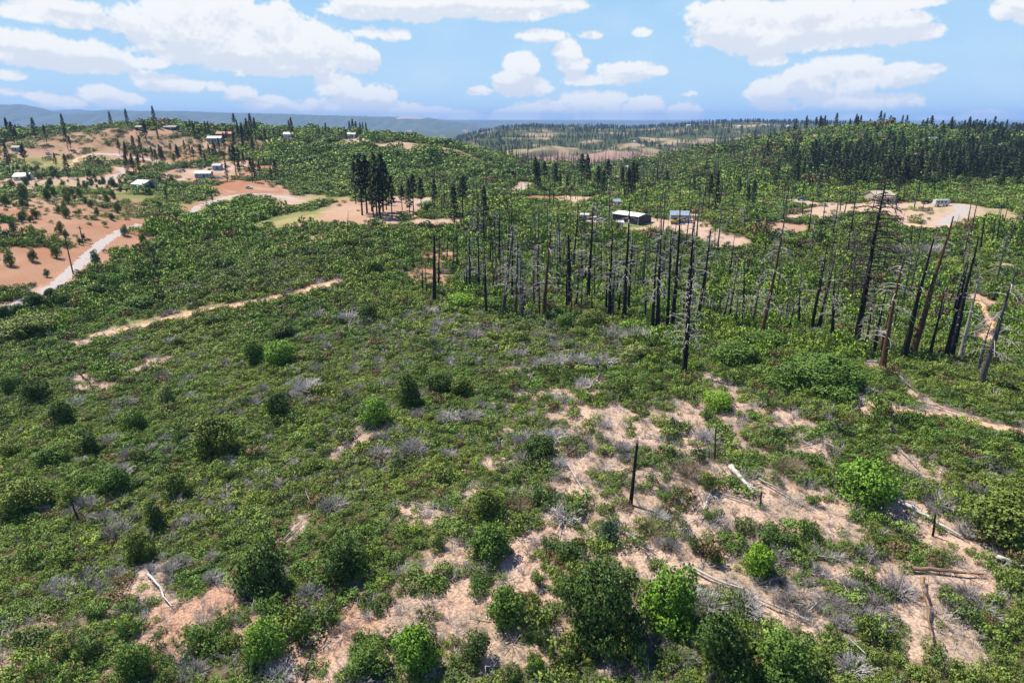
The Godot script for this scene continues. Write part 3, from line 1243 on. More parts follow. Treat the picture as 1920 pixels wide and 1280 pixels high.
var slope_marks := [[14, 67.2, "charred lone pole"], [40.6, 64.9, "large bright dome bush"], [26.9, 77.5, "brown post stump"], [30.5, 89.9, "bright sand-side bush"], [-2.4, 55.9, "central oak bush"], [-0.5, 47.4, "lower centre oak"], [7.2, 43.8, "huge dark thicket"], [22.6, 52, "longest log"], [-24.1, 51.8, "dark oak sapling"], [-16.9, 53.8, "broad dark oak"], [-20.8, 43.9, "brightest round bush"], [35, 66.7, "sand hollow"], [3.3, 77.1, "grey-limbed dark bush"], [6, 63.7, "stick pile"], [30.5, 108.6, "front snag"], [-1.8, 112.2, "small pale clearing"], [58.1, 94.8, "sandy track"], [50, 98.1, "largest green thicket"], [24.3, 54.1, "vivid upright bush"], [-8.1, 59, "pale yellow shrub"], [-7.6, 41.9, "light lower-edge oak"], [10.4, 58.9, "blue-green bush"], [-3.1, 43.4, "dense dark bush"], [51.1, 58, "big right-hand oak"], [16.6, 41.3, "dark lower-edge oak"], [36.8, 46.5, "rotting brown log"], [-31.4, 43, "left round bush"], [29.1, 68.9, "split white log"], [40.2, 92.1, "sandy patches"], [17.6, 84.8, "wide sand patch"], [13.1, 46.1, "bright leafy oak"], [-21.1, 90.3, "bright centre-left bush"]]
var hill_marks := [[189.7, 338.3, "tan-roofed house"], [211.1, 327, "motorhome"], [276.7, 447.3, "hidden white house"], [412.4, 668.9, "pale blue hill house"], [153.5, 353.2, "teal pickup"], [398.1, 550, "road cut"], [291.5, 580.4, "green hill shoulder"], [617.9, 895.7, "hilltop gap"], [191.1, 493.3, "lower hill flank"], [219.1, 477.7, "dark ravine mouth"], [331.5, 711, "brushy hill crest"]]
var ravine_marks := [[73.5, 132.9, "giant snag"], [54.9, 296, "dark barn"], [75.5, 294.7, "pale blue shed"], [34.4, 309, "white trailer"], [87.9, 262.6, "tan bank"], [30.5, 108.6, "front snag"], [118.2, 280.4, "right dirt patch"], [-6.4, 263.1, "orange clearing's tail"], [176.2, 282.4, "pinkish track"], [-23.8, 198, "red burnt patch"], [17.9, 242, "left ravine hollow"], [59.3, 274.8, "tarpaulin"], [179.5, 246, "right lush bank"], [131.4, 250.5, "grey brush patch"]]
var left_marks := [[-277.8, 637, "pale grey-roofed house"], [-277, 660.5, "red-brown house"], [-213.2, 652.5, "white gabled shed"], [-151.3, 642.9, "white crest house"], [-218, 392.3, "grey shed"], [-216.1, 469.4, "long white-roofed shed"], [-348.8, 643.2, "dark ridge cabin"], [-432.7, 593.3, "small dark house"], [-231.5, 566.1, "white trailer home"], [-340.7, 585.9, "upper road"], [-327.8, 658.5, "long dark building"], [-151.5, 536.4, "green slope"], [-179.4, 519.6, "brushy hillside"], [-289.6, 559.1, "upper road end"]]
var red_marks := [[-140.9, 206.3, "nearest power pole"], [-163, 247.8, "second power pole"], [-218, 392.3, "grey shed"], [-300.8, 410.3, "low white house"], [-207.5, 286.7, "upper red bank"], [-159.3, 253.2, "road bend"], [-165.7, 214.4, "far-left bank"], [-179.6, 263.5, "middle terrace"]]


func size_word(v: float, small: float, large: float) -> String:
	return "small" if v < small else ("large" if v > large else "mid-sized")


func beside(x: float, d: float, marks: Array) -> String:
	var best: Array = marks[0]
	var least := 1e9
	for m in marks:
		var dist := Vector2(x - m[0], d - m[1]).length()
		if dist < least:
			least = dist
			best = m
	var dx: float = x - best[0]
	var dd: float = d - best[1]
	var side := ""
	if absf(dx) > absf(dd) * 2.2:
		side = "right of" if dx > 0.0 else "left of"
	elif absf(dd) > absf(dx) * 2.2:
		side = "behind" if dd > 0.0 else "below"
	else:
		side = ("behind and right of" if dx > 0.0 else "behind and left of") if dd > 0.0 else ("below and right of" if dx > 0.0 else "below and left of")
	return side + " the " + best[2]


# ------------------------------------------------------------------ buildings

var wall_colors := {
	"roof_white": Color(0.78, 0.78, 0.77),
	"white": Color(0.56, 0.56, 0.55), "greyblue": Color(0.27, 0.31, 0.37), "dark": Color(0.045, 0.047, 0.052), "red": Color(0.33, 0.085, 0.05),
	"redbrown": Color(0.22, 0.085, 0.05), "paleblue": Color(0.27, 0.32, 0.39), "tan": Color(0.50, 0.41, 0.32), "teal": Color(0.05, 0.22, 0.26), "blue": Color(0.025, 0.04, 0.12), "grey": Color(0.4, 0.41, 0.42), "yellow": Color(0.62, 0.36, 0.03),
}
var paints := {}


func paint(c: String, rough := 0.6) -> StandardMaterial3D:
	var key := c + str(rough)
	if not paints.has(key):
		var m := plain("paint_" + c, wall_colors[c], rough)
		m.albedo_texture = grain(128, 0.02, 4, 0.84, 1.04, 51)
		m.uv1_triplanar = true
		m.uv1_scale = Vector3.ONE * 0.25
		paints[key] = m
	return paints[key]


func pane_mat() -> StandardMaterial3D:
	if not paints.has("pane"):
		paints["pane"] = plain("window_glass", Color(0.03, 0.04, 0.05), 0.08)
	return paints["pane"]


func house(x: float, d: float, l: float, w: float, wh: float, yaw: float, roof_c: String, wall_c: String, label: String, category: String) -> void:
	var o := Node3D.new()
	o.position = on(x, d, 0.1)
	o.rotation_degrees.y = yaw
	var called := "house" if category == "house" else category
	var rise := minf(w, l) * 0.22 if category != "trailer" else 0.35
	var s := Shape.new()
	s.box(Vector3(-l * 0.5, -1.2, -w * 0.5), Vector3(l * 0.5, wh, w * 0.5))
	s.prism(PackedVector2Array([Vector2(-w * 0.5, wh), Vector2(w * 0.5, wh), Vector2(0, wh + rise)]), -l * 0.5, l * 0.5)
	# the gable outline lies across z: turn it onto the long axis
	for i in range(36, s.v.size()):
		s.v[i] = Vector3(s.v[i].z, s.v[i].y, s.v[i].x)
		s.n[i] = Vector3(s.n[i].z, s.n[i].y, s.n[i].x)
	for i in range(36, s.v.size(), 3):
		var swap := s.v[i + 1]
		s.v[i + 1] = s.v[i + 2]
		s.v[i + 2] = swap
	part(o, "wall", s.mesh(paint(wall_c)))
	var eave := 0.45
	var r := Shape.new()
	for side in [-1.0, 1.0]:
		var a := Vector3(-l * 0.5 - eave, wh + rise + 0.12, 0)
		var b := Vector3(l * 0.5 + eave, wh + rise + 0.12, 0)
		var drop := rise * eave * 2.0 / w
		var c := Vector3(l * 0.5 + eave, wh - drop + 0.12, side * (w * 0.5 + eave))
		var e := Vector3(-l * 0.5 - eave, wh - drop + 0.12, side * (w * 0.5 + eave))
		var th := Vector3(0, 0.14, 0)
		r.flat(a + th, b + th, c + th, Vector3.UP, Color.WHITE)
		r.flat(a + th, c + th, e + th, Vector3.UP, Color.WHITE)
		r.flat(a, b, c, Vector3.DOWN, Color.WHITE)
		r.flat(a, c, e, Vector3.DOWN, Color.WHITE)
		var out := Vector3(0, 0, side)
		r.flat(c, e, c + th, out, Color.WHITE)
		r.flat(e, e + th, c + th, out, Color.WHITE)
		for q in [[a, e, Vector3.LEFT], [b, c, Vector3.RIGHT]]:
			r.flat(q[0], q[1], q[0] + th, q[2], Color.WHITE)
			r.flat(q[1], q[1] + th, q[0] + th, q[2], Color.WHITE)
	part(o, "roof", r.mesh(paint(roof_c, 0.45)))
	# a door and windows in the long front, one window in each gable
	var dx := l * 0.1
	var dm := Shape.new()
	dm.box(Vector3(dx - 0.5, 0.0, w * 0.5), Vector3(dx + 0.5, 2.05, w * 0.5 + 0.06))
	var door := part(o, "door", dm.mesh(paint("dark" if wall_c != "dark" else "grey")))
	var hm := Shape.new()
	hm.box(Vector3(dx + 0.32, 0.95, w * 0.5 + 0.062), Vector3(dx + 0.42, 1.1, w * 0.5 + 0.13))
	part(door, "handle", hm.mesh(paint("grey")))
	var n := clampi(int(l / 3.2), 1, 4)
	var spots := []
	for k in n:
		var wx := -l * 0.5 + l * (k + 0.5) / n
		if absf(wx - dx) > 1.1:
			spots.append([Vector3(wx, 1.45, w * 0.5), 0.0])
	spots.append([Vector3(l * 0.5, 1.45, 0), PI / 2])
	spots.append([Vector3(-l * 0.5, 1.45, 0), -PI / 2])
	for q in spots:
		var fr := Shape.new()
		for e in [[-0.62, -0.5, 0.62, -0.42], [-0.62, 0.42, 0.62, 0.5], [-0.62, -0.42, -0.54, 0.42], [0.54, -0.42, 0.62, 0.42]]:
			fr.box(Vector3(e[0], e[1], 0.0), Vector3(e[2], e[3], 0.07))
		var win := part(o, "window", fr.mesh(paint("white")))
		win.position = q[0]
		win.rotation.y = q[1]
		var pm := Shape.new()
		pm.box(Vector3(-0.54, -0.42, 0.0), Vector3(0.54, 0.42, 0.03))
		part(win, "pane", pm.mesh(pane_mat()))
	tag(o, called, label, category)


func house_list() -> Array:
	return [[-300.8, 414.8, 8, 7.9, 2.4, 8, "white", "white", "low white house on the far-left slope", "house"],
		[-218, 397.8, 9.3, 9.7, 3.3, -22, "white", "greyblue", "grey metal shed with white roof by the gravel road bend", "shed"],
		[-348.8, 646.7, 6.1, 6.2, 2.4, 0, "dark", "dark", "dark ridge-top cabin beside the lone pine", "house"],
		[-327.8, 662.5, 11.6, 7, 2, 0, "dark", "dark", "long low dark building on the left ridge", "shed"],
		[-277.8, 641.5, 12.2, 7.9, 2.8, 6, "white", "greyblue", "pale grey-roofed house on the ridge among pines", "house"],
		[-277, 665, 16.2, 7.9, 2.9, 0, "red", "redbrown", "red-brown house behind the pale grey-roofed one", "house"],
		[-231.5, 568.6, 5.1, 4.4, 2.4, 4, "white", "white", "white trailer home in the red yard", "trailer"],
		[-216.1, 472.9, 10.5, 6.2, 2.6, 4, "white", "greyblue", "long white-roofed shed among parked vehicles", "shed"],
		[-215.4, 495.2, 5.5, 5.3, 2.6, 2, "greyblue", "greyblue", "small blue-grey roofed shed behind the orange yard", "shed"],
		[-213.2, 657, 8.9, 7.9, 3.3, 4, "white", "white", "white gabled shed on the ridge", "shed"],
		[-151.3, 647.4, 7, 7.9, 2.9, 12, "white", "white", "white house on the ridge crest under the pines", "house"],
		[-153.8, 1577.9, 10.7, 6.2, 2.4, 0, "white", "white", "tiny white house on the descending ridge, upper", "house"],
		[-134.3, 1576, 12.9, 6.2, 2.2, 0, "dark", "greyblue", "small dark-roofed house on the descending ridge, middle", "house"],
		[-70.8, 1572.2, 11.8, 7, 2.8, 0, "white", "white", "small white house at the lower end of the ridge", "house"],
		[-432.7, 596.8, 6.5, 6.2, 2.4, 0, "dark", "greyblue", "small dark house by the upper dirt yard, far left", "house"],
		[55.4, 357.5, 4.5, 6.2, 2.4, 10, "greyblue", "greyblue", "small blue-roofed house above the dark barn", "house"],
		[75.5, 298.2, 8, 6.2, 3.1, -6, "paleblue", "paleblue", "pale blue metal shed right of the dark barn", "shed"],
		[47.3, 289.4, 2.5, 3.5, 2.2, 0, "white", "dark", "tiny white-roofed hut on the lawn before the barn", "hut"],
		[34.4, 312, 3.5, 5.3, 2.4, -10, "white", "white", "white trailer left of the barn yard", "trailer"],
		[121.1, 724.2, 6, 6.2, 2.6, 0, "white", "white", "small white house in the gap behind the middle grove", "house"],
		[412.4, 672.9, 9.2, 7, 2.6, -8, "paleblue", "paleblue", "pale blue house high on the right hill", "house"],
		[189.7, 344.8, 10.5, 11.4, 2.9, 8, "tan", "tan", "wide tan-roofed house on the right clearing", "house"],
		[276.7, 450.3, 3.7, 5.3, 2.6, 0, "white", "white", "small white house hidden in the conifers", "house"],
		[370.7, 2099.6, 12.9, 12.3, 4.6, 0, "white", "white", "far white farmhouse in the distant valley, left", "house"],
		[672.8, 2629.2, 14.3, 12.3, 4.6, 0, "white", "white", "far white farmhouse on the distant plateau", "house"],
		[867.9, 2622.4, 16.1, 14.1, 4.6, 0, "white", "white", "far pale house at the distant plateau's edge", "house"],
		[1056.9, 2636.7, 14.3, 14.1, 4.6, 0, "white", "white", "far white house below the distant treeline", "house"]]


func buildings() -> void:
	for h in house_list():
		house(h[0], h[1], h[2], h[3], h[4], h[5], h[6], h[7], h[8], h[9])
	barn(54.7, 301.9)
	# a grey tarpaulin-lined pool below the barn
	var o := Node3D.new()
	var p := Vector2(59.3, 274.8)
	o.position = on(p.x, p.y, 0.25)
	var s := Shape.new()
	s.box(Vector3(-7, -0.6, -2.2), Vector3(7, 0.0, 2.2))
	part(o, "liner", s.mesh(paint("grey")))
	var s2 := Shape.new()
	s2.box(Vector3(-6.5, 0.0, -1.8), Vector3(6.5, 0.02, 1.8))
	part(o, "cover", s2.mesh(paint("paleblue")))
	tag(o, "tarpaulin", "pale grey-blue tarpaulin sheet on the ground below the dark barn", "tarpaulin")


func barn(x: float, d: float) -> void:
	var o := Node3D.new()
	o.position = on(x, d, 0.1)
	o.rotation_degrees.y = -50.0
	var l := 15.0
	var w := 9.0
	var h := 3.1
	var rise := 0.9
	var s := Shape.new()
	# corrugated dark steel: upright ribs on every wall
	s.box(Vector3(-l * 0.5, -1.2, -w * 0.5), Vector3(l * 0.5, h, w * 0.5))
	for side in [-1.0, 1.0]:
		for k in 30:
			var rx := -l * 0.5 + 0.25 + k * 0.5
			s.box(Vector3(rx, -1.2, side * w * 0.5 - (0.05 if side < 0 else 0.0)), Vector3(rx + 0.14, h, side * w * 0.5 + (0.05 if side > 0 else 0.0)))
	for k in 17:
		var rz := -w * 0.5 + 0.4 + k * 0.5
		s.box(Vector3(l * 0.5, -1.2, rz), Vector3(l * 0.5 + 0.05, h, rz + 0.14))
	for e in [-1.0, 1.0]:
		var ex: float = e * l * 0.5
		s.flat(Vector3(ex, h, -w * 0.5), Vector3(ex, h, w * 0.5), Vector3(ex, h + rise, 0), Vector3(e, 0, 0), Color.WHITE)
	part(o, "wall", s.mesh(paint("dark", 0.4)))
	var r := Shape.new()
	for side in [-1.0, 1.0]:
		var a := Vector3(-l * 0.5 - 0.3, h + rise + 0.05, 0)
		var b := Vector3(l * 0.5 + 0.3, h + rise + 0.05, 0)
		var c := Vector3(l * 0.5 + 0.3, h, side * (w * 0.5 + 0.3))
		var f := Vector3(-l * 0.5 - 0.3, h, side * (w * 0.5 + 0.3))
		var th := Vector3(0, 0.15, 0)
		r.flat(a + th, b + th, c + th, Vector3.UP, Color.WHITE)
		r.flat(a + th, c + th, f + th, Vector3.UP, Color.WHITE)
		r.flat(a, b, c, Vector3.DOWN, Color.WHITE)
		r.flat(a, c, f, Vector3.DOWN, Color.WHITE)
		r.flat(c, f, c + th, Vector3(0, 0, side), Color.WHITE)
		r.flat(f, f + th, c + th, Vector3(0, 0, side), Color.WHITE)
		for q in [[a, f, Vector3.LEFT], [b, c, Vector3.RIGHT]]:
			r.flat(q[0], q[1], q[0] + th, q[2], Color.WHITE)
			r.flat(q[1], q[1] + th, q[0] + th, q[2], Color.WHITE)
	part(o, "roof", r.mesh(paint("roof_white", 0.5)))
	var dm := Shape.new()
	dm.box(Vector3(l * 0.5 + 0.05, 0, 0.6), Vector3(l * 0.5 + 0.12, 2.6, 3.6))
	part(o, "door", dm.mesh(paint("dark", 0.8)))
	var tm := Shape.new()
	for z in [-w * 0.5, w * 0.5]:
		tm.box(Vector3(l * 0.5 - 0.05, -0.5, z - 0.12), Vector3(l * 0.5 + 0.14, h, z + 0.12))
	part(o, "corner_trim", tm.mesh(paint("grey")))
	tag(o, "barn", "dark steel barn with a broad white low-pitched roof", "barn")


# ------------------------------------------------------------------ vehicles

func wheel_mesh(r: float, w: float, mat: Material) -> ArrayMesh:
	var s := Shape.new()
	var ring := PackedVector2Array()
	for k in 14:
		ring.append(Vector2(cos(TAU * k / 14), sin(TAU * k / 14)) * r)
	s.prism(ring, -w * 0.5, w * 0.5)
	return s.mesh(mat)


func vehicle(kind: String, c: String) -> Node3D:
	var o := Node3D.new()
	var outline: PackedVector2Array
	var glass: PackedVector2Array
	if kind == "pickup":
		outline = PackedVector2Array([Vector2(-2.3, 0.45), Vector2(2.3, 0.45), Vector2(2.35, 0.95), Vector2(1.1, 1.1), Vector2(0.55, 1.72), Vector2(-0.55, 1.72), Vector2(-0.7, 1.1), Vector2(-2.35, 1.1)])
		glass = PackedVector2Array([Vector2(0.9, 1.14), Vector2(0.5, 1.62), Vector2(-0.48, 1.62), Vector2(-0.58, 1.14)])
	elif kind == "van":
		outline = PackedVector2Array([Vector2(-2.3, 0.4), Vector2(2.3, 0.4), Vector2(2.35, 1.0), Vector2(1.7, 1.2), Vector2(1.15, 2.05), Vector2(-2.2, 2.1), Vector2(-2.35, 1.2)])
		glass = PackedVector2Array([Vector2(1.5, 1.25), Vector2(1.08, 1.92), Vector2(-0.2, 1.92), Vector2(-0.2, 1.25)])
	else:
		outline = PackedVector2Array([Vector2(-2.1, 0.35), Vector2(2.1, 0.35), Vector2(2.15, 0.75), Vector2(1.15, 0.93), Vector2(0.55, 1.42), Vector2(-0.95, 1.42), Vector2(-1.6, 0.98), Vector2(-2.15, 0.9)])
		glass = PackedVector2Array([Vector2(0.95, 0.97), Vector2(0.5, 1.34), Vector2(-0.9, 1.34), Vector2(-1.35, 0.99)])
	var s := Shape.new()
	s.prism(outline, -0.86, 0.86)
	part(o, "body", s.mesh(paint(c, 0.3)))
	for side in [-1.0, 1.0]:
		var g := Shape.new()
		g.prism(glass, side * 0.865 - 0.01, side * 0.865 + 0.01)
		part(o, "side_window", g.mesh(pane_mat()))
		for wx in [-1.4, 1.4]:
			var w := part(o, "wheel", wheel_mesh(0.36, 0.24, paint("dark", 0.8)))
			w.position = Vector3(wx, 0.36, side * 0.78)
			part(w, "rim", wheel_mesh(0.2, 0.27, paint("grey")))
		var hl := Shape.new()
		hl.box(Vector3(2.3 if kind != "car" else 2.12, 0.62, side * 0.6 - 0.16), Vector3(2.38 if kind != "car" else 2.18, 0.78, side * 0.6 + 0.16))
		part(o, "headlight", hl.mesh(paint("white", 0.2)))
	return o


func car_list() -> Array:
	return [[45, 304.3, 0, "blue", "dark blue car parked left of the barn", "car"],
		[-239.8, 472.2, 20, "white", "white pickup at the end of the red yard", "pickup"],
		[-237.3, 486.2, 40, "white", "white-topped van on the tan parking patch", "van"],
		[-196.8, 460.5, 10, "white", "white car in the row by the orange yard", "car"],
		[-197.8, 456, 0, "grey", "grey car beside the white one in the yard row", "car"],
		[-202.8, 457.5, 5, "dark", "dark car left of the grey one in the yard row", "car"],
		[-179.3, 459, 12, "grey", "pale grey car in the upper red yard", "car"],
		[-181, 477.9, 30, "white", "white van under the yard pines, upper", "van"],
		[-175.8, 467.5, 10, "white", "white pickup under the yard pines, lower", "pickup"],
		[-158.7, 404.6, -15, "white", "white pickup alone on the red dirt", "pickup"],
		[-207.4, 383.4, -20, "white", "white truck beside the grey metal shed", "pickup"],
		[-344.4, 644.1, 0, "white", "white van beside the dark ridge-top cabin", "van"],
		[153.5, 353.2, -8, "teal", "teal pickup on the lane below the right hill", "pickup"],
		[208.1, 334.3, 0, "dark", "dark pickup by the tan-roofed house", "pickup"],
		[-401.5, 590, 0, "white", "white van by the upper dirt yard", "van"],
		[-392.7, 587.9, 0, "grey", "grey car by the upper dirt yard", "car"],
		[-142.4, 647.6, 0, "white", "white van on the ridge crest drive", "van"],
		[-135.7, 644.5, 10, "grey", "grey car on the ridge crest drive", "car"],
		[39.7, 309.5, 20, "white", "white car among clutter left of the barn", "car"],
		[41.4, 305, -10, "grey", "grey car next to the white one by the barn", "car"],
		[107.7, 288.9, 0, "dark", "dark car under a tree right of the ravine", "car"]]


func vehicles() -> void:
	var made := {}
	for q in car_list():
		var key: String = q[5] + q[3]
		if not made.has(key):
			made[key] = vehicle(q[5], q[3])
		var o := copy_of(made[key])
		o.position = on(q[0], q[1], 0.05)
		o.rotation_degrees.y = q[2]
		tag(o, "parked_" + q[5], q[4], q[5])
	for key in made:
		made[key].free()
	# motorhome
	var p := Vector2(211.1, 327)
	var o := Node3D.new()
	o.position = on(p.x, p.y, 0.05)
	o.rotation_degrees.y = 4.0
	var s := Shape.new()
	s.prism(PackedVector2Array([Vector2(-3.8, 0.6), Vector2(3.4, 0.6), Vector2(3.5, 1.5), Vector2(3.0, 1.75), Vector2(3.7, 2.2), Vector2(3.5, 3.1), Vector2(-3.7, 3.15)]), -1.15, 1.15)
	part(o, "body", s.mesh(paint("white", 0.35)))
	var st := Shape.new()
	st.box(Vector3(-3.7, 1.15, 1.15), Vector3(3.3, 1.4, 1.165))
	part(o, "stripe", st.mesh(paint("grey")))
	for k in 3:
		var g := Shape.new()
		g.box(Vector3(-3.0 + k * 1.9, 1.7, 1.15), Vector3(-1.8 + k * 1.9, 2.4, 1.18))
		part(o, "window", g.mesh(pane_mat()))
	for wx in [-2.2, 2.2]:
		for side in [-1.0, 1.0]:
			var w := part(o, "wheel", wheel_mesh(0.45, 0.3, paint("dark", 0.8)))
			w.position = Vector3(wx, 0.45, side * 1.0)
	tag(o, "motorhome", "white motorhome parked on the tan right clearing", "motorhome")
	# excavator
	p = Vector2(72.3, 293.2)
	o = Node3D.new()
	o.position = on(p.x, p.y, 0.05)
	o.rotation_degrees.y = -12.0
	var tr := PackedVector2Array([Vector2(-1.5, 0.2), Vector2(-1.2, 0.0), Vector2(1.2, 0.0), Vector2(1.5, 0.2), Vector2(1.5, 0.6), Vector2(1.2, 0.8), Vector2(-1.2, 0.8), Vector2(-1.5, 0.6)])
	for side in [-1.0, 1.0]:
		var t := Shape.new()
		t.prism(tr, side * 0.9 - 0.25, side * 0.9 + 0.25)
		part(o, "track", t.mesh(paint("dark", 0.8)))
	var bd := Shape.new()
	bd.prism(PackedVector2Array([Vector2(-1.9, 0.9), Vector2(0.9, 0.9), Vector2(0.9, 1.6), Vector2(-1.6, 1.75), Vector2(-1.9, 1.5)]), -1.05, 1.05)
	part(o, "body", bd.mesh(paint("yellow", 0.5)))
	var cb := Shape.new()
	cb.prism(PackedVector2Array([Vector2(-0.4, 1.6), Vector2(0.9, 1.6), Vector2(0.7, 2.7), Vector2(-0.35, 2.7)]), -1.0, 0.0)
	part(o, "cab", cb.mesh(pane_mat()))
	var bm := Shape.new()
	bm.tube(PackedVector3Array([Vector3(0.8, 1.4, 0.4), Vector3(2.3, 3.0, 0.4), Vector3(3.7, 2.6, 0.4)]), PackedFloat32Array([0.24, 0.22, 0.17]), 6, Color.WHITE)
	part(o, "boom", bm.mesh(paint("yellow", 0.5)))
	var am := Shape.new()
	am.tube(PackedVector3Array([Vector3(3.6, 2.75, 0.4), Vector3(4.3, 1.0, 0.4)]), PackedFloat32Array([0.18, 0.12]), 6, Color.WHITE)
	part(o, "arm", am.mesh(paint("yellow", 0.5)))
	var bk := Shape.new()
	bk.prism(PackedVector2Array([Vector2(4.1, 1.1), Vector2(4.6, 0.9), Vector2(4.5, 0.2), Vector2(3.9, 0.1), Vector2(3.7, 0.5)]), 0.0, 0.8)
	part(o, "bucket", bk.mesh(paint("dark", 0.6)))
	tag(o, "excavator", "yellow-orange excavator in front of the pale blue shed", "excavator")
	# flat yellow trailer at the clearing's far edge
	p = Vector2(-97.2, 395.5)
	o = Node3D.new()
	o.position = on(p.x, p.y, 0.0)
	var dk := Shape.new()
	dk.box(Vector3(-1.9, 0.55, -0.9), Vector3(1.9, 0.9, 0.9))
	dk.box(Vector3(-1.9, 0.9, -0.9), Vector3(-1.75, 1.3, 0.9))
	part(o, "bed", dk.mesh(paint("yellow", 0.5)))
	for side in [-1.0, 1.0]:
		var w := part(o, "wheel", wheel_mesh(0.4, 0.2, paint("dark", 0.8)))
		w.position = Vector3(0.3, 0.4, side * 1.0)
	tag(o, "trailer", "small yellow flat trailer at the far edge of the orange clearing", "trailer")


func power_poles() -> void:
	var wood := bark("pole_wood", Color(0.10, 0.085, 0.075))
	for q in [[-140.9, 206.3, 13.7, "nearest leaning power pole with crossarm beside the gravel road"],
		[-163, 247.8, 7.1, "second power pole up the red slope"],
		[-186.1, 359.5, 6.8, "power pole in the green field below the shed"],
		[-286.7, 454.7, 7.7, "power pole on the left hill under the dirt track"],
		[-355.6, 539.4, 4.9, "power pole beside the orange dirt track"],
		[-96.7, 663.8, 4.9, "power pole on the ridge crest right of the pines"],
		[-170.9, 1574.8, 42.5, "power pole on the descending ridge"],
		[-207.6, 377.3, 6.5, "power pole beside the grey metal shed"],
		[201.6, 338.7, 6.1, "power pole by the tan-roofed house"],
		[-1007.1, 1583.4, 27.8, "thin pole on the far left ridge"]]:
		var o := Node3D.new()
		o.position = on(q[0], q[1], -0.3)
		o.rotation_degrees = Vector3(rng.randf_range(-1, 1), rng.randf_range(-30, 30), rng.randf_range(-1.5, 1.5))
		var h: float = q[2]
		var s := Shape.new()
		s.tube(PackedVector3Array([Vector3.ZERO, Vector3(0, h * 0.5, 0), Vector3(0, h, 0)]), PackedFloat32Array([0.22, 0.19, 0.15]), 8, Color.WHITE, 0.0, true)
		part(o, "pole", s.mesh(wood))
		var a := Shape.new()
		a.box(Vector3(-1.3, h - 0.9, -0.08), Vector3(1.3, h - 0.7, 0.08))
		part(o, "crossarm", a.mesh(wood))
		for k in 3:
			var i := Shape.new()
			i.tube(PackedVector3Array([Vector3(-1.1 + k * 1.1, h - 0.7, 0), Vector3(-1.1 + k * 1.1, h - 0.45, 0)]), PackedFloat32Array([0.07, 0.05]), 6, Color.WHITE, 0.0, true)
			part(o, "insulator", i.mesh(paint("white")))
		tag(o, "power_pole", q[3], "power pole")


# ------------------------------------------------------------------ pines

func bark(name_of: String, c: Color) -> StandardMaterial3D:
	var m := plain(name_of, c, 0.95)
	m.vertex_color_use_as_albedo = true
	m.metallic_specular = 0.2
	m.albedo_texture = grain(256, 0.03, 5, 0.45, 1.15, 61)
	m.uv1_triplanar = true
	m.uv1_scale = Vector3(1.6, 0.35, 1.6)
	return m


# a pine 20 m tall: bare lower stem, whorls of boughs hung with needle sprays
func pine_meshes(boughs: int, sprays: int, size: float, low: float, wide: float, ragged: float) -> Array:
	var t := Shape.new()
	t.tube(PackedVector3Array([Vector3(0, -0.6, 0), Vector3(0.05, 6, 0), Vector3(-0.05, 13, 0.05), Vector3(0, 19.6, 0)]), PackedFloat32Array([0.32, 0.26, 0.16, 0.03]), 7, Color.WHITE, 0.25, false, rng)
	var s := Shape.new()
	for k in boughs:
		var f := low + (1.0 - low) * pow(k / float(boughs), 0.85)
		var y := 20.0 * f + rng.randf_range(-0.4, 0.4)
		var q := (f - low) / (1.0 - low)
		var reach := wide * (pow(1.0 - q, 0.75) * 0.9 + 0.08) * minf(1.0, 0.55 + q * 3.0) * rng.randf_range(1.0 - ragged, 1.0 + ragged * 0.5)
		var a := k * 2.4 + rng.randf_range(-0.4, 0.4)
		var dir := Vector3(cos(a), 0, sin(a))
		for j in sprays:
			var u := 0.25 + 0.75 * sqrt(rng.randf())
			var p := Vector3(0, y, 0) + dir * reach * u + Vector3(0, (0.25 * u - 0.35 * u * u) * reach * 0.6, 0) + any_direction() * 0.4 * (0.6 + reach * 0.12)
			var nrm := (dir * 0.5 + Vector3.UP * 0.5 + any_direction() * 0.5).normalized()
			var face := (Vector3.UP * 0.6 + any_direction()).normalized()
			var g := rng.randf_range(0.65, 1.4)
			s.leaf(p, face, nrm, dir + any_direction() * 0.6, size * rng.randf_range(0.8, 1.4), size * rng.randf_range(0.3, 0.5), Color(g * rng.randf_range(0.9, 1.2), g, g * 0.95))
	return [t, s]


var pine_protos := []


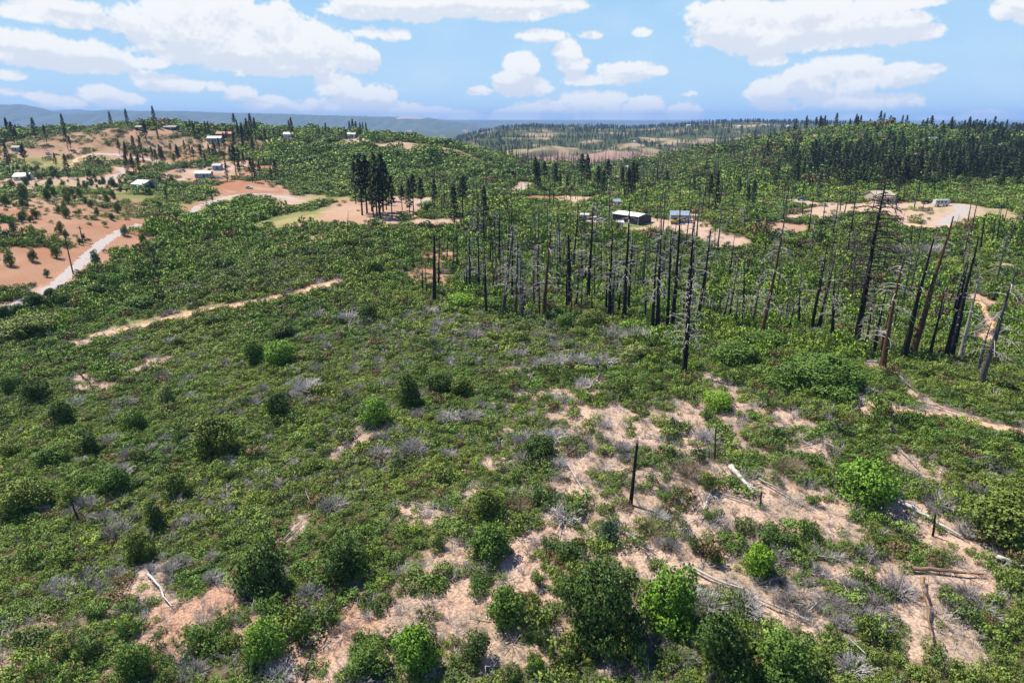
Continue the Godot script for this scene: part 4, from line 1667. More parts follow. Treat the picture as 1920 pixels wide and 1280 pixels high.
func pines() -> void:
	var stem := bark("pine_bark", Color(0.085, 0.06, 0.045))
	for q in [[64, 16, 0.95, 0.34, 3.0, 0.35], [58, 16, 0.95, 0.42, 2.7, 0.45], [74, 15, 0.95, 0.2, 3.3, 0.3], [54, 15, 1.0, 0.48, 3.2, 0.5], [70, 15, 0.95, 0.12, 3.0, 0.3]]:
		var m := pine_meshes(q[0], q[1], q[2], q[3], q[4], q[5])
		var o := Node3D.new()
		part(o, "trunk", m[0].mesh(stem))
		part(o, "crown", m[1].mesh(leaf_mat("pine")))
		pine_protos.append(o)
	var i := 0
	for q in [[-83.6, 356.3, 22.3, "dark green pine, first from left of those in the dense grove on the orange clearing", "pines in the dense grove on the orange clearing"],
		[-68.4, 302.1, 25.1, "tall pine, second from left of those in the dense grove on the orange clearing", "pines in the dense grove on the orange clearing"],
		[-67.4, 307.9, 26.2, "tall pine, third from left of those in the dense grove on the orange clearing", "pines in the dense grove on the orange clearing"],
		[-66.2, 312.9, 23.1, "dark green pine, fourth from left of those in the dense grove on the orange clearing", "pines in the dense grove on the orange clearing"],
		[-62.6, 298.6, 21.4, "dark green pine, fifth from left of those in the dense grove on the orange clearing", "pines in the dense grove on the orange clearing"],
		[-71.1, 348.1, 26, "tall pine, sixth from left of those in the dense grove on the orange clearing", "pines in the dense grove on the orange clearing"],
		[-59.8, 292.9, 24.6, "dark green pine, seventh from left of those in the dense grove on the orange clearing", "pines in the dense grove on the orange clearing"],
		[-61.1, 304.6, 22.5, "dark green pine, eighth from left of those in the dense grove on the orange clearing", "pines in the dense grove on the orange clearing"],
		[-58.1, 291.6, 22.5, "dark green pine, ninth from left of those in the dense grove on the orange clearing", "pines in the dense grove on the orange clearing"],
		[-60.9, 313.2, 26.4, "tall pine, tenth from left of those in the dense grove on the orange clearing", "pines in the dense grove on the orange clearing"],
		[-70.3, 365.9, 22, "dark green pine, eleventh from left of those in the dense grove on the orange clearing", "pines in the dense grove on the orange clearing"],
		[-60.5, 319.3, 22.8, "dark green pine, twelfth from left of those in the dense grove on the orange clearing", "pines in the dense grove on the orange clearing"],
		[-52.8, 290.8, 18.7, "dark green pine, thirteenth from left of those in the dense grove on the orange clearing", "pines in the dense grove on the orange clearing"],
		[-52.9, 319.4, 12, "dark green pine, first from left of those along the edge right of the clearing", "pines along the edge right of the clearing"],
		[-47.6, 307.9, 15.7, "dark green pine, second from left of those along the edge right of the clearing", "pines along the edge right of the clearing"],
		[-47.2, 317.7, 17.4, "dark green pine, third from left of those along the edge right of the clearing", "pines along the edge right of the clearing"],
		[-44.5, 325.8, 15.3, "dark green pine, fourth from left of those along the edge right of the clearing", "pines along the edge right of the clearing"],
		[-37.2, 319.1, 15.7, "dark green pine, fifth from left of those along the edge right of the clearing", "pines along the edge right of the clearing"],
		[-24.9, 284.1, 17.8, "dark green pine, sixth from left of those along the edge right of the clearing", "pines along the edge right of the clearing"],
		[-23, 310.6, 18.5, "dark green pine, seventh from left of those along the edge right of the clearing", "pines along the edge right of the clearing"],
		[-11.9, 282.1, 17.9, "dark green pine, eighth from left of those along the edge right of the clearing", "pines along the edge right of the clearing"],
		[14.5, 422.3, 21.1, "dark green pine, first from left of those in the middle grove beyond the lane", "pines in the middle grove beyond the lane"],
		[16.3, 426, 18.4, "dark green pine, second from left of those in the middle grove beyond the lane", "pines in the middle grove beyond the lane"],
		[21.1, 441, 17.6, "dark green pine, third from left of those in the middle grove beyond the lane", "pines in the middle grove beyond the lane"],
		[27.6, 432.2, 17.3, "dark green pine, fourth from left of those in the middle grove beyond the lane", "pines in the middle grove beyond the lane"],
		[30.6, 425.8, 11.2, "dark green pine, fifth from left of those in the middle grove beyond the lane", "pines in the middle grove beyond the lane"],
		[35.6, 434.1, 10.1, "dark green pine, sixth from left of those in the middle grove beyond the lane", "pines in the middle grove beyond the lane"],
		[48.6, 470.3, 24.1, "dark green pine, seventh from left of those in the middle grove beyond the lane", "pines in the middle grove beyond the lane"],
		[49.6, 445.3, 23.2, "dark green pine, eighth from left of those in the middle grove beyond the lane", "pines in the middle grove beyond the lane"],
		[52.4, 410.5, 18.1, "dark green pine, ninth from left of those in the middle grove beyond the lane", "pines in the middle grove beyond the lane"],
		[56.7, 418, 15.2, "dark green pine, tenth from left of those in the middle grove beyond the lane", "pines in the middle grove beyond the lane"],
		[64.2, 452.8, 20.9, "dark green pine, eleventh from left of those in the middle grove beyond the lane", "pines in the middle grove beyond the lane"],
		[67.1, 410, 18.1, "dark green pine, twelfth from left of those in the middle grove beyond the lane", "pines in the middle grove beyond the lane"],
		[67.9, 391.4, 17.3, "dark green pine, thirteenth from left of those in the middle grove beyond the lane", "pines in the middle grove beyond the lane"],
		[70, 391, 21.7, "dark green pine, fourteenth from left of those in the middle grove beyond the lane", "pines in the middle grove beyond the lane"],
		[73.1, 397.7, 20, "dark green pine, fifteenth from left of those in the middle grove beyond the lane", "pines in the middle grove beyond the lane"],
		[112.2, 486.7, 11.3, "dark green pine, first from left of those below the right hill beside the burnt ravine", "pines below the right hill beside the burnt ravine"],
		[114.3, 421.6, 10.5, "dark green pine, second from left of those below the right hill beside the burnt ravine", "pines below the right hill beside the burnt ravine"],
		[96, 324.5, 17.5, "dark green pine, third from left of those below the right hill beside the burnt ravine", "pines below the right hill beside the burnt ravine"],
		[97.4, 318.6, 19.6, "dark green pine, fourth from left of those below the right hill beside the burnt ravine", "pines below the right hill beside the burnt ravine"],
		[129.1, 380.1, 11.8, "dark green pine, fifth from left of those below the right hill beside the burnt ravine", "pines below the right hill beside the burnt ravine"],
		[113.4, 320.5, 12.6, "dark green pine, sixth from left of those below the right hill beside the burnt ravine", "pines below the right hill beside the burnt ravine"],
		[119, 329.4, 14.2, "dark green pine, seventh from left of those below the right hill beside the burnt ravine", "pines below the right hill beside the burnt ravine"],
		[-291.7, 641.1, 11.3, "dark green pine, first from left of those on the left ridge against the sky", "pines on the left ridge against the sky"],
		[-294.5, 661.3, 13.5, "dark green pine, second from left of those on the left ridge against the sky", "pines on the left ridge against the sky"],
		[-292, 662.5, 13.1, "dark green pine, third from left of those on the left ridge against the sky", "pines on the left ridge against the sky"],
		[-266, 639.7, 13.6, "dark green pine, fourth from left of those on the left ridge against the sky", "pines on the left ridge against the sky"],
		[-260.4, 652.9, 13.9, "dark green pine, fifth from left of those on the left ridge against the sky", "pines on the left ridge against the sky"],
		[-244.2, 619.6, 19.1, "dark green pine, sixth from left of those on the left ridge against the sky", "pines on the left ridge against the sky"],
		[-248.6, 645.4, 21.2, "dark green pine, seventh from left of those on the left ridge against the sky", "pines on the left ridge against the sky"],
		[-251.6, 663.7, 22.2, "dark green pine, eighth from left of those on the left ridge against the sky", "pines on the left ridge against the sky"],
		[-243.5, 652.2, 19.5, "dark green pine, ninth from left of those on the left ridge against the sky", "pines on the left ridge against the sky"],
		[-226.9, 630, 15.3, "dark green pine, tenth from left of those on the left ridge against the sky", "pines on the left ridge against the sky"],
		[-229.4, 661.9, 8.7, "dark green pine, eleventh from left of those on the left ridge against the sky", "pines on the left ridge against the sky"],
		[-222.4, 657.4, 9.2, "dark green pine, twelfth from left of those on the left ridge against the sky", "pines on the left ridge against the sky"],
		[-183.6, 655.3, 9.1, "dark green pine, first from left of those along the ridge crest beside the white house", "pines along the ridge crest beside the white house"],
		[-179.7, 663.9, 11.7, "dark green pine, second from left of those along the ridge crest beside the white house", "pines along the ridge crest beside the white house"],
		[-168.4, 643.3, 7.6, "dark green pine, third from left of those along the ridge crest beside the white house", "pines along the ridge crest beside the white house"],
		[-156.4, 630.6, 8.8, "dark green pine, fourth from left of those along the ridge crest beside the white house", "pines along the ridge crest beside the white house"],
		[-152.5, 630.4, 10.2, "dark green pine, fifth from left of those along the ridge crest beside the white house", "pines along the ridge crest beside the white house"],
		[-161.1, 683.3, 14, "dark green pine, sixth from left of those along the ridge crest beside the white house", "pines along the ridge crest beside the white house"],
		[-156.1, 675, 15.8, "dark green pine, seventh from left of those along the ridge crest beside the white house", "pines along the ridge crest beside the white house"],
		[-151.5, 668.4, 14.2, "dark green pine, eighth from left of those along the ridge crest beside the white house", "pines along the ridge crest beside the white house"],
		[-150, 680.6, 13.4, "dark green pine, ninth from left of those along the ridge crest beside the white house", "pines along the ridge crest beside the white house"],
		[-148.1, 683.9, 14, "dark green pine, tenth from left of those along the ridge crest beside the white house", "pines along the ridge crest beside the white house"],
		[-143, 674.8, 13.3, "dark green pine, eleventh from left of those along the ridge crest beside the white house", "pines along the ridge crest beside the white house"],
		[-323.5, 1578.7, 46, "tall pine, twelfth from left of those along the ridge crest beside the white house", "pines along the ridge crest beside the white house"],
		[-310.1, 1578.7, 46, "tall pine, thirteenth from left of those along the ridge crest beside the white house", "pines along the ridge crest beside the white house"],
		[-296.6, 1579.1, 46, "tall pine, fourteenth from left of those along the ridge crest beside the white house", "pines along the ridge crest beside the white house"],
		[-290.5, 1578.7, 46, "tall pine, fifteenth from left of those along the ridge crest beside the white house", "pines along the ridge crest beside the white house"],
		[-1116.9, 1585.8, 23.3, "dark green pine, first from left of those far up on the grassy left hill", "pines far up on the grassy left hill"],
		[-1098.6, 1585, 25.1, "tall pine, second from left of those far up on the grassy left hill", "pines far up on the grassy left hill"],
		[-1088.8, 1585.4, 24.4, "dark green pine, third from left of those far up on the grassy left hill", "pines far up on the grassy left hill"],
		[-1086.4, 1585.8, 26.8, "tall pine, fourth from left of those far up on the grassy left hill", "pines far up on the grassy left hill"],
		[-1055.9, 1585.8, 24.6, "dark green pine, fifth from left of those far up on the grassy left hill", "pines far up on the grassy left hill"],
		[-391, 600.9, 19.5, "dark green pine, sixth from left of those far up on the grassy left hill", "pines far up on the grassy left hill"],
		[-384.3, 594.4, 13.2, "dark green pine, seventh from left of those far up on the grassy left hill", "pines far up on the grassy left hill"],
		[-994.9, 1583.4, 26.1, "tall pine, eighth from left of those far up on the grassy left hill", "pines far up on the grassy left hill"],
		[-415.8, 674.2, 3.9, "dark green pine, ninth from left of those far up on the grassy left hill", "pines far up on the grassy left hill"],
		[-344.4, 641.9, 8.4, "dark green pine, tenth from left of those far up on the grassy left hill", "pines far up on the grassy left hill"],
		[-343.3, 642.7, 7, "dark green pine, eleventh from left of those far up on the grassy left hill", "pines far up on the grassy left hill"],
		[-337.9, 586.7, 12.2, "dark green pine, first from left of those on the left slope above the trailers", "pines on the left slope above the trailers"],
		[-327.1, 576.6, 15.5, "dark green pine, second from left of those on the left slope above the trailers", "pines on the left slope above the trailers"],
		[-320.7, 565, 15.2, "dark green pine, third from left of those on the left slope above the trailers", "pines on the left slope above the trailers"],
		[-268.2, 471, 16.1, "dark green pine, fourth from left of those on the left slope above the trailers", "pines on the left slope above the trailers"],
		[-327.7, 591.5, 16.2, "dark green pine, fifth from left of those on the left slope above the trailers", "pines on the left slope above the trailers"],
		[-259.6, 463.2, 15.9, "dark green pine, sixth from left of those on the left slope above the trailers", "pines on the left slope above the trailers"],
		[-324.6, 596.4, 15, "dark green pine, seventh from left of those on the left slope above the trailers", "pines on the left slope above the trailers"],
		[-260.6, 472.7, 14.4, "dark green pine, eighth from left of those on the left slope above the trailers", "pines on the left slope above the trailers"],
		[-302.1, 570.9, 14.1, "dark green pine, ninth from left of those on the left slope above the trailers", "pines on the left slope above the trailers"],
		[-295.8, 564.5, 12.7, "dark green pine, tenth from left of those on the left slope above the trailers", "pines on the left slope above the trailers"],
		[-291.8, 566.3, 13.6, "dark green pine, eleventh from left of those on the left slope above the trailers", "pines on the left slope above the trailers"],
		[-287.1, 558.6, 15.9, "dark green pine, twelfth from left of those on the left slope above the trailers", "pines on the left slope above the trailers"],
		[-301.7, 602.5, 10.3, "dark green pine, thirteenth from left of those on the left slope above the trailers", "pines on the left slope above the trailers"],
		[-293.5, 596.6, 11.1, "dark green pine, fourteenth from left of those on the left slope above the trailers", "pines on the left slope above the trailers"],
		[-257.3, 523.2, 15, "dark green pine, fifteenth from left of those on the left slope above the trailers", "pines on the left slope above the trailers"],
		[-289, 602.3, 11.6, "dark green pine, sixteenth from left of those on the left slope above the trailers", "pines on the left slope above the trailers"],
		[-281.5, 595.8, 9.8, "dark green pine, seventeenth from left of those on the left slope above the trailers", "pines on the left slope above the trailers"],
		[-263.2, 561.5, 11.4, "dark green pine, eighteenth from left of those on the left slope above the trailers", "pines on the left slope above the trailers"],
		[-261.8, 571.7, 12, "dark green pine, nineteenth from left of those on the left slope above the trailers", "pines on the left slope above the trailers"],
		[-252.3, 567.4, 11.9, "dark green pine, twentieth from left of those on the left slope above the trailers", "pines on the left slope above the trailers"],
		[-186.3, 359.3, 5.9, "dark green pine, first from left of those among the trailers and yards", "pines among the trailers and yards"],
		[-232.1, 513, 9.7, "dark green pine, second from left of those among the trailers and yards", "pines among the trailers and yards"],
		[-162.4, 361, 6.2, "dark green pine, third from left of those among the trailers and yards", "pines among the trailers and yards"],
		[-258, 589.9, 13.2, "dark green pine, fourth from left of those among the trailers and yards", "pines among the trailers and yards"],
		[-232.6, 534, 14, "dark green pine, fifth from left of those among the trailers and yards", "pines among the trailers and yards"],
		[-256.8, 598.7, 13.3, "dark green pine, sixth from left of those among the trailers and yards", "pines among the trailers and yards"],
		[-255.5, 607.4, 15.7, "dark green pine, seventh from left of those among the trailers and yards", "pines among the trailers and yards"],
		[-212.5, 501.8, 10.3, "dark green pine, eighth from left of those among the trailers and yards", "pines among the trailers and yards"],
		[-185.1, 437.2, 13.4, "dark green pine, ninth from left of those among the trailers and yards", "pines among the trailers and yards"],
		[-217.9, 525.9, 11.1, "dark green pine, tenth from left of those among the trailers and yards", "pines among the trailers and yards"],
		[-245.9, 604.7, 15.7, "dark green pine, eleventh from left of those among the trailers and yards", "pines among the trailers and yards"],
		[-201.8, 501, 13.2, "dark green pine, twelfth from left of those among the trailers and yards", "pines among the trailers and yards"],
		[-178.4, 441.5, 12.2, "dark green pine, thirteenth from left of those among the trailers and yards", "pines among the trailers and yards"],
		[-232.5, 590.2, 15.3, "dark green pine, fourteenth from left of those among the trailers and yards", "pines among the trailers and yards"],
		[-192.6, 486.5, 12.2, "dark green pine, fifteenth from left of those among the trailers and yards", "pines among the trailers and yards"],
		[-166.2, 430.3, 15.5, "dark green pine, sixteenth from left of those among the trailers and yards", "pines among the trailers and yards"],
		[-162.7, 425.4, 14.3, "dark green pine, seventeenth from left of those among the trailers and yards", "pines among the trailers and yards"],
		[-163.1, 435.8, 12.7, "dark green pine, eighteenth from left of those among the trailers and yards", "pines among the trailers and yards"],
		[-153.7, 429.6, 10.2, "dark green pine, nineteenth from left of those among the trailers and yards", "pines among the trailers and yards"],
		[-157.6, 449.3, 12.7, "dark green pine, twentieth from left of those among the trailers and yards", "pines among the trailers and yards"],
		[-72.1, 596.3, 5.8, "dark green pine, first from left of those in the gap between the hills", "pines in the gap between the hills"],
		[-61.7, 635.1, 4.7, "dark green pine, second from left of those in the gap between the hills", "pines in the gap between the hills"],
		[-24.4, 1564.7, 26.2, "tall pine, third from left of those in the gap between the hills", "pines in the gap between the hills"],
		[-14.6, 1564.7, 28.6, "tall pine, fourth from left of those in the gap between the hills", "pines in the gap between the hills"],
		[-6.1, 1564.3, 31.1, "tall pine, fifth from left of those in the gap between the hills", "pines in the gap between the hills"],
		[0, 1564.7, 30, "tall pine, sixth from left of those in the gap between the hills", "pines in the gap between the hills"],
		[142.4, 1480.6, 14.4, "dark green pine, seventh from left of those in the gap between the hills", "pines in the gap between the hills"]]:
		var label: String = q[3]
		var group: String = q[4]
		plant_pine(q[0], q[1], q[2], label, group, i % 4 if label.contains("grove") or label.contains("edge") else i % 5)
		i += 1
	# pines scattered over the left hillside
	var crowns := ["open-crowned", "high-crowned", "full", "bare-stemmed", "low-skirted"]
	i = 0
	while i < 40:
		var x := rng.randf_range(-560.0, -130.0)
		var d := rng.randf_range(420.0, 720.0)
		if x / d < -0.86 or x / d > -0.3 or big.get_noise_2d(x * 1.5 + 900.0, d * 1.5) < 0.0 or read_plan(bare_p, x, d) > 0.8:
			continue
		i += 1
		var h := rng.randf_range(9.0, 21.0)
		var which := rng.randi() % 5
		plant_pine(x, d, h, "%s %s pine on the left hillside, %s" % [size_word(h, 12.0, 17.0), crowns[which], beside(x, d, left_marks)], "pines scattered over the left hillside", which)
	# the conifers that clothe the right hill, and those on its crest
	var shapes := ["open-crowned", "high-crowned", "full", "bare-stemmed", "low-skirted"]
	var spots := []
	while spots.size() < 128:
		var x := rng.randf_range(120.0, 640.0)
		var d := rng.randf_range(385.0, 900.0)
		var u := x / d
		if u < 0.40 or u > 0.86:
			continue
		var n := big.get_noise_2d(x * 1.3 + 500.0, d * 1.3)
		var low := exp(-pow((d - (470.0 if u < 0.62 else 520.0)) / 95.0, 2))
		var crest := smoothstep(760.0, 830.0, d) * 0.8
		if rng.randf() < (low * 0.8 * smoothstep(0.38, 0.56, u) + crest) * smoothstep(-0.5, 0.1, n):
			spots.append(Vector2(x, d))
	for s in spots:
		if read_plan(bare_p, s.x, s.y) > 0.5:
			continue
		var up: bool = s.y > 740.0
		var h := rng.randf_range(11.0, 20.0) * (1.0 if not up else 1.1)
		var which: int = [2, 4, 0][rng.randi() % 3] if not up else rng.randi() % 5
		plant_pine(s.x, s.y, h, "%s %s conifer on the hill crest, %s" % [size_word(h, 14.0, 18.0), shapes[which], beside(s.x, s.y, hill_marks)] if up else "%s %s conifer in the hillside wood, %s" % [size_word(h, 14.0, 17.0), shapes[which], beside(s.x, s.y, hill_marks)], "conifers of the right hill crest" if up else "conifers of the right hillside wood", which)


func plant_pine(x: float, d: float, h: float, label: String, group: String, which: int) -> void:
	var o := copy_of(pine_protos[which])
	o.position = on(x, d)
	o.rotation.y = rng.randf() * TAU
	var wide := h / 20.0 * rng.randf_range(0.8, 1.15)
	o.scale = Vector3(wide, h / 20.0, wide)
	tag(o, "pine_tree", label, "tree", group)


# ------------------------------------------------------------------ burnt trunks

var bleached: StandardMaterial3D
var tones := []


func bough(s: Shape, from: Vector3, dir: Vector3, reach: float, droop: float, r: float, col: Color, twigs: int) -> void:
	var pts := PackedVector3Array()
	var rad := PackedFloat32Array()
	var bend := any_direction() * 0.12
	for k in 6:
		var u := k / 5.0
		pts.append(from + dir * reach * u * (1.0 - 0.12 * u) + Vector3(0, (0.22 * u - droop * u * u) * reach, 0) + bend * reach * u * u)
		rad.append(lerpf(r, r * 0.3, u))
	s.tube(pts, rad, 4, col)
	for t in twigs:
		var k := rng.randi_range(2, 4)
		var side := (dir.cross(Vector3.UP) * (1 if t % 2 else -1) + dir * 0.8 + any_direction() * 0.4).normalized()
		var q := pts[k]
		var l := reach * rng.randf_range(0.18, 0.36)
		s.tube(PackedVector3Array([q, q + side * l * 0.6 + Vector3(0, 0.04 * l, 0), q + side * l + Vector3(0, -0.28 * l, 0)]), PackedFloat32Array([r * 0.5, r * 0.38, r * 0.2]), 3, col)


# kinds: 0 bare pole, 1 short stubs, 2 pale drooping boughs, 3 thick and broken, 4 forked; all 16 m tall
func snag_proto(kind: int) -> Node3D:
	var o := Node3D.new()
	var t := Shape.new()
	var r: float = [0.36, 0.38, 0.40, 0.5, 0.28][kind]
	var pts := PackedVector3Array()
	var rad := PackedFloat32Array()
	var wob := Vector3.ZERO
	for k in 9:
		var u := k / 8.0
		pts.append(Vector3(0, u * 16.6 - 0.6, 0) + wob)
		wob += Vector3(rng.randf_range(-1, 1), 0, rng.randf_range(-1, 1)) * 0.07
		rad.append(r * (1.25 if k == 0 else 1.0) * lerpf(1.0, 0.38 if kind == 3 else 0.16, pow(u, 0.9)))
	t.tube(pts, rad, 8, Color.WHITE, 0.45, true, rng)
	part(o, "trunk", t.mesh(tones[0]))
	var b := Shape.new()
	var n: int = [9, 20, 30, 9, 9][kind]
	for k in n:
		var u: float = rng.randf_range([0.5, 0.3, 0.3, 0.45, 0.45][kind], 0.98)
		var a := rng.randf() * TAU
		var dir := Vector3(cos(a), rng.randf_range(-0.1, 0.2), sin(a)).normalized()
		var at := pts[int(u * 8)].lerp(pts[mini(int(u * 8) + 1, 8)], fmod(u * 8, 1.0))
		match kind:
			2:
				bough(b, at, dir, (3.9 * pow(1.0 - u, 0.6) + 0.8) * rng.randf_range(0.55, 1.15), rng.randf_range(0.35, 0.8), 0.068, Color.WHITE * rng.randf_range(0.6, 1.15), 3)
			4:
				bough(b, at, (dir + Vector3.UP * 0.9).normalized(), rng.randf_range(1.5, 3.8), -0.1, 0.085, Color.WHITE, 3)
			_:
				bough(b, at, dir, rng.randf_range(0.4, 1.5), rng.randf_range(0.0, 0.5), 0.06, Color.WHITE * rng.randf_range(0.35, 0.9), 2)
	var br := part(o, "branches", b.mesh(bleached))
	br.set_meta("kind", "stuff")
	return o


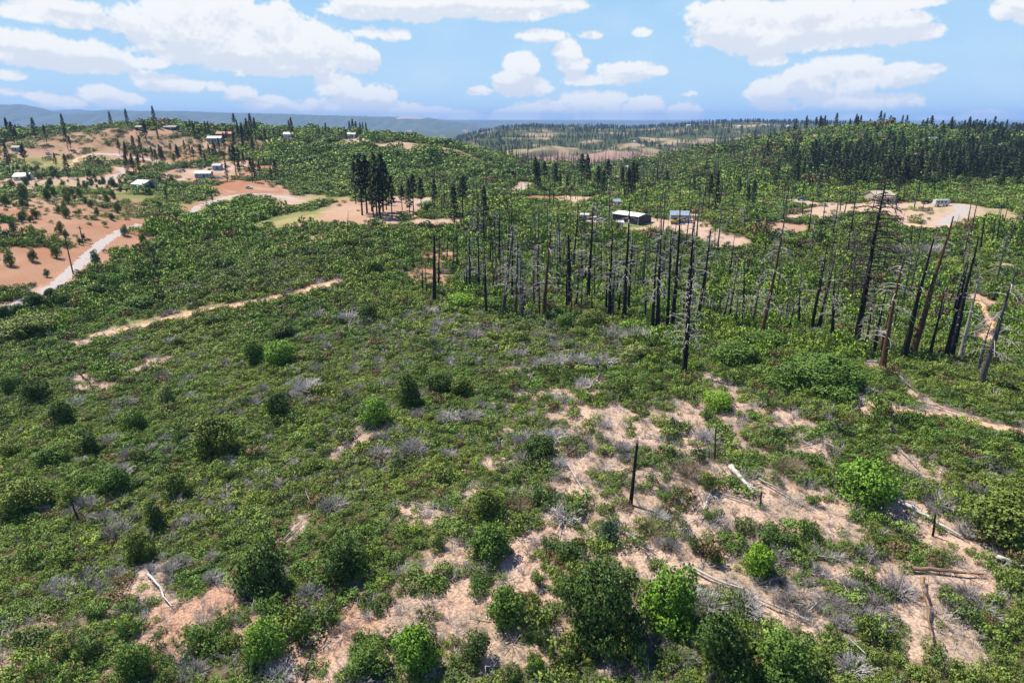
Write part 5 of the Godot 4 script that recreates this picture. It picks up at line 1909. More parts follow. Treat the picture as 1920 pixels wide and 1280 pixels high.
func burnt_trunks() -> void:
	bleached = bark("bleached_wood", Color(0.62, 0.57, 0.55))
	tones = [bark("charred_bark", Color(0.036, 0.033, 0.033)), bark("scorched_brown_bark", Color(0.17, 0.095, 0.055)), bark("grey_bark", Color(0.15, 0.135, 0.13)), bark("bare_pale_wood", Color(0.5, 0.45, 0.4))]
	var protos := []
	for kind in 5:
		var l := []
		for v in 3:
			l.append(snag_proto(kind))
		protos.append(l)
	var i := 0
	for q in [[-67.2, 262.3, 3.6, 4.7, 0, 0, "low charred trunk bare, first from left by the clearing edge", "burnt trunks by the clearing edge"],
		[-65.1, 259, 9.4, 5.9, 0, 0, "low charred trunk bare, second from left by the clearing edge", "burnt trunks by the clearing edge"],
		[-29, 180.9, 4.3, 4.9, 0, 0, "low charred trunk bare, third from left by the clearing edge", "burnt trunks by the clearing edge"],
		[-32.2, 210.6, 7.9, 1.5, 0, 0, "low charred trunk bare, fourth from left by the clearing edge", "burnt trunks by the clearing edge"],
		[-24.7, 175.9, 10.1, 0.9, 0, 0, "mid-height charred trunk bare, fifth from left by the clearing edge", "burnt trunks by the clearing edge"],
		[-23.2, 173.3, 9.1, -0.3, 0, 0, "low charred trunk bare, sixth from left by the clearing edge", "burnt trunks by the clearing edge"],
		[-27.5, 212.2, 5.3, 4.2, 0, 0, "low charred trunk bare, seventh from left by the clearing edge", "burnt trunks by the clearing edge"],
		[-19.6, 160.2, 17.6, 2.2, 3, 0, "mid-height charred trunk thick with broken top, eighth from left by the clearing edge", "burnt trunks by the clearing edge"],
		[-21.4, 185.5, 15.6, 2.1, 0, 0, "mid-height charred trunk bare, ninth from left by the clearing edge", "burnt trunks by the clearing edge"],
		[-22.1, 217.5, 12, 4.4, 0, 0, "mid-height charred trunk bare, tenth from left by the clearing edge", "burnt trunks by the clearing edge"],
		[-19.3, 208.3, 13.3, 3.9, 1, 0, "mid-height charred trunk with short branch stubs, eleventh from left by the clearing edge", "burnt trunks by the clearing edge"],
		[-20.7, 240.1, 9.8, 2.7, 0, 0, "low charred trunk bare, twelfth from left by the clearing edge", "burnt trunks by the clearing edge"],
		[-18.1, 212.7, 12.3, 2.4, 0, 0, "mid-height charred trunk bare, thirteenth from left by the clearing edge", "burnt trunks by the clearing edge"],
		[-22.3, 296.8, 15.2, 2.3, 1, 0, "mid-height charred trunk with short branch stubs, fourteenth from left by the clearing edge", "burnt trunks by the clearing edge"],
		[-16.4, 228.6, 11.2, 3.2, 1, 0, "mid-height charred trunk with short branch stubs, fifteenth from left by the clearing edge", "burnt trunks by the clearing edge"],
		[-14, 217.4, 8.1, 2.4, 0, 0, "low charred trunk bare, sixteenth from left by the clearing edge", "burnt trunks by the clearing edge"],
		[-12.8, 240.9, 13.3, 3.5, 0, 0, "mid-height charred trunk bare, seventeenth from left by the clearing edge", "burnt trunks by the clearing edge"],
		[-10.4, 245.3, 19, 0.2, 0, 0, "mid-height charred trunk bare, eighteenth from left by the clearing edge", "burnt trunks by the clearing edge"],
		[-7.4, 216.8, 16.7, 1.9, 1, 0, "mid-height charred trunk with short branch stubs, nineteenth from left by the clearing edge", "burnt trunks by the clearing edge"],
		[-6.2, 180.5, 6.5, 0.6, 1, 0, "low charred trunk with short branch stubs, first from left in the burnt ravine stand", "burnt trunks in the burnt ravine stand"],
		[-5.3, 180.9, 4.8, -6.7, 0, 0, "low charred trunk bare, second from left in the burnt ravine stand", "burnt trunks in the burnt ravine stand"],
		[-4.3, 214.2, 21.5, 1.3, 1, 0, "tall charred trunk with short branch stubs, third from left in the burnt ravine stand", "burnt trunks in the burnt ravine stand"],
		[-2.2, 152.3, 22.6, 6.5, 2, 2, "tall grey trunk with pale drooping branches, fourth from left in the burnt ravine stand", "burnt trunks in the burnt ravine stand"],
		[-2.7, 237.2, 7, 1.8, 0, 0, "low charred trunk bare, fifth from left in the burnt ravine stand", "burnt trunks in the burnt ravine stand"],
		[-0.2, 267.3, 15.4, 0.8, 0, 0, "mid-height charred trunk bare, sixth from left in the burnt ravine stand", "burnt trunks in the burnt ravine stand"],
		[0, 169.9, 18.7, 0.4, 2, 0, "mid-height charred trunk with pale drooping branches, seventh from left in the burnt ravine stand", "burnt trunks in the burnt ravine stand"],
		[1.3, 176.1, 7.7, 1, 0, 0, "low charred trunk bare, eighth from left in the burnt ravine stand", "burnt trunks in the burnt ravine stand"],
		[2.4, 148.6, 9, 4.5, 2, 0, "low charred trunk with pale drooping branches, ninth from left in the burnt ravine stand", "burnt trunks in the burnt ravine stand"],
		[5.3, 260.8, 5.3, 1.9, 0, 0, "low charred trunk bare, tenth from left in the burnt ravine stand", "burnt trunks in the burnt ravine stand"],
		[7.7, 261.2, 9.1, -0.5, 0, 0, "low charred trunk bare, eleventh from left in the burnt ravine stand", "burnt trunks in the burnt ravine stand"],
		[5.8, 160.6, 10.2, -3.7, 1, 0, "mid-height charred trunk with short branch stubs, twelfth from left in the burnt ravine stand", "burnt trunks in the burnt ravine stand"],
		[9.7, 278.2, 12.9, -0.7, 0, 0, "mid-height charred trunk bare, thirteenth from left in the burnt ravine stand", "burnt trunks in the burnt ravine stand"],
		[11, 271.2, 14.1, 0.1, 0, 0, "mid-height charred trunk bare, fourteenth from left in the burnt ravine stand", "burnt trunks in the burnt ravine stand"],
		[7.1, 164.6, 17.7, -2.1, 2, 0, "mid-height charred trunk with pale drooping branches, fifteenth from left in the burnt ravine stand", "burnt trunks in the burnt ravine stand"],
		[7.6, 151.9, 23.2, 3.5, 2, 1, "tall brown-barked burnt trunk with pale drooping branches, sixteenth from left in the burnt ravine stand", "burnt trunks in the burnt ravine stand"],
		[10.3, 157.6, 7, 8, 4, 3, "low bleached trunk forked and bare, seventeenth from left in the burnt ravine stand", "burnt trunks in the burnt ravine stand"],
		[15, 164.6, 19.1, -2.5, 3, 0, "mid-height charred trunk thick with broken top, eighteenth from left in the burnt ravine stand", "burnt trunks in the burnt ravine stand"],
		[20.6, 219.7, 23.5, 3.6, 1, 0, "tall charred trunk with short branch stubs, nineteenth from left in the burnt ravine stand", "burnt trunks in the burnt ravine stand"],
		[16.6, 163.5, 11.5, 2.3, 2, 0, "mid-height charred trunk with pale drooping branches, twentieth from left in the burnt ravine stand", "burnt trunks in the burnt ravine stand"],
		[23.5, 214, 12.5, -1.2, 0, 0, "mid-height charred trunk bare, first from left in the stand below the barn", "burnt trunks in the stand below the barn"],
		[21.2, 177.1, 26.9, 1, 2, 0, "tall charred trunk with pale drooping branches, second from left in the stand below the barn", "burnt trunks in the stand below the barn"],
		[23, 177.6, 8.7, -1.3, 1, 0, "low charred trunk with short branch stubs, third from left in the stand below the barn", "burnt trunks in the stand below the barn"],
		[27.5, 196.8, 15.7, -1.9, 1, 0, "mid-height charred trunk with short branch stubs, fourth from left in the stand below the barn", "burnt trunks in the stand below the barn"],
		[24.3, 162.3, 14.7, -2.2, 1, 0, "mid-height charred trunk with short branch stubs, fifth from left in the stand below the barn", "burnt trunks in the stand below the barn"],
		[24.1, 156.3, 22.3, -0.1, 2, 0, "tall charred trunk with pale drooping branches, sixth from left in the stand below the barn", "burnt trunks in the stand below the barn"],
		[26.9, 167.8, 8.7, -1, 0, 0, "low charred trunk bare, seventh from left in the stand below the barn", "burnt trunks in the stand below the barn"],
		[27.1, 159.9, 11, 0.5, 0, 0, "mid-height charred trunk bare, eighth from left in the stand below the barn", "burnt trunks in the stand below the barn"],
		[27.2, 152.7, 28.7, 0, 2, 0, "tall charred trunk with pale drooping branches, ninth from left in the stand below the barn", "burnt trunks in the stand below the barn"],
		[30.5, 165.4, 19.9, 0.3, 1, 0, "mid-height charred trunk with short branch stubs, tenth from left in the stand below the barn", "burnt trunks in the stand below the barn"],
		[41.6, 203.3, 12, -2.1, 0, 0, "mid-height charred trunk bare, eleventh from left in the stand below the barn", "burnt trunks in the stand below the barn"],
		[32, 151.5, 9.1, 0.3, 0, 0, "low charred trunk bare, twelfth from left in the stand below the barn", "burnt trunks in the stand below the barn"],
		[52.1, 245.9, 10.1, -2.7, 0, 0, "mid-height charred trunk bare, thirteenth from left in the stand below the barn", "burnt trunks in the stand below the barn"],
		[32.1, 143.3, 19.8, -0.2, 2, 0, "mid-height charred trunk with pale drooping branches, fourteenth from left in the stand below the barn", "burnt trunks in the stand below the barn"],
		[33.3, 143.4, 25.2, -1.2, 2, 0, "tall charred trunk with pale drooping branches, fifteenth from left in the stand below the barn", "burnt trunks in the stand below the barn"],
		[35.5, 142.6, 22.9, -2.1, 0, 0, "tall charred trunk bare, first from left behind the lone front snag", "burnt trunks behind the lone front snag"],
		[37.1, 145.1, 27.8, -0.4, 1, 0, "tall charred trunk with short branch stubs, second from left behind the lone front snag", "burnt trunks behind the lone front snag"],
		[53.1, 205.2, 16.8, 4, 1, 0, "mid-height charred trunk with short branch stubs, third from left behind the lone front snag", "burnt trunks behind the lone front snag"],
		[38.9, 143, 9.8, -0.6, 1, 1, "low brown-barked burnt trunk with short branch stubs, fourth from left behind the lone front snag", "burnt trunks behind the lone front snag"],
		[45.5, 164.1, 26.4, 0.3, 2, 0, "tall charred trunk with pale drooping branches, fifth from left behind the lone front snag", "burnt trunks behind the lone front snag"],
		[60.4, 213.2, 13.4, -2.9, 0, 0, "mid-height charred trunk bare, sixth from left behind the lone front snag", "burnt trunks behind the lone front snag"],
		[43.9, 148.8, 23.1, 2.7, 2, 0, "tall charred trunk with pale drooping branches, seventh from left behind the lone front snag", "burnt trunks behind the lone front snag"],
		[44.8, 143.8, 8.1, 4, 0, 0, "low charred trunk bare, eighth from left behind the lone front snag", "burnt trunks behind the lone front snag"],
		[79, 253.6, 10.3, -3.4, 1, 0, "mid-height charred trunk with short branch stubs, ninth from left behind the lone front snag", "burnt trunks behind the lone front snag"],
		[50.4, 150.7, 10.6, 6.4, 2, 0, "mid-height charred trunk with pale drooping branches, tenth from left behind the lone front snag", "burnt trunks behind the lone front snag"],
		[52.5, 152.5, 14.6, 3.4, 2, 0, "mid-height charred trunk with pale drooping branches, eleventh from left behind the lone front snag", "burnt trunks behind the lone front snag"],
		[51.7, 144.9, 9.3, -1, 0, 0, "low charred trunk bare, twelfth from left behind the lone front snag", "burnt trunks behind the lone front snag"],
		[53.7, 147.9, 7, -2.3, 0, 0, "low charred trunk bare, thirteenth from left behind the lone front snag", "burnt trunks behind the lone front snag"],
		[53.7, 145.3, 15.8, -5.3, 2, 0, "mid-height charred trunk with pale drooping branches, fourteenth from left behind the lone front snag", "burnt trunks behind the lone front snag"],
		[55.8, 145.8, 14.9, 3.6, 2, 2, "mid-height grey trunk with pale drooping branches, fifteenth from left behind the lone front snag", "burnt trunks behind the lone front snag"],
		[54.7, 136.8, 26.4, 3.3, 2, 1, "tall brown-barked burnt trunk with pale drooping branches, first from left left of the giant snag", "burnt trunks left of the giant snag"],
		[97.9, 250.5, 11.5, -5.1, 0, 0, "mid-height charred trunk bare, second from left left of the giant snag", "burnt trunks left of the giant snag"],
		[62.3, 147.2, 6.2, 5.2, 0, 0, "low charred trunk bare, third from left left of the giant snag", "burnt trunks left of the giant snag"],
		[65.6, 148, 6.9, 2.6, 1, 0, "low charred trunk with short branch stubs, fourth from left left of the giant snag", "burnt trunks left of the giant snag"],
		[68.7, 150.1, 13.7, -5, 2, 0, "mid-height charred trunk with pale drooping branches, fifth from left left of the giant snag", "burnt trunks left of the giant snag"],
		[107.1, 238.1, 5, -3.6, 0, 0, "low charred trunk bare, sixth from left left of the giant snag", "burnt trunks left of the giant snag"],
		[114.7, 249.4, 13.6, -0.7, 2, 2, "mid-height grey trunk with pale drooping branches, seventh from left left of the giant snag", "burnt trunks left of the giant snag"],
		[71, 148, 20.9, 0.9, 0, 0, "mid-height charred trunk bare, eighth from left left of the giant snag", "burnt trunks left of the giant snag"],
		[72.6, 148.4, 15.9, 4.8, 1, 0, "mid-height charred trunk with short branch stubs, ninth from left left of the giant snag", "burnt trunks left of the giant snag"],
		[73.3, 148.5, 10.4, -1.8, 0, 0, "mid-height charred trunk bare, tenth from left left of the giant snag", "burnt trunks left of the giant snag"],
		[119.7, 243.8, 10.6, 5.1, 0, 0, "mid-height charred trunk bare, eleventh from left left of the giant snag", "burnt trunks left of the giant snag"],
		[70.1, 136.2, 16.2, -6.8, 2, 0, "mid-height charred trunk with pale drooping branches, twelfth from left left of the giant snag", "burnt trunks left of the giant snag"],
		[120.6, 239.2, 4.4, 3.7, 3, 0, "low charred trunk thick with broken top, thirteenth from left left of the giant snag", "burnt trunks left of the giant snag"],
		[123.9, 238.6, 13.7, -4.6, 1, 0, "mid-height charred trunk with short branch stubs, fourteenth from left left of the giant snag", "burnt trunks left of the giant snag"],
		[125.7, 238.3, 12.7, -4.4, 2, 2, "mid-height grey trunk with pale drooping branches, fifteenth from left left of the giant snag", "burnt trunks left of the giant snag"],
		[71.2, 124.9, 11.2, -1.2, 2, 0, "mid-height charred trunk with pale drooping branches, first from left right of the giant snag", "burnt trunks right of the giant snag"],
		[72.6, 123.9, 14.1, 0.9, 2, 0, "mid-height charred trunk with pale drooping branches, second from left right of the giant snag", "burnt trunks right of the giant snag"],
		[73, 122.4, 13.3, 0.8, 1, 1, "mid-height brown-barked burnt trunk with short branch stubs, third from left right of the giant snag", "burnt trunks right of the giant snag"],
		[69.8, 115.5, 20.7, 0.2, 2, 1, "mid-height brown-barked burnt trunk with pale drooping branches, fourth from left right of the giant snag", "burnt trunks right of the giant snag"],
		[78.3, 123.3, 24.4, 1.2, 0, 0, "tall charred trunk bare, fifth from left right of the giant snag", "burnt trunks right of the giant snag"],
		[82.3, 126.9, 28.6, 4.9, 1, 1, "tall brown-barked burnt trunk with short branch stubs, sixth from left right of the giant snag", "burnt trunks right of the giant snag"],
		[84.8, 125.3, 14.5, 2.5, 1, 0, "mid-height charred trunk with short branch stubs, seventh from left right of the giant snag", "burnt trunks right of the giant snag"],
		[88.1, 125.1, 20.5, -0, 1, 0, "mid-height charred trunk with short branch stubs, eighth from left right of the giant snag", "burnt trunks right of the giant snag"],
		[89.9, 126.3, 25.1, 0.9, 1, 0, "tall charred trunk with short branch stubs, ninth from left right of the giant snag", "burnt trunks right of the giant snag"],
		[92.1, 126.7, 17.5, 2.7, 2, 3, "mid-height bleached trunk with pale drooping branches, tenth from left right of the giant snag", "burnt trunks right of the giant snag"],
		[87.5, 114.9, 10.4, 2.7, 1, 2, "mid-height grey trunk with short branch stubs, eleventh from left right of the giant snag", "burnt trunks right of the giant snag"],
		[82.9, 107.5, 20.7, 2.6, 2, 2, "mid-height grey trunk with pale drooping branches, twelfth from left right of the giant snag", "burnt trunks right of the giant snag"],
		[93.5, 314, 8.7, -3.9, 1, 0, "low charred trunk with short branch stubs, first from left on the slope beyond the ravine", "burnt trunks on the slope beyond the ravine"],
		[99.9, 298.4, 9, -3.2, 1, 2, "low grey trunk with short branch stubs, second from left on the slope beyond the ravine", "burnt trunks on the slope beyond the ravine"],
		[97.9, 282.2, 9, -0.6, 2, 2, "low grey trunk with pale drooping branches, third from left on the slope beyond the ravine", "burnt trunks on the slope beyond the ravine"],
		[98.1, 278, 11.1, -1.9, 2, 2, "mid-height grey trunk with pale drooping branches, fourth from left on the slope beyond the ravine", "burnt trunks on the slope beyond the ravine"],
		[128.2, 312.4, 12.3, -6.5, 0, 0, "mid-height charred trunk bare, fifth from left on the slope beyond the ravine", "burnt trunks on the slope beyond the ravine"],
		[131.7, 299.4, 9, -6.6, 0, 0, "low charred trunk bare, sixth from left on the slope beyond the ravine", "burnt trunks on the slope beyond the ravine"],
		[152.3, 248.3, 9.5, -6.4, 3, 0, "low charred trunk thick with broken top, seventh from left on the slope beyond the ravine", "burnt trunks on the slope beyond the ravine"],
		[158.3, 250.7, 7.4, -8, 0, 0, "low charred trunk bare, eighth from left on the slope beyond the ravine", "burnt trunks on the slope beyond the ravine"],
		[157.5, 247.9, 3.1, -4, 0, 0, "low charred trunk bare, ninth from left on the slope beyond the ravine", "burnt trunks on the slope beyond the ravine"],
		[164.5, 254.6, 6.6, 6.1, 3, 3, "low bleached trunk thick with broken top, tenth from left on the slope beyond the ravine", "burnt trunks on the slope beyond the ravine"],
		[170.1, 257.9, 3.2, -8, 0, 0, "low charred trunk bare, eleventh from left on the slope beyond the ravine", "burnt trunks on the slope beyond the ravine"],
		[175.3, 261.2, 2.8, -7.8, 0, 0, "low charred trunk bare, twelfth from left on the slope beyond the ravine", "burnt trunks on the slope beyond the ravine"],
		[175.7, 243.6, 12.7, -6.1, 3, 0, "mid-height charred trunk thick with broken top, thirteenth from left on the slope beyond the ravine", "burnt trunks on the slope beyond the ravine"],
		[181.4, 245.8, 14, -8, 0, 0, "mid-height charred trunk bare, fourteenth from left on the slope beyond the ravine", "burnt trunks on the slope beyond the ravine"],
		[187.6, 252.4, 16.3, -5.1, 0, 0, "mid-height charred trunk bare, fifteenth from left on the slope beyond the ravine", "burnt trunks on the slope beyond the ravine"],
		[187.7, 246.5, 13.8, 3.5, 1, 0, "mid-height charred trunk with short branch stubs, sixteenth from left on the slope beyond the ravine", "burnt trunks on the slope beyond the ravine"],
		[188.8, 245, 8, -2.7, 0, 0, "low charred trunk bare, seventeenth from left on the slope beyond the ravine", "burnt trunks on the slope beyond the ravine"]]:
		var o := copy_of(protos[int(q[4])][i % 3])
		i += 1
		o.position = on(q[0], q[1])
		o.rotation_degrees = Vector3(rng.randf_range(-1.5, 1.5), 0, -q[3])
		o.rotate_object_local(Vector3.UP, rng.randf() * TAU)
		var k: float = q[2] / 16.0
		var wide := pow(k, 0.75) * rng.randf_range(0.92, 1.15) * (1.25 if String(q[7]).contains("right of the giant") else 1.0)
		o.scale = Vector3(wide, k, wide)
		if q[5] > 0.0:
			(o.get_node("trunk") as MeshInstance3D).material_override = tones[int(q[5])]
		tag(o, "charred_tree", q[6], "charred tree", q[7])
	# thinner trunks of the same stand, further back
	var more := 0
	while more < 190:
		var x := rng.randf_range(-40.0, 260.0)
		var d := 148.0 + 150.0 * pow(rng.randf(), 1.5)
		var u := x / d
		if u < -0.1 or u > 0.78 or (u > 0.3 and rng.randf() < 0.5) or read_plan(bare_p, x, d) > 0.6 or big.get_noise_2d(x * 2.0, d * 2.0) < -0.12:
			continue
		more += 1
		var kind: int = [0, 1, 0, 2][rng.randi() % 4]
		var o := copy_of(protos[kind][rng.randi() % 3])
		o.position = on(x, d)
		o.rotation_degrees = Vector3(rng.randf_range(-2, 2), rng.randf() * 360.0, rng.randf_range(-2, 2))
		var k := rng.randf_range(0.45, 1.2)
		o.scale = Vector3(k * 0.9, k, k * 0.9)
		var tone: int = [0, 0, 0, 2, 2, 1][rng.randi() % 6]
		(o.get_node("trunk") as MeshInstance3D).material_override = tones[tone]
		tag(o, "charred_tree", "%s %s slender trunk in brush, %s" % [size_word(k, 0.65, 0.95), ["black", "brown", "grey"][tone] + [" bare", " stubby", " pale-branched"][kind], beside(x, d, ravine_marks)], "charred tree", "slender burnt trunks behind the front stand")
	for l in protos:
		for p in l:
			p.free()
	giant(73.5, 132.9, 37.6, 0.8)
	front_snag(30.5, 108.6, 18.3, 0)
	for q in [[14, 67.2, 8.4, 2.2, "tall charred pole standing alone on the sandy slope, casting a shadow"],
		[26.9, 77.5, 5.1, -3.4, "brown weathered post-like stump among the grey brush"],
		[29.1, 66.7, 2.1, -2, "short black stump beside the narrow fallen pole on sand"],
		[46.3, 61.5, 3, -6.4, "black stump standing over the white fallen log"],
		[-53.7, 69.8, 2.6, -3.9, "black leaning stump in the dense left brush"],
		[-98.1, 130.8, 3.1, -5.7, "thin black snag alone on the left brush slope"],
		[-61.6, 86.5, 2.4, 4.1, "short charred stem under a dark sapling crown"],
		[25, 76.4, 1.6, -10.4, "stubby grey stump amid pale sticks near the brown post"]]:
		var o := Node3D.new()
		o.position = on(q[0], q[1])
		o.rotation_degrees = Vector3(rng.randf_range(-2, 2), 0, -q[3])
		var h: float = q[2]
		var t := Shape.new()
		var r := clampf(h * 0.024, 0.11, 0.2)
		t.tube(PackedVector3Array([Vector3(0, -0.3, 0), Vector3(0.03, h * 0.3, 0), Vector3(-0.02, h * 0.7, 0.03), Vector3(0.02, h * 0.93, 0)]), PackedFloat32Array([r * 1.35, r, r * 0.85, r * 0.7]), 9, Color.WHITE, 0.4, true, rng)
		part(o, "trunk", t.mesh(tones[1] if q[4].begins_with("brown") else (tones[2] if q[4].contains("grey stump") else tones[0])))
		var j := Shape.new()
		for k in 4:
			var a := rng.randf() * TAU
			var p := Vector3(cos(a), 0, sin(a)) * r * 0.45 + Vector3(0, h * 0.92, 0)
			j.tube(PackedVector3Array([p - Vector3(0, 0.15, 0), p + Vector3(0, h * rng.randf_range(0.02, 0.08) + 0.05, 0)]), PackedFloat32Array([r * 0.4, 0.02]), 5, Color.WHITE)
		part(o, "splintered_top", j.mesh(tones[0]))
		tag(o, "burnt_stump", q[4], "stump")


func giant(x: float, d: float, h: float, lean: float) -> void:
	var o := Node3D.new()
	o.position = on(x, d)
	o.rotation_degrees.z = -lean
	var pts := PackedVector3Array()
	var rad := PackedFloat32Array()
	for k in 15:
		var u := k / 14.0
		pts.append(Vector3(sin(u * 7.0) * 0.12, u * h * 1.01 - 0.5, cos(u * 5.0) * 0.1))
		rad.append(lerpf(0.76, 0.06, pow(u, 0.9)) * (1.25 if k == 0 else 1.0))
	var t := Shape.new()
	t.tube(pts, rad, 11, Color.WHITE, 0.45, true, rng)
	part(o, "trunk", t.mesh(tones[0]))
	var wood := bark("dead_bough_wood", Color(0.11, 0.092, 0.085))
	for k in 84:
		var u := 0.24 + 0.7 * pow(k / 84.0, 0.9)
		var prof := smoothstep(0.2, 0.38, u) * (1.0 - smoothstep(0.5, 0.97, u) * 0.86)
		var a := k * 2.39996 + rng.randf_range(-0.3, 0.3)
		var dir := Vector3(cos(a), rng.randf_range(0.0, 0.15), sin(a)).normalized()
		var s := Shape.new()
		var at := pts[int(u * 14)].lerp(pts[mini(int(u * 14) + 1, 14)], fmod(u * 14, 1.0))
		bough(s, at, dir, (1.2 + 8.2 * prof) * rng.randf_range(0.6, 1.1), rng.randf_range(0.4, 0.75), 0.15, Color.WHITE * rng.randf_range(0.7, 1.2), 6)
		part(o, "branch", s.mesh(wood))
	tag(o, "charred_tree", "tallest charred snag, leaning slightly, its dark drooping boughs still on", "charred tree")


func front_snag(x: float, d: float, h: float, lean: float) -> void:
	var o := Node3D.new()
	o.position = on(x, d)
	o.rotation_degrees.z = -lean
	var pts := PackedVector3Array()
	var rad := PackedFloat32Array()
	for k in 11:
		var u := k / 10.0
		pts.append(Vector3(sin(u * 6.0) * 0.1, u * h * 1.02 - 0.4, cos(u * 5.0) * 0.08))
		rad.append(lerpf(0.5, 0.2, u) * (1.25 if k == 0 else 1.0))
	var t := Shape.new()
	t.tube(pts, rad, 10, Color.WHITE, 0.45, true, rng)
	part(o, "trunk", t.mesh(tones[0]))
	for k in 54:
		var u := 0.3 + 0.68 * (k / 54.0)
		var a := k * 2.39996 + rng.randf_range(-0.3, 0.3)
		var dir := Vector3(cos(a), rng.randf_range(0.1, 0.35), sin(a)).normalized()
		var s := Shape.new()
		var at := pts[int(u * 10)].lerp(pts[mini(int(u * 10) + 1, 10)], fmod(u * 10, 1.0))
		bough(s, at, dir, (2.2 + 3.8 * (1.0 - u)) * rng.randf_range(0.5, 1.2), rng.randf_range(0.35, 0.8), 0.085, Color.WHITE * rng.randf_range(0.7, 1.1), 3)
		part(o, "branch", s.mesh(bleached))
	tag(o, "charred_tree", "lone charred snag nearest on the sandy slope, with white arching boughs", "charred tree")


# ------------------------------------------------------------------ bushes

func bush_proto(kind: String) -> Node3D:
	# one metre in radius; the height is set when it is placed (made here 1.7 m)
	var o := Node3D.new()
	var lobes := []
	var count := 1500
	var size := 0.14
	match kind:
		"round":
			lobes = [[Vector3(0, 0.75, 0), Vector3(0.82, 0.8, 0.82)]]
			lobes.append_array(dome_lobes(7, 0.5, 0.4, 0.55, 1.65))
			count = 4300
			size = 0.092
		"oak":
			lobes = dome_lobes(9, 0.72, 0.26, 0.5, 1.8)
			lobes.append([Vector3(0.05, 0.75, 0), Vector3(0.6, 0.7, 0.6)])
			count = 5600
			size = 0.092
		"sapling":
			for k in 7:
				var f := k / 6.0
				lobes.append([Vector3(rng.randf_range(-0.3, 0.3), 0.2 + f * 1.2, rng.randf_range(-0.3, 0.3)), Vector3.ONE * lerpf(0.6, 0.26, f)])
			count = 3000
			size = 0.1
		"clump":
			lobes = dome_lobes(22, 0.92, 0.16, 0.34, 1.75)
			lobes.append([Vector3(0, 0.7, 0), Vector3(0.75, 0.75, 0.75)])
			count = 11000
			size = 0.07
		_:
			lobes = dome_lobes(7, 0.6, 0.3, 0.5, 1.5)
			count = 1700
			size = 0.11
	part(o, "crown", crown(lobes, count, size, 0.35, leaf_mat("mid")))
	var s := Shape.new()
	for k in 6:
		var a := TAU * k / 6 + rng.randf()
		var tip := Vector3(cos(a) * 0.45, rng.randf_range(0.8, 1.2), sin(a) * 0.45)
		s.tube(PackedVector3Array([Vector3(cos(a) * 0.06, -0.15, sin(a) * 0.06), tip * 0.5, tip]), PackedFloat32Array([0.045, 0.03, 0.012]), 5, Color.WHITE)
	part(o, "stems", s.mesh(stem_mat))
	o.get_node("stems").set_meta("kind", "stuff")
	return o


var stem_mat: StandardMaterial3D
var shrub_near := []
var shrub_mid := []
var shrub_far := []


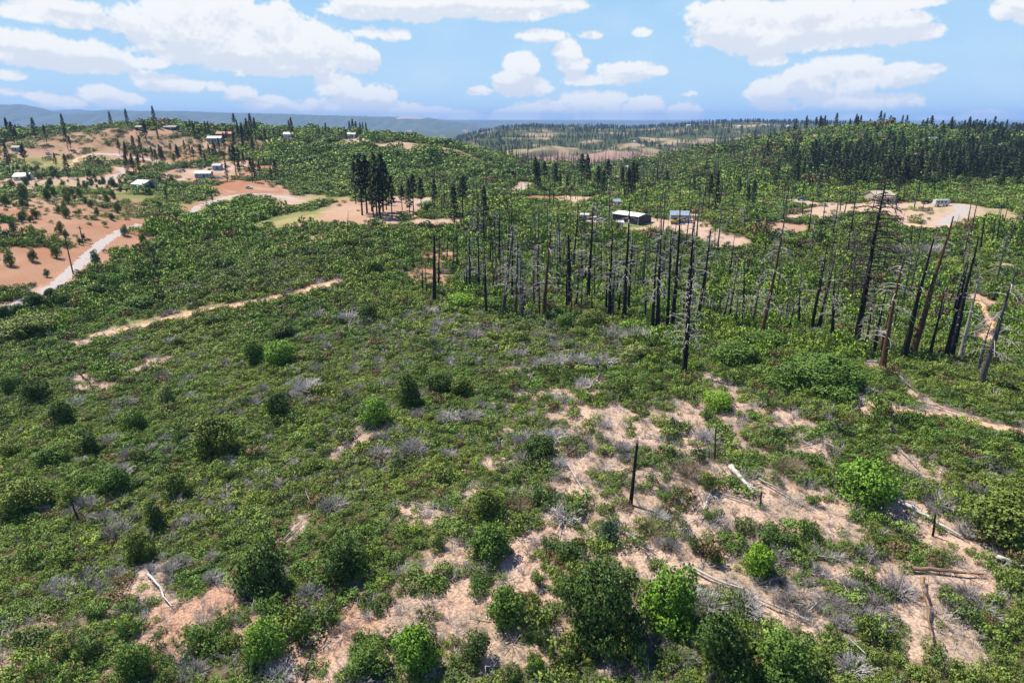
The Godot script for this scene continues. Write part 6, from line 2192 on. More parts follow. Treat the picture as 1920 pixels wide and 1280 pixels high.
func bushes() -> void:
	stem_mat = bark("shrub_stems", Color(0.14, 0.10, 0.08))
	var protos := {}
	for kind in ["round", "oak", "sapling", "clump", "shrub"]:
		protos[kind] = []
		for v in (2 if kind == "clump" else 4):
			protos[kind].append(bush_proto(kind))
	var i := 0
	for q in [[-21.6, 45.6, 2.20, 4.18, "round", "bright", "dense bright green round bush on bare soil near the lower edge"],
		[-32.3, 44.3, 1.75, 3.78, "round", "mid", "round green bush beside the dirt bank, left of the brightest round bush"],
		[-25.1, 54, 2.89, 6.33, "oak", "dark", "large dark oak sapling above the bare eroded bank"],
		[-17.5, 55.7, 2.54, 4.88, "oak", "dark", "broad dark oak bush right of the eroded bank"],
		[-41.5, 61.3, 1.97, 4.07, "oak", "olive", "yellow-green bush on the left brush slope"],
		[-42.5, 66.8, 1.81, 4.11, "sapling", "dark", "narrow dark sapling behind the yellow-green bush"],
		[-62.6, 73.5, 3.84, 5.31, "oak", "olive", "wide light-green bush at the left margin of the slope"],
		[-56.7, 73.2, 1.69, 3.13, "sapling", "olive", "leafy sprout around the black leaning stump"],
		[-43.9, 74.4, 2.31, 4.06, "oak", "olive", "light green bush with a deep shadow in the dense brush"],
		[-53.3, 76.9, 2.66, 4.20, "oak", "mid", "green bush upslope of the wide light-green one"],
		[-57.8, 78.1, 1.86, 2.74, "shrub", "mid", "low green bush beside a larger one on the left slope"],
		[-38.4, 78.5, 1.43, 2.32, "shrub", "olive", "small olive bush in open left brush"],
		[-37.6, 46.5, 1.31, 2.89, "shrub", "dark", "dark bush on pinkish soil in the lower left"],
		[-40.3, 46.9, 1.42, 2.91, "shrub", "olive", "pale olive bush left of the dark one, lower left"],
		[-27.6, 47.2, 1.56, 3.02, "shrub", "mid", "loose green bush between two round bushes"],
		[-25.1, 46.8, 1.22, 2.64, "shrub", "olive", "thin olive bush touching the brightest round bush"],
		[-22.8, 50.9, 1.79, 2.23, "shrub", "mid", "low spreading bush under the large dark oak sapling"],
		[-19, 47, 1.08, 3.38, "shrub", "dark", "dark upright bush right of the brightest round bush"],
		[-35.5, 49.1, 1.03, 2.29, "shrub", "mid", "small green bush on the eroded bank's left side"],
		[-40.9, 52.2, 1.29, 2.25, "shrub", "mid", "small bush with dry sticks beside it, lower left"],
		[-45.8, 121.8, 3.72, 4.99, "round", "bright", "bright yellow-green maple bush on the left brush slope"],
		[-51.6, 123.1, 2.94, 5.26, "oak", "mid", "darker bush joined to the bright maple's left side"],
		[-97.1, 118.6, 2.88, 4.58, "oak", "mid", "green bush at far left in the brush, one of a pair"],
		[-88.3, 112.4, 2.93, 5.05, "oak", "dark", "dark rounded bush right of the far-left pair"],
		[-75.6, 100.5, 2.31, 4.87, "oak", "dark", "dark upright bush beside whitish dead sticks"],
		[-61, 96, 2.29, 4.00, "oak", "mid", "bush with dark right side in mid left slope"],
		[-61.4, 106.5, 2.14, 3.76, "sapling", "pale", "pale green feathery bush in the left slope"],
		[-38.1, 97.2, 2.22, 5.16, "oak", "dark", "dark tall bush below the bright maple"],
		[-43.5, 85.6, 3.71, 6.43, "oak", "olive", "big two-toned oak bush in the middle of the left slope"],
		[-50.6, 90.1, 1.29, 2.39, "shrub", "dark", "small dark bush left of the big two-toned oak"],
		[-64, 88.3, 2.18, 4.21, "sapling", "dark", "dark sapling with visible charred stem"],
		[-68, 85.7, 2.39, 3.42, "oak", "mid", "mid green bush above the wide light-green one"],
		[-76.9, 90.2, 2.10, 3.24, "shrub", "olive", "olive bush at the left margin under the pair"],
		[-54.7, 85.4, 1.39, 2.70, "shrub", "olive", "small two-tone bush left of the big oak bush"],
		[-29.6, 85.1, 1.38, 2.36, "shrub", "mid", "lone small bush right of the big two-toned oak"],
		[-27.2, 78.4, 1.28, 2.22, "shrub", "mid", "small bush below another on mid slope"],
		[-39.3, 79.2, 1.23, 2.13, "shrub", "mid", "small bush directly under the big two-toned oak"],
		[-70.1, 150.6, 3.28, 2.98, "shrub", "dark", "low dark bush beside the dirt track's upper end"],
		[-51.2, 138.3, 3.60, 3.66, "oak", "dark", "dark bush directly behind the bright maple"],
		[-129.1, 171.8, 2.87, 5.09, "oak", "dark", "dark round bush beside the road's near end, larger"],
		[-129.7, 178.8, 2.09, 4.12, "oak", "dark", "dark upright bush at the road edge"],
		[-123, 173.1, 2.17, 3.98, "oak", "dark", "dark bush right of the road-edge pair"],
		[-130.7, 167.2, 2.24, 3.33, "oak", "dark", "dark bush on the roadside's left"],
		[-130.8, 162, 2.32, 4.66, "oak", "dark", "dark bush at far left near the road"],
		[-121.3, 190.8, 2.84, 4.83, "oak", "dark", "dark bush in green grass across from the road, upper"],
		[-118.2, 182.1, 2.87, 4.06, "oak", "dark", "dark bush in green grass, just below the upper one"],
		[-100.5, 168.7, 4.88, 4.10, "oak", "mid", "wide green bush on the grassy bench right of the road"],
		[-117, 153.2, 6.98, 5.59, "oak", "olive", "broad olive thicket below the road's near end"],
		[-21, 91.1, 2.49, 5.05, "round", "bright", "bright green bush at centre-left beside a dark sapling"],
		[-16.8, 97.7, 2.64, 5.97, "sapling", "dark", "tall dark sapling right of the bright bush"],
		[-33.4, 145.7, 2.45, 4.99, "oak", "dark", "dark tall bush on the brow near the far dirt track"],
		[-12.4, 158.2, 4.70, 4.05, "round", "vivid", "vivid green bush in front of the first burnt trunks"],
		[-5.6, 158.5, 4.59, 3.67, "round", "mid", "green bush right of the vivid one at the stand's foot"],
		[17.7, 141.1, 3.43, 5.26, "round", "olive", "rounded olive bush at the foot of the burnt stand"],
		[11.9, 139.9, 2.48, 4.16, "round", "mid", "green bush left of the rounded olive bush"],
		[14.1, 133.9, 2.27, 2.60, "round", "olive", "low bush in front of the rounded olive pair"],
		[27.3, 140.6, 3.65, 2.92, "round", "vivid", "low vivid yellow-green bush under the burnt trunks"],
		[24, 118.9, 3.13, 3.71, "shrub", "pale", "pale green bush above the long row of dead twigs"],
		[-8.7, 101.5, 2.46, 4.26, "oak", "olive", "brown-tinged green bush in mid slope"],
		[-12.5, 102.4, 2.31, 4.18, "oak", "dark", "dark bush touching the brown-tinged one"],
		[3.4, 79.1, 2.75, 3.21, "oak", "dark", "dark bush with dead grey limbs rising from it"],
		[12, 96.3, 1.10, 1.76, "shrub", "mid", "small round shrub alone on pale sand"],
		[19.7, 101.3, 2.54, 3.73, "shrub", "olive", "olive brush clump beside the lone front snag"],
		[31.8, 93.7, 2.86, 3.50, "round", "vivid", "bright bush on sandy soil below the lone front snag"],
		[29.5, 90.3, 1.59, 2.55, "shrub", "mid", "darker green shrub joined to the bright bush on sand"],
		[52.9, 103.7, 7.46, 6.10, "clump", "mid", "largest green thicket right of the lone front snag"],
		[46.6, 103.6, 3.56, 4.85, "oak", "mid", "green bush at the left shoulder of the largest thicket"],
		[42.1, 116.7, 4.92, 4.79, "oak", "mid", "leafy green mass behind the sandy patches"],
		[52.9, 127.8, 4.82, 3.86, "oak", "mid", "leafy mass under the brown leaning trunk"],
		[36.3, 90, 1.12, 1.49, "shrub", "bright", "tiny bright shrub on the sandy patch"],
		[39.5, 106, 2.02, 2.37, "shrub", "dark", "low dark shrub between two sandy patches"],
		[42.4, 67.9, 4.04, 6.21, "round", "bright", "largest bright green dome bush on the sandy right slope"],
		[-2.5, 57.8, 2.56, 4.44, "oak", "mid", "leafy oak bush in the centre of the bare slope"],
		[-2.9, 64.7, 2.33, 4.23, "oak", "olive", "looser oak bush right behind the central one"],
		[-8.2, 59.8, 1.08, 2.53, "sapling", "pale", "pale yellow young shrub on orange soil"],
		[-0.5, 49, 2.01, 4.43, "oak", "mid", "oak bush with hollow shadow on bare soil, lower centre"],
		[-3.1, 44.6, 1.53, 3.31, "round", "dark", "dense dark bush on bare soil at lower centre"],
		[2.5, 45.9, 0.83, 2.36, "shrub", "dark", "small upright shrub right of the lower centre oak"],
		[1.8, 42.9, 0.88, 2.68, "shrub", "mid", "shrub at the lower edge on pink soil"],
		[-3.3, 53.9, 1.56, 1.53, "shrub", "dark", "low flat dark shrub under the central oak bush"],
		[2.6, 53.1, 1.08, 2.20, "shrub", "mid", "small tufted shrub in a sandy gap"],
		[4, 59.2, 1.40, 1.76, "shrub", "dark", "dark low shrub at the end of the sandy ridge"],
		[6.3, 57.6, 2.17, 2.85, "shrub", "dark", "dark heath mound right of the sandy gap"],
		[10.6, 60.2, 1.70, 3.32, "sapling", "bluegreen", "blue-green young pine-like bush beside pale sticks"],
		[7.3, 64.7, 1.33, 2.06, "shrub", "mid", "small round shrub above the log pile of sticks"],
		[7.7, 46.5, 3.61, 8.95, "clump", "dark", "huge dark oak thicket at lower centre-right"],
		[14, 48.4, 3.04, 7.04, "oak", "bright", "bright leafy oak beside the huge dark thicket"],
		[-12.4, 43.5, 2.02, 3.06, "oak", "mid", "green bush cut by the lower edge, left of centre"],
		[-8, 43.6, 2.27, 5.05, "oak", "bright", "light green oak at the lower edge beside another"],
		[0, 42.3, 1.04, 2.03, "shrub", "dark", "dark shrub at the lower edge centre"],
		[-14, 47.4, 0.71, 1.16, "shrub", "dark", "tiny dark shrub on open pink soil"],
		[24.9, 55.4, 1.75, 4.24, "oak", "vivid", "vivid upright bush in the dry sticks area"],
		[28.2, 59.7, 2.24, 2.56, "shrub", "dark", "dark shrub behind the vivid upright bush"],
		[32.2, 60.9, 1.26, 2.83, "shrub", "dark", "dark rounded shrub below the sand hollow"],
		[35.5, 67.5, 1.06, 2.12, "shrub", "mid", "solitary round shrub in the sand hollow"],
		[53.9, 61.2, 4.20, 6.45, "oak", "olive", "big olive-green oak at the right margin"],
		[52.4, 66.1, 1.83, 2.39, "shrub", "olive", "olive shrub in front of the big right oak"],
		[17.4, 43.3, 2.68, 6.32, "oak", "dark", "large dark oak at the lower edge right of centre"],
		[22.3, 43.3, 2.80, 4.63, "oak", "mid", "light green oak at the lower edge, right one of two"],
		[20.8, 56.8, 0.93, 2.15, "shrub", "dark", "small dark shrub on the pink strip above the long log"],
		[19.2, 58.6, 1.06, 2.13, "shrub", "dark", "dark shrub at the thicket's upper right"],
		[22.4, 63.8, 1.08, 2.27, "shrub", "mid", "small shrub on the dry twig slope"],
		[23.9, 69.8, 1.54, 3.92, "shrub", "olive", "olive upright bush below the brown post stump"],
		[19, 62.3, 0.94, 1.68, "shrub", "dark", "small dark shrub near the charred lone pole"],
		[27.5, 71.5, 1.11, 1.55, "shrub", "mid", "small green tuft by the split white log"],
		[18.5, 68.1, 1.26, 1.81, "shrub", "mid", "low shrub at the charred pole's shadow"],
		[71.2, 138.4, 2.92, 3.19, "oak", "mid", "leafy clump at the foot of the trunks left of the giant snag"]]:
		var l: Array = protos[q[4]]
		var o := copy_of(l[i % l.size()])
		i += 1
		o.position = on(q[0], q[1], -0.05)
		o.rotation.y = rng.randf() * TAU
		o.scale = Vector3(q[2] * rng.randf_range(0.95, 1.05), q[3] / 1.7, q[2] * rng.randf_range(0.95, 1.05))
		(o.get_node("crown") as MeshInstance3D).material_override = leaf_mat(q[5])
		tag(o, {"round": "round_bush", "oak": "oak_bush", "sapling": "sapling", "clump": "oak_thicket", "shrub": "shrub"}[q[4]], q[6], "sapling" if q[4] == "sapling" else "bush")
	for k in protos:
		if k != "sapling":
			for p in protos[k]:
				p.free()
	sapling_protos = protos["sapling"]


var sapling_protos := []


func orchard() -> void:
	# scattered young trees on the red slope beyond the road
	var n := 0
	var tries := 0
	while n < 190 and tries < 20000:
		tries += 1
		var x := rng.randf_range(-420.0, -110.0)
		var d := rng.randf_range(170.0, 500.0)
		var u := x / d
		if u < -0.9 or u > -0.5 or read_plan(bare_p, x, d) < 0.35 or read_plan(bare_p, x, d) > 1.0:
			continue
		n += 1
		var o := copy_of(sapling_protos[n % 4])
		o.position = on(x, d, 0.25)
		o.rotation.y = rng.randf() * TAU
		var r := rng.randf_range(1.0, 2.7)
		o.scale = Vector3(r, r * rng.randf_range(0.9, 1.4), r)
		var tone: String = ["mid", "olive", "dark", "bluegreen"][rng.randi() % 4]
		(o.get_node("crown") as MeshInstance3D).material_override = leaf_mat(tone)
		tag(o, "young_tree", {"mid": "green", "olive": "olive-green", "dark": "dark green", "bluegreen": "blue-green"}[tone] + " young tree on the slope, " + size_word(r, 1.5, 2.1) + ", " + beside(x, d, red_marks), "tree", "young trees on the red slope")


# ------------------------------------------------------------------ dead bushes, logs

func dead_bush_mesh(stems: int, mat: Material, thin: float) -> ArrayMesh:
	var s := Shape.new()
	for k in stems:
		var a := rng.randf() * TAU
		var lean := sqrt(rng.randf())
		var dir := Vector3(cos(a) * lean, 0.9 - 0.35 * lean, sin(a) * lean).normalized()
		var from := Vector3(cos(a), 0, sin(a)) * 0.35 * rng.randf()
		var l := rng.randf_range(0.6, 1.15)
		var bend := any_direction() * 0.18
		var pts := PackedVector3Array([from + Vector3(0, -0.05, 0), from + dir * l * 0.5 + bend * 0.4, from + dir * l + bend + Vector3(0, -0.1 * lean, 0)])
		var col := Color.WHITE * rng.randf_range(0.55, 1.1)
		s.tube(pts, PackedFloat32Array([thin, thin * 0.75, thin * 0.3]), 3, col)
		for t in 2:
			var q := pts[1].lerp(pts[2], rng.randf_range(0.0, 0.6))
			var side := (dir + any_direction() * 0.9).normalized()
			s.tube(PackedVector3Array([q, q + side * l * rng.randf_range(0.2, 0.45)]), PackedFloat32Array([thin * 0.6, thin * 0.2]), 3, col)
	return s.mesh(mat)


func dead_bushes() -> void:
	var mats := {"white": bark("white_twigs", Color(0.82, 0.77, 0.76)), "grey": bark("grey_twigs", Color(0.57, 0.52, 0.51)), "tan": bark("tan_twigs", Color(0.44, 0.34, 0.23))}
	var protos := {}
	for c in mats:
		protos[c] = []
		for v in 3:
			protos[c].append(dead_bush_mesh(150 if c != "tan" else 240, mats[c], 0.022 if c != "tan" else 0.009))
	var i := 0
	for q in [[-19.9, 150.3, 2.66, "white", "round white dead bush at the foot of the first thick snag"],
		[5.4, 113.2, 2.45, "white", "pale dead bush, left end of the long twig row"],
		[8.8, 113.8, 2.55, "white", "bleached dead bush, second in the long twig row"],
		[12.6, 114.1, 2.76, "white", "bleached dead bush, third in the long twig row"],
		[16.5, 113.8, 2.65, "white", "pale dead bush, right end of the long twig row"],
		[12.3, 104.2, 1.55, "white", "small white dead bush below the long twig row"],
		[-9.5, 91, 2.26, "white", "white dead bush in mid slope, left of a pair"],
		[-6.6, 91, 2.02, "grey", "grey dead bush in mid slope, right of a pair"],
		[-13.6, 81.1, 2.35, "grey", "upright grey dead bush with many stems"],
		[-18.3, 80.5, 1.83, "grey", "grey dead bush left of the upright many-stemmed one"],
		[-17, 88.4, 1.35, "white", "dead white limbs above the many-stemmed grey bush"],
		[-3.4, 95.2, 1.10, "white", "small white dead shrub in brush"],
		[-38.4, 146.5, 2.60, "white", "dead brush tuft near the dark tall brow bush"],
		[-46.6, 149.1, 2.64, "grey", "grey dead brush tuft along the brow"],
		[-45, 150.2, 1.90, "white", "whitish twigs on the brow near the track end"],
		[-36.2, 106.6, 2.70, "white", "spreading white dead branches left slope, right of the dark tall bush"],
		[-38.1, 104.4, 1.65, "white", "white dead branches beside the spreading one"],
		[-33.8, 78.5, 1.22, "grey", "small dead shrub in the left brush below the oak"],
		[-76.5, 138.9, 1.67, "white", "white dead shrub by the olive track"],
		[-81.7, 135.4, 1.63, "grey", "grey dead shrub on the upper left slope"],
		[13.6, 86.9, 1.32, "white", "white twig tuft beside the sandy hollow"],
		[1.9, 82.7, 2.23, "white", "dead grey limbs arching from the dark bush, left side"],
		[5.6, 83.3, 2.24, "white", "dead pale limbs arching from the dark bush, right side"],
		[21.3, 131.4, 3.24, "grey", "grey dead brush under the burnt stand, middle"],
		[26.9, 131.6, 3.03, "white", "pale dead brush beside the low vivid bush"],
		[19.5, 134.5, 2.29, "white", "pale dead brush left of the low vivid bush"],
		[1.5, 120, 2.06, "grey", "grey dead brush in centre slope"],
		[8.6, 125.6, 1.94, "grey", "grey dead tuft under the leaning pale trunk"],
		[-8.5, 133.4, 2.50, "grey", "grey dead tuft in front of the vivid bush"],
		[3.2, 149.3, 1.89, "white", "white dead tuft at the stand's foot"],
		[37.3, 52.4, 1.95, "grey", "wide grey twig fan in dark brush, right lower"],
		[30.1, 48.5, 1.16, "white", "upright white twig fan in dark brush"],
		[32.9, 48.2, 1.49, "grey", "tall grey dead stems between two twig fans"],
		[28.6, 43.3, 1.55, "white", "white dead limbs near the lower edge, right"],
		[50.2, 67, 2.18, "grey", "grey dead bush lying by the thick white log"],
		[18.4, 50.4, 1.74, "white", "tangle of pale sticks under the longest log"],
		[21.8, 50.2, 1.88, "white", "pale dead stems along the longest log's right half"],
		[16.9, 52.1, 1.53, "white", "pale stick tangle at the longest log's upper end"],
		[0.9, 66.8, 2.05, "tan", "dry tan grass tuft beside the stick pile"],
		[15.4, 61.3, 2.09, "tan", "dry tan brush right of the blue-green bush"],
		[6, 63.9, 2.10, "white", "pile of bleached sticks on the bare slope"],
		[-46.6, 66.1, 1.88, "grey", "grey dead brush in the left carpet"],
		[-38.5, 67.7, 1.65, "grey", "dead brush right of the narrow dark sapling"],
		[-19.6, 43.2, 1.47, "white", "white dead fan under the brightest round bush"],
		[-27.3, 44.3, 1.41, "grey", "dead grey brush on the bare soil near lower edge"],
		[-21.7, 68.5, 1.92, "grey", "grey dead brush at the carpet's right border"],
		[-78.9, 109, 1.92, "white", "whitish dead sticks beside the dark upright bush"],
		[-68.3, 106, 2.15, "grey", "low dead sticks on the left slope"],
		[-62.3, 91.5, 1.65, "white", "white sticks right of the charred stem sapling"],
		[-53.6, 91.6, 1.24, "white", "small white sticks below the light bush"],
		[22.8, 73.3, 2.68, "tan", "dry brush patch left of the brown post stump"],
		[27.6, 82.9, 2.09, "white", "white twig heap under the bright bush on sand"],
		[16.7, 45.8, 1.16, "grey", "dead grey branches poking from the large dark oak"],
		[7, 46.5, 1.17, "white", "bare white branches in the huge dark thicket"],
		[55.2, 96.1, 1.44, "white", "white roots at the start of the sandy track"],
		[35.4, 74.5, 2.38, "tan", "dry twig patch beside the narrow pole"],
		[147.1, 243.4, 4.97, "grey", "grey dead brush patch beyond the ravine, left"],
		[157.3, 243.9, 4.98, "white", "grey-white dead brush patch beyond the ravine, right"]]:
		var o := MeshInstance3D.new()
		var l: Array = protos[q[3]]
		o.mesh = l[i % 3]
		i += 1
		o.position = on(q[0], q[1])
		o.rotation.y = rng.randf() * TAU
		o.scale = Vector3(q[2], q[2] * rng.randf_range(0.7, 1.0), q[2])
		var holder := Node3D.new()
		holder.position = o.position
		holder.rotation = o.rotation
		o.position = Vector3.ZERO
		o.rotation = Vector3.ZERO
		o.name = "twigs"
		o.set_meta("kind", "stuff")
		holder.add_child(o)
		tag(holder, "dead_bush", q[4], "dead bush")
	dead_white = protos["white"][0]
	dead_grey = protos["grey"][1]
	twig_white = dead_bush_mesh(16, mats["white"], 0.02)
	twig_grey = dead_bush_mesh(22, mats["grey"], 0.018)
	straw = dead_bush_mesh(36, mats["tan"], 0.012)


var twig_white: ArrayMesh
var dead_white: ArrayMesh
var dead_grey: ArrayMesh
var twig_grey: ArrayMesh
var straw: ArrayMesh


func log_list() -> Array:
	return [[17.4, 56.1, 27.1, 48.6, 0.34, "pale", "longest pale fallen log, with bent branch stubs, crossing the dry twigs"],
		[45.6, 67.4, 48.8, 60.7, 0.60, "white", "thick white fallen log beside the black stump"],
		[50.2, 57.1, 52, 55.5, 0.55, "white", "white log end at the right margin, the upper one"],
		[40.4, 55.5, 47.1, 54.6, 0.50, "brown", "brown and white log lying level above the grey twig fan"],
		[48.7, 55.2, 51.6, 54.8, 0.45, "pale", "pale log beneath the white log end at right margin"],
		[40.7, 53.9, 36.9, 46.3, 0.45, "brown", "rotting brown log pointing downslope in the dark brush"],
		[30.9, 72.1, 35, 65.6, 0.30, "grey", "narrow grey fallen pole beside the sand hollow"],
		[28.3, 75, 29.1, 68.9, 0.75, "white", "split white log, widest and shortest, in the twig slope"],
		[23.6, 68.3, 21.2, 63.7, 0.30, "white", "short white log pointing downslope under the olive bush"],
		[25.4, 68.9, 29.9, 65.3, 0.25, "grey", "thin grey log behind the short black stump"],
		[-39.1, 58.7, -33.4, 52.5, 0.30, "white", "white fallen sapling with twigs at the edge of the left brush"],
		[7, 76.4, 8.4, 70.2, 0.30, "white", "white stick-like log below the dark bush with grey limbs"],
		[8.4, 70.2, 9.3, 67.9, 0.22, "white", "bent white limb continuing downslope to the stick pile"],
		[3.7, 67.5, 6, 63.5, 0.26, "white", "pale log on top of the stick pile"],
		[12.5, 61.2, 14.8, 57.8, 0.40, "grey", "grey splintered log above the huge dark thicket"],
		[1, 49.3, 2.4, 47.7, 0.25, "grey", "short grey log by the lower centre oak bush"],
		[-17.5, 42.9, -17.8, 47.3, 0.20, "black", "thin dark pole lying upslope right of the brightest round bush"],
		[67.9, 118, 72.1, 119.3, 0.50, "white", "white stub log at the foot of the leaning trunks"],
		[70.7, 116.6, 67.5, 99.9, 0.35, "grey", "long grey pole slanting off the leaning trunks"],
		[66.7, 96.4, 70.1, 90.9, 0.25, "grey", "thin grey pole along the sandy track"],
		[56.8, 84.1, 57, 81.5, 0.30, "grey", "short pale log on the brushy right slope"],
		[59.1, 80.4, 60.2, 78, 0.25, "grey", "slim log lying between dark shrubs, right slope"],
		[52.9, 79.6, 52.6, 75.1, 0.30, "grey", "pale log slanting through the right shrubs"],
		[12.4, 100.1, 16, 109.5, 0.40, "grey", "grey log on sand under the long row of dead twigs"],
		[-24.6, 85, -22.1, 89.1, 0.30, "grey", "grey log in brush left of the bright bush"],
		[-88.5, 124.9, -78.8, 114.8, 0.30, "black", "half-charred log on the left slope"],
		[-75.1, 124.8, -74.1, 129.6, 0.25, "white", "white stick on the upper left slope"],
		[-52.5, 97.8, -51.3, 99.9, 0.30, "grey", "short log above the big two-toned oak bush"],
		[-75.7, 105.2, -74.7, 108.3, 0.20, "white", "thin white stick right of the dark upright bush"],
		[-25.7, 62.6, -24.7, 66.6, 0.20, "grey", "thin twiggy log on the slope left of the bare ground"],
		[40.3, 81.6, 45.3, 83.6, 0.20, "grey", "thin dry log across the twig slope, level"],
		[43.1, 93.2, 46.6, 91.7, 0.20, "black", "dark stick on the sandy patch"],
		[12.9, 42.9, 15.8, 43.9, 0.25, "white", "white forked branch at the lower edge in the oaks"],
		[196.4, 257.4, 200.2, 253.9, 0.50, "white", "white log on the far right slope"],
		[-11.5, 68.2, -7.5, 66.3, 0.18, "grey", "thin pole in brush left of the sandy gap"],
		[26.1, 88.2, 25.7, 80.7, 0.25, "white", "bleached crooked limb left of the bright bush on sand"],
		[56, 99, 55.9, 94.6, 0.30, "white", "white root-like log above the sandy track"]]


func logs() -> void:
	var mats := {"white": bark("white_log", Color(0.76, 0.72, 0.69)), "pale": bark("pale_log", Color(0.66, 0.60, 0.54)), "grey": bark("grey_log", Color(0.44, 0.40, 0.38)), "brown": bark("rotten_log", Color(0.38, 0.25, 0.17)), "black": bark("charred_log", Color(0.06, 0.05, 0.05))}
	for q in log_list():
		var a := on(q[0], q[1], q[4] * 0.5)
		var b := on(q[2], q[3], q[4] * 0.5)
		var o := Node3D.new()
		o.position = a
		var l := (b - a).length()
		var s := Shape.new()
		var pts := PackedVector3Array()
		var rad := PackedFloat32Array()
		for k in 9:
			var u := k / 8.0
			var p := a.lerp(b, u)
			var g := ground(p.x, -p.z)
			p.y = maxf(p.y, g + q[4] * 0.3) + 0.22
			pts.append(p - a + Vector3(0, fine.get_noise_2d(u * 40.0, l) * 0.25, 0) + (b - a).cross(Vector3.UP).normalized() * fine.get_noise_2d(u * 30.0 + 9.0, l) * 0.03 * l)
			rad.append(q[4] * 0.5 * lerpf(1.0, 0.4, u) * rng.randf_range(0.88, 1.12))
		s.tube(pts, rad, 8, Color.WHITE * 0.85, 0.5, true, rng)
		part(o, "stem", s.mesh(mats[q[5]]))
		if l > 4.0:
			var br := Shape.new()
			for k in int(clampf(l * 1.1, 5, 16)):
				var u := rng.randf_range(0.25, 0.98)
				var at := pts[int(u * 8)]
				var side := ((b - a).normalized() * 0.6 + any_direction() + Vector3.UP * 0.25).normalized()
				bough(br, at, side, rng.randf_range(0.5, 1.8), rng.randf_range(0.1, 0.5), q[4] * 0.14, Color.WHITE * rng.randf_range(0.6, 1.0), 2)
			var bp := part(o, "branch_stubs", br.mesh(mats[q[5]]))
			bp.set_meta("kind", "stuff")
		tag(o, "fallen_log", q[6], "log")


# ------------------------------------------------------------------ the brush that covers the hills

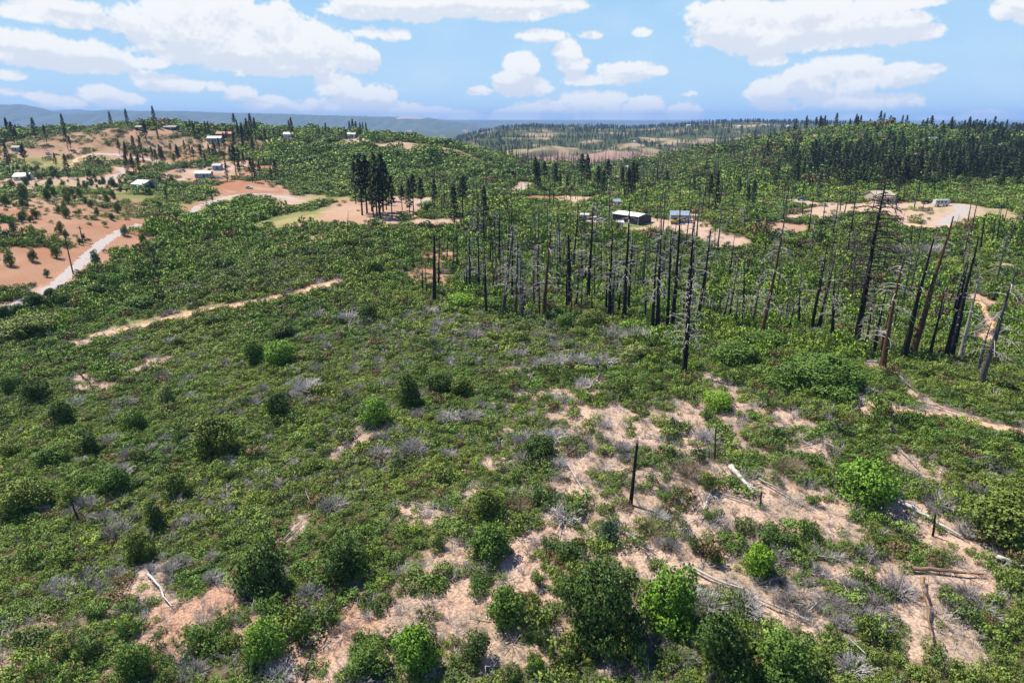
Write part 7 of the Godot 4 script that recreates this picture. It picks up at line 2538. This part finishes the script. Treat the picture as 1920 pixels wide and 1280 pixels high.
func brush() -> void:
	var base := leaf_material(Color.WHITE)
	for v in 4:
		shrub_near.append(crown(dome_lobes(8, 0.68, 0.24, 0.42, 1.0), 430, 0.15, 0.4, base))
	for v in 3:
		shrub_mid.append(crown(dome_lobes(8, 0.68, 0.24, 0.44, 1.1), 330, 0.175, 0.4, base))
	for v in 3:
		shrub_far.append(crown(dome_lobes(7, 0.62, 0.28, 0.5, 1.15), 230, 0.21, 0.35, base))
	var sets := [shrub_near, shrub_mid, shrub_far]
	var at := [[[], [], [], []], [[], [], []], [[], [], []]]
	var tint := []
	for l in at:
		var row := []
		for k in l:
			row.append(PackedColorArray())
		tint.append(row)
	var single := [[], []]
	var d := 26.0
	while d < 900.0:
		var step := maxf(0.9, d * 0.0076)
		var wide := d * 0.9 + 12.0
		var x := -wide
		while x < wide:
			var px := x + rng.randf_range(-0.5, 0.5) * step
			var pd := d + rng.randf_range(-0.5, 0.5) * step
			x += step
			var b := read_plan(bare_p, px, pd)
			var g := read_plan(grass_p, px, pd)
			var n := patch.get_noise_2d(px * 1.6, pd * 1.6) * 0.8 + 0.5
			var keep := 1.0 - b * (1.0 if pd > 170.0 else 0.88) - g * 0.75
			if b > 1.05 or (b > 0.05 or g > 0.05) and n * 0.5 + rng.randf() * 0.5 > keep:
				continue
			if rng.randf() < (0.10 if pd < 170.0 and px > -0.1 * pd else 0.03):
				continue
			var lu := clampf(read_plan(lush_p, px, pd) * 1.1 + big.get_noise_2d(px * 3.0, pd * 3.0) * 0.5, 0.0, 1.0)
			var gy := read_plan(grey_p, px, pd)
			var big_n := big.get_noise_2d(px * 2.2 + 40.0, pd * 2.2)
			var c := Color(0.132, 0.222, 0.046).lerp(Color(0.21, 0.27, 0.06), clampf(0.5 + big_n * 1.3, 0, 1))
			c = c.lerp(Color(0.185, 0.30, 0.036), lu * rng.randf_range(0.45, 1.0) * (1.0 if pd < 320.0 else 0.6))
			c = c.lerp(Color(0.115, 0.105, 0.065), gy * rng.randf_range(0.0, 0.55))
			if pd > 400.0:
				c = c.lerp(Color(0.085, 0.15, 0.038), 0.4)
			var k := rng.randf_range(0.72, 1.3)
			var odd := rng.randf()
			if odd < 0.10:
				c = Color(0.19, 0.27, 0.04)
			elif odd < 0.16:
				c = Color(0.17, 0.125, 0.06)
			elif odd < 0.30:
				c = Color(0.07, 0.115, 0.03)
			c = Color(c.r * k, c.g * k, c.b * k)
			var r := step * rng.randf_range(0.68, 1.15) * (1.0 + 0.35 * lu) * (0.85 if b > 0.3 else 1.0) * (1.12 if pd > 300.0 else 1.0) * (0.72 if b > 0.3 and pd > 170.0 else 1.0)
			if rng.randf() < 0.13:
				r *= 1.7
			if b > 0.3 and pd < 170.0:
				r *= rng.randf_range(0.9, 1.5)
			var tall := r * rng.randf_range(0.65, 1.55) * (1.0 + 0.35 * lu) * (0.8 if px < 0.0 and pd < 150.0 else 1.0) * (0.6 if pd > 300.0 else 1.0)
			var lod := 0 if pd < 120.0 else (1 if pd < 300.0 else 2)
			var kind := rng.randi() % (sets[lod] as Array).size()
			if lod == 0 and b > 0.38 and pd < 88.0 and r > 0.7 and absf(px) < pd * 0.82:
				single[0].append([px, pd, r, tall, kind, c])
				continue
			at[lod][kind].append(turned(Vector3(r, tall, r), on(px, pd, -0.04)))
			tint[lod][kind].append(c)
		d += step
	# the shrubs one can pick out on the bare slope, nearest first
	var n := 0
	for q in single[0]:
		if n >= 285:
			at[0][q[4]].append(turned(Vector3(q[2], q[3], q[2]), on(q[0], q[1], -0.04)))
			tint[0][q[4]].append(q[5])
			continue
		n += 1
		var tone: String = "olive" if q[5].r > 0.178 else ("mid" if q[5].g > 0.19 else "dark")
		var o := MeshInstance3D.new()
		o.mesh = shrub_near[q[4]]
		o.material_override = leaf_mat(tone)
		o.transform = turned(Vector3(q[2], q[3] * 1.05, q[2]), on(q[0], q[1], -0.04))
		tag(o, "low_shrub", "%s %s shrub in soil, %s" % [size_word(q[2], 0.95, 1.35), {"olive": "olive", "mid": "green", "dark": "dark green"}[tone], beside(q[0], q[1], slope_marks)], "shrub", "low shrubs on the bare slope")
	var names := [["brush", "dense low evergreen brush covering the near slope"], ["brush", "leafy brush filling the ravine and the valley"], ["brush", "dark brush covering the far hillsides"]]
	for lod in 3:
		for k in at[lod].size():
			crowd(names[lod][0], names[lod][1], "brush", sets[lod][k], at[lod][k], tint[lod][k])


func far_forest() -> void:
	# woods on the distant ridges, too far to tell the trees apart, and the grey burnt poles of the far valley
	var m := pine_meshes(26, 5, 2.4, 0.12, 3.6, 0.4)
	var mesh: ArrayMesh = m[1].mesh(leaf_material(Color.WHITE))
	var at := []
	var tint := PackedColorArray()
	var n := 0
	while n < 15000:
		var d := 900.0 + 2250.0 * rng.randf()
		var x := rng.randf_range(-0.45, 0.95) * d
		var k := big.get_noise_2d(x * 0.5 + 300.0, d * 0.5) + 0.16 * exp(-pow((d - 1900.0) / 420.0, 2)) - 0.1
		n += 1
		if k > 0.2 or d < 1700.0 and x / d < 0.36 and rng.randf() < 0.97:
			continue
		var h := rng.randf_range(8.0, 17.0)
		at.append(turned(Vector3(h / 16.0, h / 20.0, h / 16.0), on(x, d, -1.0), 0.03))
		var g := rng.randf_range(0.7, 1.3)
		tint.append(Color(0.03 * g, 0.048 * g, 0.02 * g))
	for i in 900:
		var x := rng.randf_range(-0.32, 0.9) * 3000.0
		var d := rng.randf_range(2880.0, 3080.0)
		var h := rng.randf_range(9.0, 20.0)
		at.append(turned(Vector3(h / 17.0, h / 20.0, h / 17.0), on(x, d, -1.0), 0.03))
		tint.append(Color(0.026, 0.042, 0.02))
	crowd("forest", "blue-hazed conifer forest covering the distant ridge", "forest", mesh, at, tint)
	# more conifers on the right hill beyond those counted singly
	var hill := pine_meshes(34, 7, 1.6, 0.14, 3.3, 0.35)
	var mesh2: ArrayMesh = hill[1].mesh(leaf_material(Color.WHITE))
	at = []
	tint = PackedColorArray()
	for i in 30000:
		var x := rng.randf_range(130.0, 1150.0)
		var d := rng.randf_range(385.0, 1400.0)
		var u := x / d
		if u < 0.35 or u > 0.95 or d > 800.0 and u < 0.52:
			continue
		if read_plan(bare_p, x, d) > 0.4:
			continue
		var nz := big.get_noise_2d(x * 1.3 + 500.0, d * 1.3)
		var low := exp(-pow((d - (475.0 if u < 0.62 else 530.0)) / 130.0, 2)) * 1.2
		if rng.randf() > low * smoothstep(0.34, 0.52, u) * smoothstep(-0.45, 0.15, nz) + smoothstep(820.0, 950.0, d) * 0.45:
			continue
		var h := rng.randf_range(6.0, 18.0)
		at.append(turned(Vector3(h / rng.randf_range(13.0, 20.0), h / 20.0, h / 18.0), on(x, d, -0.5), 0.03))
		var g := rng.randf_range(0.7, 1.4)
		tint.append(Color(0.036 * g, 0.058 * g, 0.024 * g))
	crowd("forest", "smaller conifers crowded between the larger ones on the right hill", "forest", mesh2, at, tint)
	var s := Shape.new()
	s.tube(PackedVector3Array([Vector3(0, -1, 0), Vector3(0.1, 6, 0), Vector3(0, 12, 0)]), PackedFloat32Array([0.3, 0.22, 0.06]), 4, Color.WHITE)
	for k in 5:
		var a := rng.randf() * TAU
		var y := rng.randf_range(4.0, 11.0)
		s.tube(PackedVector3Array([Vector3(0, y, 0), Vector3(cos(a) * 1.3, y + 0.2, sin(a) * 1.3)]), PackedFloat32Array([0.08, 0.03]), 3, Color.WHITE)
	var pole := s.mesh(bark("far_burnt_wood", Color(1, 1, 1)))
	at = []
	tint = PackedColorArray()
	for i in 4200:
		var d := rng.randf_range(500.0, 1650.0)
		var x := rng.randf_range(-0.02, 0.42) * d
		if big.get_noise_2d(x * 1.2, d * 1.2) < -0.1 and d < 900.0:
			continue
		at.append(turned(Vector3.ONE * rng.randf_range(0.6, 1.4), on(x, d), 0.05))
		var g := rng.randf_range(0.6, 1.3)
		tint.append(Color(0.17 * g, 0.145 * g, 0.135 * g))
	for i in 350:
		var d := rng.randf_range(300.0, 520.0)
		var x := rng.randf_range(-0.12, 0.62) * d
		at.append(turned(Vector3.ONE * rng.randf_range(0.5, 1.1), on(x, d), 0.05))
		var g := rng.randf_range(0.3, 1.3)
		tint.append(Color(0.12 * g, 0.105 * g, 0.10 * g))
	crowd("burnt_forest", "grey stand of burnt poles in the far valley", "burnt forest", pole, at, tint)


func litter() -> void:
	# dead twigs, straw and stones between the shrubs of the near slope
	var sets := [[twig_white, "twig_litter", "bleached dead twigs scattered through the near brush"], [twig_grey, "twig_litter", "grey dead twigs scattered through the near brush"], [straw, "dry_grass", "dry tan grass tufts on the bare slope"]]
	var at := [[], [], []]
	var tint := [PackedColorArray(), PackedColorArray(), PackedColorArray()]
	for i in 62000:
		var d := 26.0 + 150.0 * pow(rng.randf(), 0.8)
		var x := rng.randf_range(-1.0, 1.0) * (d * 0.86 + 6.0)
		var b := read_plan(bare_p, x, d)
		var gy := read_plan(grey_p, x, d)
		var n := patch.get_noise_2d(x * 1.2 + 77.0, d * 1.2)
		if b > 0.85 and rng.randf() < 0.3:
			continue
		var want := -0.03 + gy * 0.3 + n * 0.16 + (0.42 if b > 0.25 else 0.0)
		if rng.randf() > want:
			continue
		var k := 2 if b > 0.25 and rng.randf() < 0.55 else (0 if rng.randf() < 0.5 else 1)
		var r := rng.randf_range(0.35, 1.0) if k < 2 else rng.randf_range(0.25, 0.6)
		if k < 2 and rng.randf() < 0.3:
			r *= 1.8
		at[k].append(turned(Vector3(r, r * rng.randf_range(0.5, 1.1), r), on(x, d, 0.05 + (0.3 if b < 0.2 else 0.0)), 0.7 if k < 2 else 0.2))
		tint[k].append(Color.WHITE)
	for i in 2600:
		# the greyer thickets of the ravine
		var d := rng.randf_range(135.0, 330.0)
		var x := rng.randf_range(-0.55, 0.85) * d
		if rng.randf() > read_plan(grey_p, x, d) * 1.1:
			continue
		var r := rng.randf_range(0.9, 2.6)
		at[1 if rng.randf() < 0.6 else 0].append(turned(Vector3(r, r, r), on(x, d, 0.3), 0.5))
		tint[1].append(Color.WHITE)
		tint[0].append(Color.WHITE)
	# thickets of dead brush, whitened by the fire, among the living
	var dead := [[], []]
	var dead_tint := [PackedColorArray(), PackedColorArray()]
	for i in 5000:
		var d := 34.0 + 190.0 * pow(rng.randf(), 0.8)
		var x := rng.randf_range(-0.86, 0.86) * d
		var n := patch.get_noise_2d(x * 0.7 + 300.0, d * 0.7) + big.get_noise_2d(x * 2.0, d * 2.0 + 500.0)
		if n < 0.33 - read_plan(grey_p, x, d) * 0.5 or read_plan(bare_p, x, d) > 0.8 or rng.randf() < 0.35:
			continue
		var r := rng.randf_range(0.6, 1.5)
		var k := 0 if rng.randf() < 0.45 else 1
		dead[k].append(turned(Vector3(r, r * rng.randf_range(0.6, 1.1), r), on(x, d, 0.1), 0.35))
		dead_tint[k].append(Color.WHITE * rng.randf_range(0.7, 1.0))
	crowd("dead_brush", "whitened dead brush standing among the living shrubs", "dead brush", dead_white, dead[0], dead_tint[0])
	crowd("dead_brush", "grey dead brush standing among the living shrubs", "dead brush", dead_grey, dead[1], dead_tint[1])
	var stick_at := []
	var stick_tint := PackedColorArray()
	for i in 2100:
		var d := 28.0 + 110.0 * pow(rng.randf(), 0.9)
		var x := rng.randf_range(-0.86, 0.86) * d
		var gy := read_plan(grey_p, x, d)
		var b := read_plan(bare_p, x, d)
		if rng.randf() > 0.04 + gy * 0.4 + (0.25 if b > 0.3 else 0.0):
			continue
		var l := rng.randf_range(0.5, 1.0 + 1.3 * rng.randf())
		var tr := Transform3D(Basis.from_euler(Vector3(rng.randf_range(-0.25, 0.25), rng.randf() * TAU, 0)).scaled_local(Vector3(l, l, l)), on(x, d, 0.12 + (0.7 if b < 0.25 else 0.0)))
		stick_at.append(tr)
		var g := rng.randf_range(0.45, 1.0)
		stick_tint.append(Color(0.66 * g, 0.6 * g, 0.57 * g))
	var st := Shape.new()
	bough(st, Vector3(-1, 0, 0), Vector3(1, 0, 0.1).normalized(), 2.0, 0.2, 0.045, Color.WHITE, 5)
	crowd("stick_litter", "pale fallen sticks lying through the near brush and on bare soil", "sticks", st.mesh(bark("stick_wood", Color.WHITE)), stick_at, stick_tint)
	for k in 3:
		crowd(sets[k][1], sets[k][2], "twigs" if k < 2 else "grass", sets[k][0], at[k], tint[k])
	var s := Shape.new()
	var sm := SphereMesh.new()
	sm.radial_segments = 7
	sm.rings = 4
	sm.radius = 0.5
	sm.height = 0.7
	var rock := plain("stone", Color(0.46, 0.37, 0.29), 1.0)
	rock.vertex_color_use_as_albedo = true
	sm.material = rock
	at = []
	var cols := PackedColorArray()
	for i in 5000:
		var d := 26.0 + 90.0 * pow(rng.randf(), 1.2)
		var x := rng.randf_range(-0.9, 0.9) * d
		if read_plan(bare_p, x, d) < 0.3 or rng.randf() < 0.3:
			continue
		var r := rng.randf_range(0.06, 0.24)
		if rng.randf() < 0.03:
			r *= 2.2
		at.append(turned(Vector3(r, r * 0.7, r * 1.2), on(x, d, 0.0), 0.5))
		var g := rng.randf_range(0.7, 1.25)
		cols.append(Color(g, g * 0.97, g * 0.95))
	crowd("gravel", "small pale stones lying on the bare soil", "stones", sm, at, cols)
